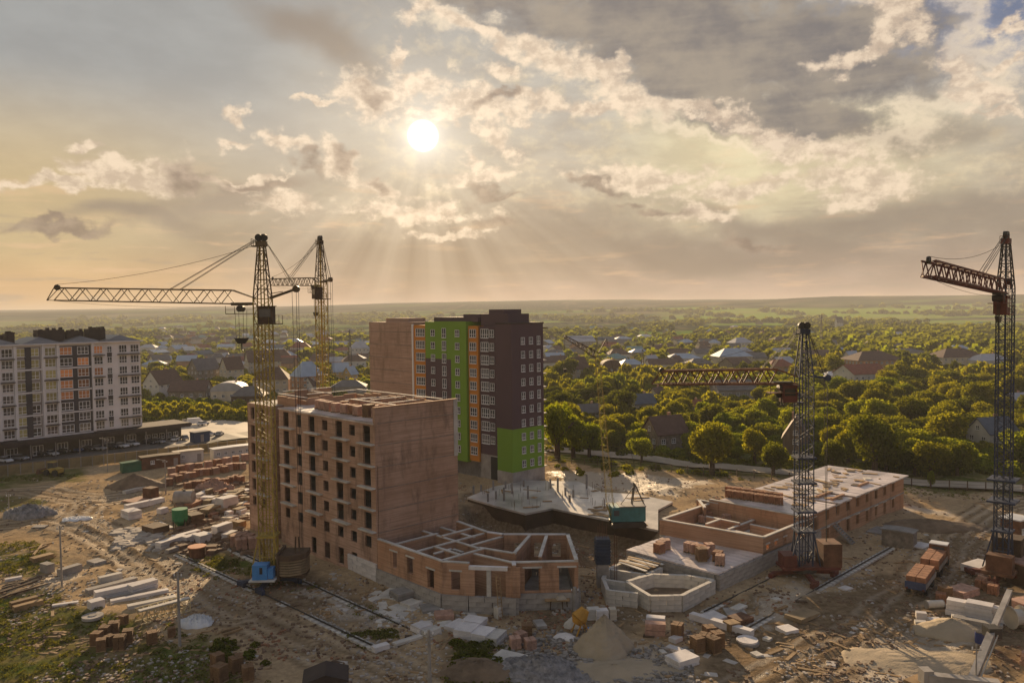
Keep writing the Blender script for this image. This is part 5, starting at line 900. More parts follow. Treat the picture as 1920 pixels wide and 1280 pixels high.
# brick pallets
def pallet_proto(m_, nl=5, w=1.15, h=1.15, m2='wood'):
    r = thing('brick_pallet', (0, 0, 0), 0, '', 'brick pallet'); part('pallet', MB().bb(-w / 2, w / 2, -w / 2, -w / 2 + .15, 0, .14).bb(-w / 2, w / 2, -.07, .07, 0, .14).bb(-w / 2, w / 2, w / 2 - .15, w / 2, 0, .14), m2, r)
    k_ = random.Random(9); m3 = MB()
    for k in range(nl):
        for i in range(2):
            for j in range(3): m3.box((-w / 4 + w / 2 * i + k_.uniform(-.02, .02), -w / 3 + w / 3 * j + k_.uniform(-.02, .02), .15 + h / nl * (k + .5)), (w / 2 - .03, w / 3 - .03, h / nl - .02))
    part('brick_pack', m3, m_, r); return Proto(r)
PP = {'orange': pallet_proto('brick_pack'), 'pink': pallet_proto('pink_brick_pack'), 'brown': pallet_proto('brown_brick_pack', 6, 1.2, 1.5)}
gP = 'pallets of bricks about the site'
def pal(kind, px, py, z=0.0, sc=1.0, rz=None, base=None):
    p = G(px, py, base if base is not None else 0); zz = base if base is not None else hz(p.x, p.y); o = PP[kind].put((p.x, p.y, zz + z), rz if rz is not None else (px * 7 % 13) * .1, sc)
    later(o, f"pallet of {kind} bricks" + (' stacked upon another' if z > .5 else ''), 'brick pallet', gP, p); return o
for x, y, s in [(182, 1207, 1.2), (197, 1196, 1.2), (214, 1188, 1.25), (190, 1218, 1.1), (225, 1216, 1.25), (240, 1203, 1.2), (206, 1210, 1.0), (285, 1205, 1.15), (232, 1172, .9), (408, 1252, 1.2), (443, 1262, 1.3), (412, 1282, 1.4), (448, 1245, .9), (465, 1278, 1.2), (322, 1192, .9)]: pal('brown', x, y, sc=s * .78)
rr = random.Random(22)
for k in range(17):                                                    # long rows of packs in front of the cabins
    pal(('orange', 'pink', 'orange')[k % 3], 318 + k * 8.6, 905 - k * 1.7 + rr.uniform(-2, 2), sc=1.3)
    if k % 2 == 0: pal(('pink', 'orange')[k // 2 % 2], 322 + k * 8.6, 893 - k * 1.9 + rr.uniform(-1, 2), sc=1.45)
for k in range(12): pal('orange', 352 + k * 9, 915 - k * 1.2 + rr.uniform(-3, 3), sc=1.2)
for x, y in [(444, 1026), (455, 1022), (466, 1024), (476, 1030), (452, 1032)]: pal('pink', x, y, sc=1.45)
for x, y, k in [(966, 1208, 'pink'), (976, 1199, 'pink'), (988, 1190, 'brown'), (994, 1210, 'pink'), (1322, 1215, 'brown'), (1338, 1222, 'brown'), (1330, 1200, 'brown'), (1308, 1222, 'brown'), (1345, 1210, 'brown'), (1270, 1196, 'brown'), (1838, 1100, 'orange'), (1853, 1104, 'orange'), (1845, 1094, 'pink'), (1862, 1110, 'orange'), (1764, 1130, 'orange'), (1772, 1125, 'brown')]: pal(k, x, y, sc=1.05)
for x, y, k in [(1240, 1031, 'pink'), (1236, 1036, 'orange'), (1248, 1028, 'pink'), (1292, 1034, 'pink'), (1302, 1036, 'pink'), (1314, 1040, 'orange'), (1330, 1036, 'pink'), (1322, 1044, 'pink'), (1315, 1050, 'brown'), (1350, 1058, 'pink'), (1346, 1051, 'orange')]: pal(k, x, y, sc=1.1, base=2.72)
for x, y, k in [(1318, 980, 'pink'), (1328, 974, 'orange'), (1352, 984, 'orange'), (1362, 978, 'pink'), (1384, 970, 'orange'), (1392, 962, 'pink'), (1412, 985, 'pink'), (1424, 980, 'orange'), (1372, 992, 'orange')]: pal(k, x, y, sc=1.0, base=2.7)
for k in range(24): x = 1368 + (k % 12) * 8.5; pal('orange', x, 932 + (x - 1368) * .14 - (k // 12) * 7, sc=1.0, base=5.87)
zr5 = FL[6]
for lx, ly, k in [(4.0, 21.5, 'pink'), (3.6, 19.6, 'pink'), (3.4, 17.6, 'pink'), (3.2, 15.2, 'pink'), (3.4, 12.8, 'pink'), (3.6, 11, 'orange'), (3.2, 9, 'pink'), (3.4, 6.6, 'brown'), (3.6, 4.6, 'pink'), (3.3, 2.6, 'orange'), (5.4, 16.4, 'orange'), (5.4, 8, 'pink')]: q = PJ(L2W(PB, lx, ly, zr5)); pal(k, q[0], q[1], sc=1.15, base=zr5 + .01, rz=YAW + (lx - 3) * .3)
# slabs and blocks elsewhere
gS = 'stacks of slabs and blocks'
S_ = [('slab stack', 'stack of white concrete panels', (866, 1196), (884, 1180), 2.2, .9, 3, 'white_concrete'), ('slab stack', 'bluish white flat slab stack', (872, 1168), (908, 1174), 2.0, .8, 2, 'white_concrete'), ('slab stack', 'pale ribbed panel', (842, 1183), (870, 1168), 1.6, .5, 1, 'white_concrete'), ('slab stack', 'white concrete panel stack', (892, 1200), (912, 1184), 2.4, .9, 3, 'white_concrete'),
    ('slab stack', 'grey slab stack', (738, 1126), (768, 1118), 2.4, .9, 3, 'grey_concrete'), ('slab stack', 'broken pale slab pile', (760, 1140), (782, 1132), 2, .5, 2, 'pale_concrete'), ('slab stack', 'flat grey slab', (790, 1144), (822, 1140), 2.6, .35, 1, 'grey_concrete'), ('slab stack', 'pinkish flat slab stack', (816, 1158), (850, 1155), 2, .6, 2, 'pink_brick_pack'), ('slab stack', 'white stacked panel pile', (778, 1190), (800, 1182), 1.8, .7, 3, 'white_concrete'), ('slab stack', 'tilted pale panel pile', (796, 1196), (822, 1186), 1.2, .6, 2, 'pale_concrete'), ('slab plank', 'long pale broken plank', (740, 1212), (790, 1196), .8, .3, 1, 'pale_concrete'), ('concrete block', 'pale concrete block pair', (700, 1220), (728, 1212), .9, .6, 1, 'white_concrete'), ('slab stack', 'third white ribbed panel stack', (918, 1204), (938, 1186), 1.8, .9, 2, 'pale_concrete'),
    ('slab stack', 'white slab stack', (1260, 1250), (1298, 1238), 2.2, .9, 4, 'white_concrete'), ('slab plank', 'flat white plank', (1253, 1216), (1292, 1228), .9, .4, 1, 'white_concrete'), ('concrete block', 'small white block pair', (1260, 1205), (1274, 1199), 1, .5, 1, 'white_concrete'), ('wrapped pack', 'pink film wrapped brick pack', (1210, 1188), (1248, 1190), 1.2, 1.6, 2, 'pink_brick_pack'), ('wrapped pack', 'white film wrapped pack', (1212, 1178), (1247, 1181), 1.0, 1.7, 2, 'white_concrete'),
    ('concrete pile', 'long grey concrete pile', (1297, 1158), (1412, 1192), .9, .8, 1, 'white_concrete'), ('slab stack', 'brown weathered slab', (1486, 1164), (1522, 1150), 2.4, .5, 1, 'ballast_concrete'), ('concrete block', 'cross marked pale block', (1464, 1185), (1488, 1180), 1.8, .5, 1, 'white_concrete'), ('wooden crate', 'open wooden form box', (1362, 1180), (1382, 1176), 1.4, 1, 1, 'wood'), ('slab stack', 'grey shuttering plate', (1320, 1160), (1352, 1152), 2.4, .3, 1, 'white_concrete'), ('slab stack', 'dark shuttering plate', (1376, 1168), (1402, 1160), 2.0, .6, 2, 'rust_brown'), ('slab stack', 'grey shuttering frame', (1360, 1150), (1398, 1150), 2.4, .25, 1, 'grey_concrete'),
    ('concrete beam', 'long white stacked beam', (1775, 1150), (1900, 1174), 1.3, 1.9, 3, 'white_concrete'), ('slab stack', 'white panel stack', (1812, 1158), (1862, 1168), 1.6, 2.1, 5, 'white_concrete'), ('concrete beam', 'lower grey stacked beam', (1788, 1172), (1880, 1190), 1.2, 1.0, 2, 'concrete'), ('slab stack', 'white slab heap', (1818, 1072), (1850, 1062), 2.6, 1.0, 3, 'white_concrete'), ('slab stack', 'tilted white slab heap', (1790, 1118), (1820, 1108), 2.4, .9, 2, 'pink_brick_pack'), ('concrete block', 'white rough block', (1718, 1158), (1738, 1160), .8, .9, 1, 'white_concrete'), ('concrete block', 'white rough block', (1742, 1166), (1764, 1166), .9, .6, 1, 'white_concrete'), ('concrete block', 'white rough block', (1716, 1170), (1738, 1172), .8, .5, 1, 'pale_concrete'), ('concrete block', 'cream rough block', (1785, 1166), (1800, 1168), .8, .9, 1, 'pale_concrete'), ('concrete block', 'white rough block', (1802, 1172), (1820, 1176), .8, .6, 1, 'white_concrete'),
    ('slab stack', 'orange slab stack', (1925, 1236), (1960, 1246), 4, 1.4, 3, 'pink_brick_pack'), ('slab stack', 'white slab stack', (1925, 1272), (1965, 1280), 4, 1.2, 3, 'white_concrete'), ('slab stack', 'white slab stack', (1908, 1048), (1935, 1044), 2, 2.2, 4, 'white_concrete'), ('slab stack', 'brown slab stack', (1910, 1146), (1940, 1140), 3, 1.4, 3, 'pink_brick_pack'), ('slab stack', 'flat cream board', (1720, 1290), (1748, 1278), 3, .4, 1, 'wood'), ('slab stack', 'flat cream board', (1840, 1268), (1880, 1280), 1.4, .3, 1, 'wood'),
    ('concrete beam', 'long thin pale beam', (233, 924), (296, 909), 1.0, .7, 1, 'pale_concrete'), ('concrete beam', 'long white beam', (236, 955), (306, 940), 1.3, 1.1, 1, 'white_concrete'), ('concrete block', 'white double block', (234, 970), (259, 965), 3.4, 1.5, 2, 'white_concrete'), ('concrete block', 'small white block', (298, 962), (312, 958), 1.2, 1.0, 2, 'white_concrete'), ('slab plank', 'tilted white plank', (296, 982), (320, 992), 1.4, .5, 1, 'white_concrete'), ('dark crate', 'dark open crate', (282, 994), (304, 1000), 3, 1.2, 1, 'dark_wood'),
    ('concrete beam', 'long grey beam', (325, 1012), (373, 999), 1.1, .8, 1, 'white_concrete'), ('concrete beam', 'pale grey beam', (297, 1030), (345, 1014), 1.4, 1.1, 2, 'white_concrete'), ('concrete beam', 'short pale beam', (345, 1020), (372, 1012), 1.5, 1.2, 2, 'white_concrete'), ('concrete block', 'flat topped block', (368, 1018), (391, 1012), 2.4, 1.3, 1, 'white_concrete'), ('concrete beam', 'low grey beam', (313, 1038), (342, 1028), .8, .6, 1, 'concrete'), ('slab stack', 'white panel stack', (402, 1008), (431, 998), 1.4, 1.9, 4, 'white_concrete'), ('slab stack', 'low panel stack', (420, 1014), (440, 1006), 1.3, 1.0, 3, 'white_concrete'), ('slab plank', 'bright tilted slab', (438, 978), (466, 962), 2, .4, 1, 'pale_concrete'), ('slab plank', 'yellowish slab', (424, 974), (438, 968), 2, .5, 1, 'cream_plaster'), ('steel crate', 'light grey steel crate', (412, 955), (440, 948), 2.4, 2.4, 1, 'white_concrete'), ('steel crate', 'brown sack crate', (352, 985), (376, 980), 3, 2.2, 2, 'dark_wood'), ('slab plank', 'pale slab', (446, 950), (470, 944), 2.4, .7, 1, 'pale_concrete'), ('slab plank', 'yellow slab', (386, 1002), (408, 988), 1.8, .4, 1, 'cream_plaster'), ('crate', 'yellow timber crate', (442, 990), (456, 986), 1.8, 1.2, 1, 'wood'), ('crate', 'timber crate', (436, 1018), (446, 1014), 1.6, 1.3, 1, 'wood'), ('concrete beam', 'long thin grey beam', (350, 962), (412, 947), .8, .7, 1, 'concrete'), ('concrete beam', 'thin grey beam', (395, 950), (455, 938), .6, .6, 1, 'concrete'), ('shed wall', 'small brown open shed', (276, 934), (290, 930), 2.4, 2.4, 1, 'rust_brown'), ('slab stack', 'pink flat slab', (240, 940), (272, 932), 3.5, .3, 1, 'pink_brick_pack'), ('slab stack', 'tarred plate', (1640, 1000), (1660, 990), 3, .3, 1, 'grey_concrete'), ('slab stack', 'white sheet', (1718, 1030), (1735, 1022), 2.0, .2, 1, 'white_concrete'), ('concrete block', 'small pale plate', (1578, 1108), (1592, 1104), 1.2, .2, 1, 'white_concrete'), ('slab plank', 'white plank', (978, 1132), (1004, 1130), .8, .3, 1, 'white_concrete'), ('slab stack', 'cracked pale panel', (926, 1228), (976, 1240), 3.4, .4, 2, 'pale_concrete'), ('slab plank', 'short white plank', (735, 1158), (748, 1163), .5, .25, 1, 'white_concrete'), ('concrete block', 'pale flat block', (1004, 1170), (1022, 1168), 2.2, .4, 1, 'concrete'), ('slab plank', 'bright plank', (10, 1089), (42, 1083), .7, .4, 1, 'white_concrete'), ('slab stack', 'weathered plate', (170, 1054), (192, 1048), 2.4, .5, 2, 'concrete'), ('slab stack', 'brown plank stack', (60, 1052), (98, 1042), 1.4, .7, 2, 'wood'), ('sack', 'grey covered sack', (82, 1072), (96, 1068), 2, 1.4, 1, 'grey_concrete'), ('crate', 'white rimmed crate', (358, 1004), (366, 1002), 1, .8, 1, 'white_concrete')]
for cat, desc, a, b, w, h, n_, m_ in S_: B_(cat.replace(' ', '_'), cat, desc, a, b, w, h, m_, gS, n=n_, pname='slab' if n_ > 1 else 'block')
rr = random.Random(41)
for k in range(34):                                                    # single planks, slabs and bits left about the yard
    x, y = rr.choice([(rr.uniform(60, 330), rr.uniform(985, 1075)), (rr.uniform(560, 960), rr.uniform(1120, 1250)), (rr.uniform(1180, 1560), rr.uniform(1130, 1250))]); L_ = rr.uniform(8, 26); q_ = G(x, y)
    if any(sdist(pl, np.array([q_.x]), np.array([q_.y]))[0] > -1.5 for pl in ([tuple(L2W(PB, *p)[:2]) for p in OUT], [tuple(L2W(PQ, *p)[:2]) for p in RP], [tuple(L2W(PQ, a_, b_)[:2]) for a_, b_ in ((-14, -1), (66, -1), (66, 17), (-14, 17))])): continue
    c_ = rr.choice([('plank', 'weathered loose plank', 'wood', .22, .35), ('plank', 'dark loose plank', 'dark_wood', .22, .4), ('concrete scrap', 'grey broken slab piece', 'grey_concrete', .25, 1.2), ('concrete scrap', 'pale broken slab piece', 'pale_concrete', .3, .9)])
    B_(c_[0].replace(' ', '_'), c_[0], c_[1], (x, y), (x + L_, y + L_ * rr.uniform(-.5, .4)), c_[4] * rr.uniform(.7, 1.4), c_[3], c_[2], 'scraps left about the yard', pname='board' if c_[0] == 'plank' else 'slab')
rr = random.Random(31)
for k in range(46):                                                    # crowded middle of the material yard
    x = rr.uniform(345, 468); y = rr.uniform(918, 965) + (468 - x) * .06; L_ = rr.uniform(6, 24); s_ = rr.uniform(-.6, .2); c_ = rr.choice([('plank pile', 'loose plank pile', 'wood', .5, 'plank'), ('rubble block', 'rough brownish block', 'ballast_concrete', 1.1, 'block'), ('rubble block', 'pale broken block', 'white_concrete', .9, 'block'), ('brick heap', 'orange broken brick heap', 'brick_pack', .9, 'brick_pack'), ('pipe stack', 'dark pipe bundle', 'dark_steel', .6, 'pipe')])
    B_(c_[0].replace(' ', '_'), c_[0], c_[1], (x, y), (x + L_, y + L_ * s_), rr.uniform(.7, 2.2), c_[3] * rr.uniform(.7, 1.3), c_[2], 'jumble in the material yard', pname=c_[4], n=rr.choice([1, 2, 3]))
for a, b in [((0, 1112), (85, 1085)), ((5, 1104), (78, 1082)), ((10, 1098), (60, 1088)), ((0, 1122), (70, 1096)), ((20, 1116), (90, 1096)), ((55, 1030), (96, 1020)), ((58, 1038), (88, 1024)), ((62, 1042), (80, 1022)), ((415, 1190), (450, 1180)), ((420, 1194), (455, 1182))]: B_('steel_rod' if a[0] < 30 else 'timber_plank', 'steel rod' if a[0] < 30 else 'plank', 'long dark rod' if a[0] < 30 else 'loose pale plank', a, b, .28, .25, 'dark_wood' if a[0] < 30 else 'wood', 'rods and planks lying in the yard')
# tank, hopper, barrel, mixer, bags
p = G(346, 948); o = thing('water_tank', (p.x, p.y, hz(p.x, p.y)), 0, 'grey cylindrical water tank lying in the material yard', 'tank'); part('tank', MB().tube((-1.8, 0, 1.6), (1.8, 0, 1.6), 1.35, 16), 'concrete', o); part('support', MB().bb(-1.4, -1, -1, 1, 0, .9).bb(1, 1.4, -1, 1, 0, .9), 'dark_wood', o); part('hatch', MB().tube((0, 0, 2.9), (0, 0, 3.2), .3, 8), 'dark_steel', o)
p = G(338, 990); o = thing('hopper', (p.x, p.y, hz(p.x, p.y)), .2, 'green round steel hopper standing on four legs', 'hopper'); part('drum', MB().tube((0, 0, 1.6), (0, 0, 3.6), 1.35, 16), mat('hopper_green', (.03, .22, .09), .5, .2, 1), o); part('cone', MB().tube((0, 0, .3), (0, 0, 1.6), .25, 14, 1.35), 'hopper_green', o)
for i in (-1, 1):
    for j in (-1, 1): part('leg', MB().bar((i * .95, j * .95, -.1), (i * .95, j * .95, 1.9), .14), 'dark_steel', o)
p = G(370, 1044); o = thing('barrel_crate', (p.x, p.y, hz(p.x, p.y)), 0, 'rusty round drum with orange top beside the crane rail', 'drum'); part('drum', MB().tube((0, 0, 0), (0, 0, 1.7), 1.15, 14, 1.3), 'rust_brown', o); part('top', MB().tube((0, 0, 1.7), (0, 0, 1.85), 1.4, 14), mat('drum_orange', (.5, .18, .08), .7, .2, 1), o)
p = G(1089, 1186); o = thing('concrete_mixer', (p.x, p.y, hz(p.x, p.y)), .3, 'yellow concrete mixer beside the pointed sand pile', 'mixer'); part('drum', MB().tube((-.2, 0, 1.9), (.6, 0, 2.9), 1.0, 14, .55).tube((-.2, 0, 1.9), (-.6, 0, 1.3), 1.0, 14, .5), mat('mixer_yellow', (.55, .28, .04), .6, .25, 2), o); part('stand', MB().bar((-.9, -.8, 0), (0, -.7, 1.9), .14).bar((.9, -.8, 0), (0, -.7, 1.9), .14).bar((-.9, .8, 0), (0, .7, 1.9), .14).bar((.9, .8, 0), (0, .7, 1.9), .14), 'mixer_yellow', o); part('trough', MB().bb(.9, 2.4, -.5, .5, .1, .5), 'cab_blue', o); landmark('yellow concrete mixer', p)
heap('lime_heap', 'lime heap', 'small bright white lime heap by the yellow mixer', 1060, 1192, 1.3, 1.1, .6, 'white_concrete', sharp=.5, seed=12, rough=.05); heap('cement_heap', 'lime heap', 'pale mortar heap behind the yellow mixer', 1077, 1172, 1.1, 1, 1.4, 'pale_concrete', sharp=.6, seed=13, rough=.1)
for px, py, m_, l in ((1128, 1160, 'white_concrete', 'white film wrapped bag pack behind the pointed sand pile'), (1112, 1158, 'pale_concrete', 'pale bag pack left of the white wrapped pack'), (1148, 1158, 'cream_plaster', 'small cream block right of the white wrapped pack')):
    p = G(px, py); o = thing('bag_pack', (p.x, p.y, hz(p.x, p.y)), .1, l, 'bag pack'); s_ = .8 if px < 1140 else .45; part('pallet', MB().bb(-s_, s_, -.6, .6, 0, .15), 'wood', o)
    for k in range(4): part('bag', MB().box((.04 * (k % 2), 0, .3 + k * .33), (s_ * 1.95, 1.2, .3), top=.93), m_, o)
# blue core shaft with shuttering
p = G(1130, 1100); sh = thing('core_shaft', (p.x, p.y, -1.5), YAW - .75, 'dark blue ribbed shuttering on a concrete column between both low buildings', 'column'); zt2 = ZA(p.x, p.y, 1008) + 1.5; zm = ZA(p.x, p.y, 1055) + 1.5
part('column', MB().bb(-.8, .8, -.7, .7, 0, zm), 'grey_concrete', sh); f = MB().bb(-.95, .95, -.85, .85, zm, zt2)
for k in range(7): f.bb(-1.05, 1.05, -.95, .95, zm + .3 + k * (zt2 - zm) / 7.5, zm + .45 + k * (zt2 - zm) / 7.5)
part('shuttering', f, mat('shutter_blue', (.03, .045, .08), .6, .3, 2), sh)
for k in range(5): part('starter_bar', MB().bar((-.6 + k * .3, .3 * (k % 2), zt2), (-.6 + k * .3, .3 * (k % 2), zt2 + 1.6 + .3 * (k % 3)), .07), 'rust_brown', sh)
part('outer_bar', MB().bar((1.7, .2, 1), (1.7, .2, zt2 + .5), .08).bar((2.0, .3, 1), (2.0, .3, zt2 + .2), .08), 'rust_brown', sh); landmark('blue ribbed shuttering column', p)
# trestle, ladder, boom
p = G(1045, 1142); o = thing('trestle_table', (p.x, p.y, hz(p.x, p.y)), 0, 'wooden trestle heaped with rubble at the low building', 'trestle'); part('top', MB().bb(-1.6, 1.6, -.6, .6, 1.3, 1.42), 'wood', o); part('leg', MB().bar((-.9, 0, 0), (-.8, 0, 1.3), .12), 'dark_wood', o); part('leg', MB().bar((.7, -.4, 0), (.6, 0, 1.3), .12), 'dark_wood', o); part('leg', MB().bar((1.3, .4, 0), (1.2, 0, 1.3), .12), 'dark_wood', o); part('rubble', MB().box((.5, 0, 1.6), (1.3, .8, .4), .3, top=.6), 'cream_plaster', o)
bx = L2W(PB, 4.2, -21.6); o = thing('ladder', (bx.x - .4, bx.y - .9, hz(bx.x, bx.y)), .3, 'wooden ladder leaning against the bay of the roofless walls', 'ladder'); part('rail', MB().bar((-.25, 0, 0), (-.25, 1.1, 5.2), .09), 'wood', o); part('rail', MB().bar((.25, 0, 0), (.25, 1.1, 5.2), .09), 'wood', o)
for k in range(12): part('rung', MB().bar((-.25, 1.1 * (k + .5) / 12, 5.2 * (k + .5) / 12), (.25, 1.1 * (k + .5) / 12, 5.2 * (k + .5) / 12), .06), 'wood', o)
for (dx, l) in ((46.5, 'steel stair flight leaning on the long building beside its middle doors'),):
    q = L2W(PQ, dx - 12, -3.2); o = thing('stair_flight', (q.x, q.y, -.2), YAW, l, 'stairs'); part('stringer', MB().bar((0, 0, 0), (0, 3.1, 2.6), .15, .3), 'grey_concrete', o); part('stringer', MB().bar((1.2, 0, 0), (1.2, 3.1, 2.6), .15, .3), 'grey_concrete', o)
    for k in range(9): part('step', MB().box((.6, 3.1 * (k + .5) / 9, 2.6 * (k + .7) / 9), (1.2, .34, .08)), 'grey_concrete', o)
p0, p1, p2 = G(1822, 1276, 1.0), G(1860, 1184, 2.4), G(1893, 1108, 3.2); o = thing('concrete_pump_boom', p0, 0, 'long grey jointed boom reaching across the lower right corner', 'boom'); part('lower_arm', MB().bar((0, 0, 0), p1 - p0, .75, .6), 'concrete', o); part('upper_arm', MB().bar(p1 - p0, p2 - p0, .6, .5), 'concrete', o); part('joint', MB().bb(-.7, .7, -.7, .7, -.5, .6), 'dark_steel', o, loc=p1 - p0); part('outrigger', MB().bar((-4.0, .6, .2), (2.0, -1.2, .2), 1.0, .7).bb(-4.6, -3.6, .2, 1.4, -.5, .9), 'concrete', o); part('hose', MB().bar((.8, 0, .1), (p1 - p0) + Vector((.8, 0, 0)), .12), 'cream_plaster', o); part('support', MB().bb(-.6, .6, -.6, .6, -1.4, 0), 'dark_steel', o); part('support', MB().bb(-.15, .15, -.15, .15, -3.4, 0), 'dark_steel', o, loc=p2 - p0)
p = G(1837, 1208); o = thing('barrel', (p.x, p.y, hz(p.x, p.y)), 0, 'small blue barrel beside the grey boom', 'barrel'); part('drum', MB().tube((0, 0, 0), (0, 0, 1.2), .5, 12), mat('barrel_blue', (.04, .06, .2), .4, .1), o); part('lid', MB().tube((0, 0, 1.2), (0, 0, 1.26), .45, 12), 'dark_steel', o)
for px, py, r_, L_, l in ((1752, 1140, .5, 2.2, 'short grey concrete pipe in front of the stacked beams'), (1905, 1180, 1.3, 1.4, 'large cream cable drum at the right edge')):
    p = G(px, py); o = thing('concrete_pipe' if r_ < 1 else 'cable_drum', (p.x, p.y, hz(p.x, p.y)), .1, l, 'pipe' if r_ < 1 else 'cable drum'); part('barrel', MB().tube((-L_ / 2, 0, r_), (L_ / 2, 0, r_), r_ * (1 if r_ < 1 else .7), 14), 'pale_concrete', o)
    for e in (-1, 1): part('flange', MB().tube((e * L_ / 2 - .06, 0, r_), (e * L_ / 2 + .06, 0, r_), r_ * 1.02, 16), 'cream_plaster' if r_ > 1 else 'grey_concrete', o)
# white tarp heap by the pole, plastic on the road
heap('plastic_heap', 'plastic heap', 'bright white plastic heap beside the pale pole at the lower left', 370, 1172, 1.9, 1.2, 1.1, 'white_paint', sharp=.5, seed=14, rough=.7); heap('plastic_sheet', 'plastic sheet', 'flat white sheets lying on the left dirt road fork', 142, 976, 2.6, 1.6, .25, 'white_paint', sharp=.5, seed=15, rough=1.2); heap('white_debris_heap', 'debris heap', 'heap of pale broken panels in the material yard', 402, 918, 4, 2, 2.2, 'pink_brick_pack', sharp=.7, seed=16, rough=.6)
# loose rubble, chips and weeds strewn over the ground (uncountable)
def scatter(name, n, xr, size, m_, seed, dens, flat=.5, long=1.0):
    g = np.random.default_rng(seed); vs = []; fs = []
    px = g.uniform(xr[0], xr[1], n * 4); py = g.uniform(xr[2], xr[3], n * 4)
    P = np.array([tuple(G(a, b)[:2]) for a, b in zip(px, py)]); c = fbm(P[:, 0] * .13, P[:, 1] * .13, seed, 4) > dens; inb = np.zeros(len(P), bool)
    for pl in BLD: inb |= sdist(pl, P[:, 0], P[:, 1]) > -.3
    P = P[c & ~inb][:n]; hh = height(P[:, 0], P[:, 1]); mb = MB()
    for (x, y), z in zip(P, hh):
        s = size * g.uniform(.35, 1.4) ** 1.5; mb.box((x, y, z + s * flat * .3), (s * long * g.uniform(.6, 1.3), s, s * flat), g.uniform(0, 3.14), top=g.uniform(.5, 1))
    return part(name, mb, m_, kind='stuff')
def rect(o, x0, x1, y0, y1): return [tuple(L2W(o, a, b)[:2]) for a, b in ((x0, y0), (x1, y0), (x1, y1), (x0, y1))]
BLD = [rect(PB, -.4, 15, -.4, 45), [tuple(L2W(PB, *p)[:2]) for p in OUT], rect(PQ, -.4, 66, -.4, 15), [tuple(L2W(PQ, *p)[:2]) for p in RP], rect(PK, -1, 14, -1, 60), poly_px(SLABP)]
scatter('rubble', 5600, (0, 1920, 900, 1290), .25, mat('rubble_pale', (.42, .37, .32), .9, .3, 3, rnd=0), 5, .02); scatter('rubble', 6000, (0, 1920, 900, 1290), .27, mat('rubble_brown', (.2, .13, .085), .9, .3, 3), 6, -.1); scatter('rubble', 1300, (940, 1300, 1180, 1290), .4, mat('rubble_grey', (.3, .27, .24), .9, .35, 3), 7, -.1, .7)
scatter('wood_scrap', 1300, (0, 1920, 920, 1280), .26, 'wood', 8, .05, .3, 5.5); scatter('brick_scrap', 1700, (300, 1500, 880, 1240), .24, 'brick_pack', 9, .12); scatter('panel_scrap', 110, (150, 1900, 960, 1270), .6, mat('scrap_white', (.48, .44, .4), .8, .2, 2), 10, .02, .12, 1.4); scatter('panel_scrap', 70, (700, 900, 1110, 1180), 1.1, 'pale_concrete', 11, -.5, .12, 1.5); scatter('rubble', 500, (330, 470, 900, 1040), .9, 'rubble_brown', 12, -.3, .6, 1.5); scatter('rubble', 260, (220, 300, 990, 1030), .9, 'rubble_pale', 13, -.4, .3, 2.0)
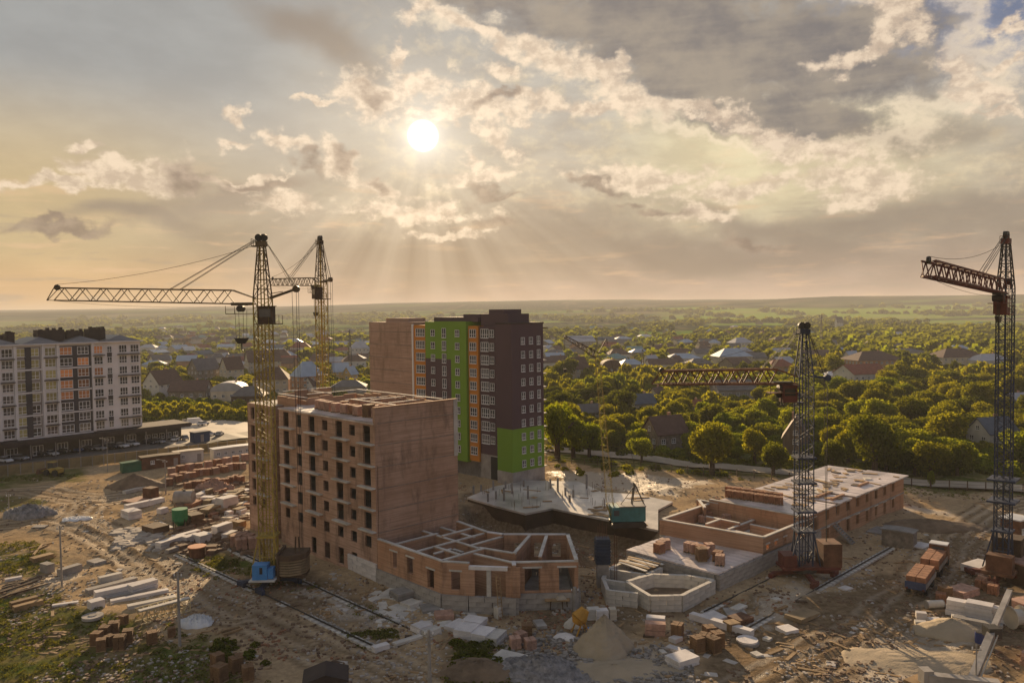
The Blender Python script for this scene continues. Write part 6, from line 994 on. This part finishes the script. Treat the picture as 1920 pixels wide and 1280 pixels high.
# ------------------------------------------------------------------ houses
HPOS = []
def house(px, py, wpx, hpx, roof, wall, label=None, yaw=.5, dep=.8, style='gable', desc=None, lm=None, wins=True, chim=True, storeys=None):
    p = G(px, py); z0 = hz(p.x, p.y); 
    for _ in range(3): p = G(px, py, z0); z0 = hz(p.x, p.y)
    D = (p - Vector((0, 0, H))).length; k = D / F; W_ = wpx * k / (abs(math.cos(yaw)) + dep * abs(math.sin(yaw))); dp = W_ * dep; Ht = hpx * k * .95; wh = Ht * .55; W2_, d2 = W_ / 2, dp / 2
    o = thing('house', (p.x, p.y + d2, z0 - .3), yaw, label or '', 'house', None if label else 'houses of the town'); HPOS.append((p.x, p.y + d2, max(W_, dp) * .62))
    if not label: later(o, desc or f"{wall} house with {roof} roof", 'house', 'houses of the town', o.location)
    if lm: landmark(lm, o.location)
    w_ = MB().bb(-W2_, W2_, -d2, d2, 0, wh); e = .45; rh = Ht; rt = .22
    if style == 'gable':
        w_.add([(-W2_, -d2, wh), (-W2_, d2, wh), (-W2_, 0, rh - .2), (W2_, -d2, wh), (W2_, d2, wh), (W2_, 0, rh - .2)], [(0, 2, 1), (3, 4, 5)])
        sl = (rh - wh) / d2; r_ = MB().add([(-W2_ - e, -d2 - e, wh - e * sl), (W2_ + e, -d2 - e, wh - e * sl), (W2_ + e, 0, rh), (-W2_ - e, 0, rh), (-W2_ - e, d2 + e, wh - e * sl), (W2_ + e, d2 + e, wh - e * sl), (-W2_ - e, -d2 - e, wh - e * sl - rt), (W2_ + e, -d2 - e, wh - e * sl - rt), (W2_ + e, 0, rh - rt), (-W2_ - e, 0, rh - rt), (-W2_ - e, d2 + e, wh - e * sl - rt), (W2_ + e, d2 + e, wh - e * sl - rt)], [(0, 1, 2, 3), (3, 2, 5, 4), (7, 6, 9, 8), (8, 9, 10, 11), (0, 6, 7, 1), (5, 11, 10, 4), (1, 7, 8, 2), (2, 8, 11, 5), (3, 9, 6, 0), (4, 10, 9, 3)])
    elif style == 'hip': i = min(W2_ * .6, d2); r_ = MB().add([(-W2_ - e, -d2 - e, wh), (W2_ + e, -d2 - e, wh), (W2_ + e, d2 + e, wh), (-W2_ - e, d2 + e, wh), (-W2_ + i, 0, rh), (W2_ - i, 0, rh)], [(0, 1, 5, 4), (1, 2, 5), (2, 3, 4, 5), (3, 0, 4), (3, 2, 1, 0)])
    else: n = 12; r_ = MB().prof([(-W2_ - .1, wh)] + [(-(W2_ + .1) * math.cos(math.pi * q / n), wh + (rh - wh) * math.sin(math.pi * q / n)) for q in range(1, n)] + [(W2_ + .1, wh)], -d2 - .2, d2 + .2)
    part('wall', w_, walls[wall], o); R_ = part('roof', r_, roofs[roof], o)
    if chim: part('chimney', MB().bb(W2_ * .3, W2_ * .3 + .7, d2 * .1, d2 * .1 + .7, wh, rh + .7), 'brick_orange', R_)
    if wins:
        ns = storeys or max(1, int(wh / 2.7)); nw = max(1, int(W_ / 3.2)); nd = max(1, int(dp / 3.4)); sh_ = wh / ns
        for f in range(ns):
            for q in range(nw): window(o, 1.3, 1.3, (-W2_ + W_ * (q + .5) / nw, -d2 - .01, sh_ * (f + .55)), 0, nx_=2)
            for q in range(nd): window(o, 1.3, 1.3, (-W2_ - .01, -d2 + dp * (q + .5) / nd, sh_ * (f + .55)), -math.pi / 2, nx_=2)
            for q in range(nd): window(o, 1.3, 1.3, (W2_ + .01, -d2 + dp * (q + .5) / nd, sh_ * (f + .55)), math.pi / 2, nx_=2)
        if style == 'gable' and rh - wh > 2.6: window(o, 1.1, 1.2, (-W2_ - .01, 0, wh + .9), -math.pi / 2); window(o, 1.1, 1.2, (W2_ + .01, 0, wh + .9), math.pi / 2)
    return o
HS = [ # px, py(base), width, height, roof, wall, yaw, style, label, landmark
 (297, 745, 56, 50, 'brown', 'white', 1.15, 'gable', 'white gabled house with dark roof just right of the white apartment block', 'white gabled house'), (348, 752, 66, 38, 'brown', 'stone', .1, 'gable', 'long brown barn with low roof behind the green hedge', 'long brown barn'), (376, 716, 52, 44, 'grey', 'stone', .9, 'gable', 'tall grey stone house with steep roof behind the brown barn', 'grey stone house'),
 (424, 752, 62, 36, 'silver', 'cream', .12, 'dome', 'cream house with silvery curved roof', 'silver dome roofed house'), (430, 715, 40, 46, 'brown', 'cream', .9, 'gable', None, None), (462, 762, 60, 38, 'grey', 'dark', .1, 'hip', 'dark low barn behind the mast of the near yellow crane', None), (505, 738, 66, 50, 'brown', 'cream', .1, 'hip', 'cream two storey house with brown hip roof behind the near yellow crane', 'cream hip roofed house'), (486, 700, 70, 44, 'brown', 'cream', .5, 'gable', None, None), (572, 738, 60, 62, 'blue', 'brick', .8, 'hip', 'brick house with pale blue hip roof left of the rear crane', 'blue hip roofed brick house'), (582, 738, 26, 34, 'brown', 'white', 1.3, 'gable', None, None), (522, 684, 44, 30, 'brown', 'cream', .3, 'hip', None, None), (560, 664, 40, 24, 'red', 'white', .2, 'hip', None, None), (545, 650, 40, 16, 'silver', 'white', .2, 'hip', None, None), (636, 712, 34, 34, 'blue', 'yellow', .4, 'gable', None, None), (655, 715, 26, 30, 'blue', 'yellow', 1.2, 'gable', 'ochre gabled house right of the rear crane', 'ochre gabled house'), (650, 738, 66, 26, 'grey', 'grey', .1, 'hip', 'low grey roofed hall behind the brick block', None), (660, 690, 50, 26, 'brown', 'white', .3, 'hip', None, None), (672, 668, 40, 30, 'silver', 'white', .3, 'hip', None, None), (283, 690, 40, 14, 'blue', 'white', .2, 'hip', None, 'far pale blue roof'), (600, 645, 50, 14, 'red', 'cream', .1, 'hip', None, None), (640, 655, 34, 16, 'silver', 'grey', .4, 'gable', None, None),
 (1252, 845, 84, 66, 'brown', 'stone', .45, 'gable', 'large stone house with brown steep roof and white car before it', 'large brown roofed stone house'), (1205, 772, 52, 36, 'slate', 'cream', .35, 'gable', 'cream house with slate blue gable roof', 'slate blue roofed cream house'), (1105, 785, 48, 30, 'grey', 'stone', .3, 'gable', 'grey roofed cottage among trees near the coloured tower', 'grey cottage'), (1234, 746, 30, 22, 'brown', 'cream', .7, 'gable', None, None), (1303, 768, 30, 20, 'red', 'stone', .2, 'gable', 'small red roofed shed in the trees behind the stone house', 'small red roofed shed'), (1146, 700, 38, 28, 'brown', 'dark', .1, 'dome', 'dark round roofed barn', 'dark round roofed barn'), (1084, 712, 44, 46, 'brown', 'cream', .7, 'gable', 'tall cream and brown house behind the trees by the tower', 'tall brown house'), (1160, 676, 44, 24, 'brown', 'white', .2, 'hip', None, None), (1184, 694, 50, 22, 'blue', 'grey', .2, 'hip', None, 'low blue roofed house'), (1222, 690, 34, 26, 'silver', 'white', .7, 'gable', None, None), (1284, 682, 66, 20, 'blue', 'white', .05, 'hip', 'long white house with pale blue roof in the middle distance', 'long pale blue roofed house'), (1378, 686, 66, 34, 'blue', 'cream', .1, 'hip', 'large cream house with broad blue hip roof', 'large blue hip roofed house'), (1392, 654, 44, 22, 'silver', 'white', .3, 'hip', None, None), (1468, 668, 44, 16, 'silver', 'white', .3, 'gable', None, None), (1382, 748, 72, 36, 'grey', 'grey', .05, 'gable', 'grey long house half hidden beneath the rusty crane jib', 'grey long house'), (1190, 658, 30, 10, 'teal', 'cream', .1, 'gable', None, None), (1088, 652, 60, 24, 'silver', 'grey', .3, 'gable', None, None), (1040, 676, 40, 16, 'blue', 'grey', .2, 'gable', None, None), (1250, 655, 40, 12, 'brown', 'cream', .2, 'hip', None, None), (1320, 660, 40, 14, 'brown', 'cream', .4, 'hip', None, None), (1210, 634, 26, 8, 'white', 'white', .1, 'hip', None, None), (1170, 640, 34, 10, 'blue', 'grey', .1, 'hip', None, None),
 (1500, 858, 58, 78, 'brown', 'wood', 1.2, 'gable', 'tall wooden barn with steep roof behind the short blue crane', 'tall wooden barn'), (1876, 838, 70, 50, 'slate', 'white', .3, 'gable', 'white cottage with slate blue roof behind the right edge crane', 'white cottage'), (1626, 718, 84, 34, 'red', 'white', .3, 'gable', 'red roofed house with white gable among the right trees', 'red roofed white house'), (1650, 694, 90, 34, 'brown', 'brick', .1, 'hip', 'wide brown roofed block behind the red roofed house', 'wide brown roofed block'), (1600, 686, 30, 28, 'blue', 'white', .5, 'gable', None, None), (1708, 668, 60, 14, 'grey', 'white', .05, 'hip', None, 'long white shed'), (1808, 688, 76, 32, 'brown', 'cream', .05, 'hip', 'wide cream house with brown roof left of the right edge crane', 'wide cream house'), (1868, 690, 60, 24, 'silver', 'white', .05, 'hip', None, None), (1565, 712, 34, 16, 'white', 'cream', .1, 'hip', None, None), (1915, 758, 36, 20, 'silver', 'grey', .3, 'gable', None, None), (1780, 615, 60, 6, 'blue', 'grey', .1, 'hip', None, None), (1466, 700, 50, 26, 'red', 'brick', .1, 'hip', 'brick house with red hip roof left of the short crane mast', 'red hip roofed brick house'), (1575, 616, 12, 22, 'grey', 'white', .1, 'gable', 'tall narrow white mill tower far away on the right', 'far white tower')]
for px, py, w, h, rf, wl, yw, st_, lb_, lm_ in HS: house(px, py, w, h, rf, wl, lb_, yw, style=st_, lm=lm_, dep=.75, wins=h > 19)
g = random.Random(77); n_ = 0
while n_ < 165:                                                        # the farther town
    px = g.choice([g.uniform(270, 470), g.uniform(500, 690), g.uniform(1020, 1500), g.uniform(1020, 1920)]); py = 604 + g.random() ** .7 * 88 + (0 if px < 1000 else 2)
    q = G(px, py)
    if any(math.hypot(q.x - a, q.y - b) < c + 6 + q.y * .008 for a, b, c in HPOS): continue
    D = q.length; s = g.uniform(9, 17) * F / D; house(px, py, s * 1.2, g.uniform(6, 9) * F / D, g.choice(['brown', 'brown', 'red', 'grey', 'grey', 'blue', 'silver', 'slate', 'teal', 'brown', 'white', 'blue']), g.choice(['white', 'cream', 'cream', 'grey', 'brick', 'stone', 'white']), None, g.uniform(-.2, 1.2), style=g.choice(['gable', 'hip', 'gable']), wins=False, chim=g.random() < .4); n_ += 1
# pylons
for px, py, tp, l in ((1205, 702, 655, 'steel lattice pylon behind the blue roofed houses'), (1540, 646, 590, 'thin far pylon left of the white tower'), (657, 690, 618, 'tall lamp mast left of the coloured tower')):
    p = G(px, py); z = ZA(p.x, p.y, tp); o = thing('pylon', p, 0, l, 'pylon'); part('mast', lattice(MB(), (0, 0, 0), (0, 0, z), 2.2, .5, 8, .16), 'dark_steel', o); part('cross_arm', MB().bar((-2.5, 0, z - 1), (2.5, 0, z - 1), .2).bar((-1.8, 0, z - 3), (1.8, 0, z - 3), .2), 'dark_steel', o)
# ------------------------------------------------------------------ trees
def crown_mesh(name, n, leaf, seed, m_, lobes=7, flat=.85, conic=0.0, sz=(1, 1, 1)):
    g = np.random.default_rng(seed); L_ = [np.array([0, 0, 0.0])] + [np.array([math.cos(a) * r, math.sin(a) * r, z]) for a, r, z in zip(g.uniform(0, 6.28, lobes), g.uniform(.3, .62, lobes), g.uniform(-.45, .5, lobes))]
    R_ = [.72] + list(g.uniform(.3, .52, lobes)); c = []; nrm = []; w = np.array(R_) ** 2; w /= w.sum()
    k = g.choice(len(L_), n, p=w); d = g.normal(size=(n, 3)); d /= np.linalg.norm(d, axis=1)[:, None]; rad = np.array(R_)[k] * (1 - .45 * g.random(n) ** 2.2) * g.uniform(.9, 1.12, n)
    c = np.array(L_)[k] + d * rad[:, None]; c[:, 2] *= flat; c[:, :2] *= (1 - conic * np.clip(c[:, 2:3], -1, 1)); c *= np.array(sz)
    nr = d * .55 + g.normal(size=(n, 3)) * .6; nr /= np.linalg.norm(nr, axis=1)[:, None]; t = np.cross(nr, g.normal(size=(n, 3))); t /= np.linalg.norm(t, axis=1)[:, None]; b = np.cross(nr, t)
    s = leaf * g.uniform(.6, 1.4, n)[:, None]; v = np.stack([c - t * s, c - b * s * .7, c + t * s, c + b * s * .7], 1).reshape(-1, 3); me = bpy.data.meshes.new(name); f = np.arange(n * 4).reshape(-1, 4)
    me.vertices.add(len(v)); me.vertices.foreach_set('co', v.ravel()); me.loops.add(n * 4); me.loops.foreach_set('vertex_index', f.ravel()); me.polygons.add(n); me.polygons.foreach_set('loop_start', np.arange(0, n * 4, 4)); me.polygons.foreach_set('loop_total', np.full(n, 4)); me.update(); me.materials.append(MT[m_]); return me
CR = {'leafy': [crown_mesh('crown', 4000, .058, s, 'leaf', lobes=lb_, conic=cn) for s, lb_, cn in ((1, 7, 0), (2, 10, .35), (3, 5, 0), (9, 12, .1))], 'dark': [crown_mesh('crown', 4000, .058, s, 'leaf_dark') for s in (4, 5)], 'yellow': [crown_mesh('crown', 3400, .058, s, 'leaf_yellow') for s in (6, 7)]}
LOW = {k: [crown_mesh('crown', 1500, .085, s + 20, m_) for s in (1, 2)] for k, m_ in (('leafy', 'leaf'), ('dark', 'leaf_dark'), ('yellow', 'leaf_yellow'))}
tm = MB().tube((0, 0, -.3), (0, 0, .5), .06, 7, .04).bar((0, 0, .4), (.25, .1, .75), .03).bar((0, 0, .42), (-.22, -.12, .78), .03).bar((0, 0, .35), (.02, .24, .7), .025); TRK = tm.mesh('trunk'); TRK.materials.append(bark)
TN = {'leafy': 'mid green tree', 'dark': 'dark dense tree', 'yellow': 'yellow green tree'}
def tree(x, y, h, w, kind, g, low=False, label=None):
    z = hz(x, y); o = thing('tree', (x, y, z), g.uniform(0, 6.28), label or '', 'tree', None if label else 'trees around the houses'); part('trunk', None, None, o, me=TRK).scale = (h, h, h * .8)
    ch = h * .86; c = part('crown', None, None, o, me=g.choice((LOW if low else CR)[kind])); c.location = (0, 0, h - ch * .5); c.scale = (w / 2 / .95, w / 2 / .95 * g.uniform(.85, 1.1), ch / 2 / .8)
    if not label: later(o, TN[kind], 'tree', 'trees around the houses', (x, y))
    return o
g = random.Random(5)
EXT = [(1335, 888, 778, 98, 'leafy', 'largest round green tree by the far gravel road'), (1450, 892, 822, 52, 'leafy', 'small pointed green tree beside the road, left of the wooden barn'), (1203, 868, 818, 50, 'yellow', 'small yellow green tree standing on the roadside left of the stone house'), (1045, 862, 746, 62, 'yellow', 'tall airy tree beside the coloured tower'), (1075, 858, 772, 60, 'yellow', 'broad yellow green tree second from the tower'), (1105, 856, 784, 55, 'yellow', 'thin yellow tree before the grey cottage'), (1640, 892, 780, 92, 'dark', 'large dark blossoming tree behind the slab roof'), (1745, 893, 822, 76, 'leafy', 'round green tree at the far road left of the right crane'), (1715, 888, 830, 50, 'dark', 'dark leaved tree behind the far road'), (1560, 885, 815, 46, 'leafy', 'slim tree right of the wooden barn'), (1795, 893, 830, 62, 'leafy', 'green tree nearest the right crane at the road'), (1480, 790, 762, 60, 'yellow', 'bright yellow green tree left of the short crane mast'), (1415, 868, 800, 60, 'leafy', 'green tree between the largest tree and the pointed tree'), (1060, 715, 672, 50, 'dark', 'round dark tree at the corner of the tower'), (1745, 915, 880, 16, 'yellow', 'slender young tree by the wire fence'), (1590, 870, 806, 50, 'leafy', 'bushy tree left of the dark blossoming tree')]
TP = []
for px, py, tp, w, kind, l in EXT:
    p = G(px, py); z = ZA(p.x, p.y, tp); wm_ = w * p.y / F; TP.append((p.x, p.y, wm_ * .5)); tree(p.x, p.y, max(z, 3), wm_, kind, g, label=l)
def clear(x, y, r):
    if any((x - a) ** 2 + (y - b) ** 2 < (c + r * .55) ** 2 for a, b, c in HPOS): return False
    return not any((x - a) ** 2 + (y - b) ** 2 < ((c + r) * .8) ** 2 for a, b, c in TP)
def sight(x, y, h):      # keep house fronts in view: no tall tree straight before them
    for a, b, c in HPOS:
        if b > y and b - y < 40 + c and abs(a / b - x / y) * y < c * .8 and h > 3.5: return True
    return False
cand = []
RD = poly_px([(1030, 852), (1130, 858), (1230, 868), (1330, 878), (1480, 890), (1700, 908), (2050, 925)])
for t in range(9000):
    px = g.uniform(1025, 2000); py = 628 + (g.random() ** 1.3) * 262
    if px < 1480 and py > 846 + (px - 1030) * .085 - 8: continue
    if px >= 1480 and py > 880 + (px - 1480) * .06: continue
    p = G(px, py); dens = 1.0 if px > 1480 or py > 700 else .4
    if py < 690 and g.random() > .42: continue
    r = g.uniform(2.5, 5.0) * (1.15 if px > 1500 else .95); h = r * g.choice([1.25, 1.5, 1.7, 2.1]) * g.uniform(.9, 1.1)
    if sight(p.x, p.y, h): h = 2.6; r = min(r, 2.2)
    if ldist(RD, np.array([p.x]), np.array([p.y]))[0] < 6 + r * .6: continue
    if clear(p.x, p.y, r): TP.append((p.x, p.y, r)); cand.append((p.x, p.y, r, h))
for t in range(1500):
    px = g.uniform(268, 690); py = 615 + g.random() * 165; p = G(px, py)
    if px > 470 and py > 745: continue
    r = g.uniform(2, 3.8); h = r * g.uniform(1.3, 1.7); 
    if p.y < 262 and px < 300: continue
    if sight(p.x, p.y, h): h = 2.4; r = min(r, 2)
    if clear(p.x, p.y, r): TP.append((p.x, p.y, r)); cand.append((p.x, p.y, r, h))
for k in range(40):       # the hedge of trees behind the car park
    px = 272 + k * 5.2; p = G(px, g.uniform(764, 788)); r = g.uniform(1.8, 3.0)
    if clear(p.x, p.y, r * .6): TP.append((p.x, p.y, r)); cand.append((p.x, p.y, r, g.uniform(3.5, 5)))
cand.sort(key=lambda q: math.hypot(q[0], q[1]) / q[2]); NT_ = 268
def kindof(x, y, g): v = vnoise(np.array([x / 37.]), np.array([y / 37.]), 3)[0]; return 'dark' if v < -.22 + g.uniform(-.1, .1) else ('yellow' if v > .24 + g.uniform(-.1, .1) else 'leafy')
for i, (x, y, r, h) in enumerate(cand[:NT_]): tree(x, y, h, r * 2.15, kindof(x, y, g), g, low=y > 380)
# woods and garden greenery too dense to count
def merged(name, items, n, leaf, m_, seed):
    g2 = np.random.default_rng(seed); V_ = []
    base = [];
    for k in range(4):
        c = g2.normal(size=(n, 3)); c /= np.linalg.norm(c, axis=1)[:, None]; c[:, 2] = np.abs(c[:, 2]) * 1.0 - .12; c *= g2.uniform(.72, 1.08, n)[:, None]; nr = c + g2.normal(size=(n, 3)) * .6; nr /= np.linalg.norm(nr, axis=1)[:, None]; t = np.cross(nr, g2.normal(size=(n, 3))); t /= np.linalg.norm(t, axis=1)[:, None]; b = np.cross(nr, t); s = leaf * g2.uniform(.7, 1.4, n)[:, None]
        base.append(np.stack([c - t * s, c - b * s * .8, c + t * s, c + b * s * .8], 1).reshape(-1, 3))
    for j, (x, y, z, r, h) in enumerate(items): V_.append(base[j % 4] * np.array([r, r, h]) + np.array([x, y, z]))
    v = np.concatenate(V_); nf = len(v) // 4; me = bpy.data.meshes.new(name); me.vertices.add(len(v)); me.vertices.foreach_set('co', v.ravel()); me.loops.add(nf * 4); me.loops.foreach_set('vertex_index', np.arange(nf * 4)); me.polygons.add(nf); me.polygons.foreach_set('loop_start', np.arange(0, nf * 4, 4)); me.polygons.foreach_set('loop_total', np.full(nf, 4)); me.update(); return part(name, me, m_, kind='stuff')
rest = {'leaf': [], 'leaf_dark': [], 'leaf_yellow': []}
for x, y, r, h in cand[NT_:]: rest[{'leafy': 'leaf', 'dark': 'leaf_dark', 'yellow': 'leaf_yellow'}[kindof(x, y, g)]].append((x, y, hz(x, y), r * 1.1, h))
rn = np.random.default_rng(3); n = 15000; yy = 480 * (3400 / 480) ** rn.random(n); xx = rn.uniform(-.66, .68, n) * yy; den = fbm(xx / 170, yy / 260, 12, 4); zz = height(xx, yy); thr = np.where(yy < 1100, .14, .06) + np.where(yy > 1800, .12, 0)
for x, y, z, d_ in zip(xx[den > thr], yy[den > thr], zz[den > thr], den[den > thr]):
    r = rn.uniform(3, 6) * (1 + y / 1800)
    if any((x - a) ** 2 + (y - b) ** 2 < (c + r * .7) ** 2 for a, b, c in HPOS): continue
    if y < 900 and any(0 < b - y < 60 and abs(a - x) < c + 5 for a, b, c in HPOS): r *= .4
    rest['leaf' if rn.random() < .5 else 'leaf_dark'].append((x, y, z, r, r * rn.uniform(.8, 1.3)))
for k, v in rest.items():
    near = [q for q in v if q[1] < 520]; far_ = [q for q in v if q[1] >= 520]
    if near: merged('garden_trees', near, 420, .14, k, 4)
    if far_: merged('far_wood', far_, 44, .36, k, 5)
# bushes under the canopy, hedges and road verge
bs = []
for t in range(2600):
    px = g.uniform(1025, 1990); py = g.uniform(700, 893)
    if py > 846 + (px - 1030) * .075 + 3: 
        if g.random() > .25: continue
    p = G(px, py)
    if ldist(RD, np.array([p.x]), np.array([p.y]))[0] < 5 or any((p.x - a) ** 2 + (p.y - b) ** 2 < (c + .8) ** 2 for a, b, c in HPOS) or sdist(BLD[2], np.array([p.x]), np.array([p.y]))[0] > -2 or sdist(BLD[4], np.array([p.x]), np.array([p.y]))[0] > -2: continue
    r = g.uniform(.7, 1.7); bs.append((p.x, p.y, hz(p.x, p.y), r, r * g.uniform(.8, 1.2)))
for t in range(260):
    p = G(g.uniform(268, 470), g.uniform(768, 790)); r = g.uniform(1, 2.2); bs.append((p.x, p.y, hz(p.x, p.y), r, r * 1.1))
merged('bushes', bs[::2], 70, .24, 'leaf', 8); merged('bushes', bs[1::2], 70, .24, 'leaf_dark', 9)
wd = []
for poly, n in ((([(-50, 1125), (110, 1115), (200, 1150), (330, 1172), (430, 1215), (520, 1300), (-50, 1300)]), 850), (([(0, 1015), (70, 1015), (120, 1060), (60, 1075), (0, 1080)]), 260), (([(850, 1200), (960, 1205), (980, 1300), (830, 1300)]), 420), (([(400, 1042), (520, 1052), (520, 1090), (380, 1065)]), 220), (([(640, 1188), (740, 1184), (755, 1205), (690, 1215)]), 160), (([(0, 905), (130, 898), (170, 885), (0, 895)]), 150), (([(1030, 878), (1480, 908), (1900, 940), (1900, 925), (1480, 896), (1030, 866)]), 700), (([(330, 1040), (430, 1050), (480, 1110), (330, 1060)]), 120), (([(500, 1060), (760, 1160), (740, 1180), (480, 1090)]), 160)):
    pw = poly_px(poly); xs = [q[0] for q in pw]; ys = [q[1] for q in pw]
    P = np.stack([rn.uniform(min(xs), max(xs), n * 3), rn.uniform(min(ys), max(ys), n * 3)], 1); ok = (sdist(pw, P[:, 0], P[:, 1]) > 0) & (fbm(P[:, 0] * .2, P[:, 1] * .2, 40) > -.12)
    for bl in BLD: ok &= sdist(bl, P[:, 0], P[:, 1]) < -.4
    P = P[ok][:n]; hh = height(P[:, 0], P[:, 1]); wd += [(x, y, z, s_, s_ * .8) for (x, y), z, s_ in zip(P, hh, rn.uniform(.15, .6, len(P)) ** 1.2)]
merged('weeds', wd, 16, .3, 'weed', 10)
shr = [(880 + g.uniform(-30, 60), 1215 + g.uniform(-12, 50)) for _ in range(16)] + [(g.uniform(400, 500), g.uniform(1205, 1245)) for _ in range(12)]
sh2 = [];
for a, b in shr: p = G(a, b); sh2.append((p.x, p.y, hz(p.x, p.y), g.uniform(.5, 1.3), g.uniform(.4, 1.0)))
merged('shrubs', sh2, 150, .2, 'leaf_dark', 11)
write_labels()
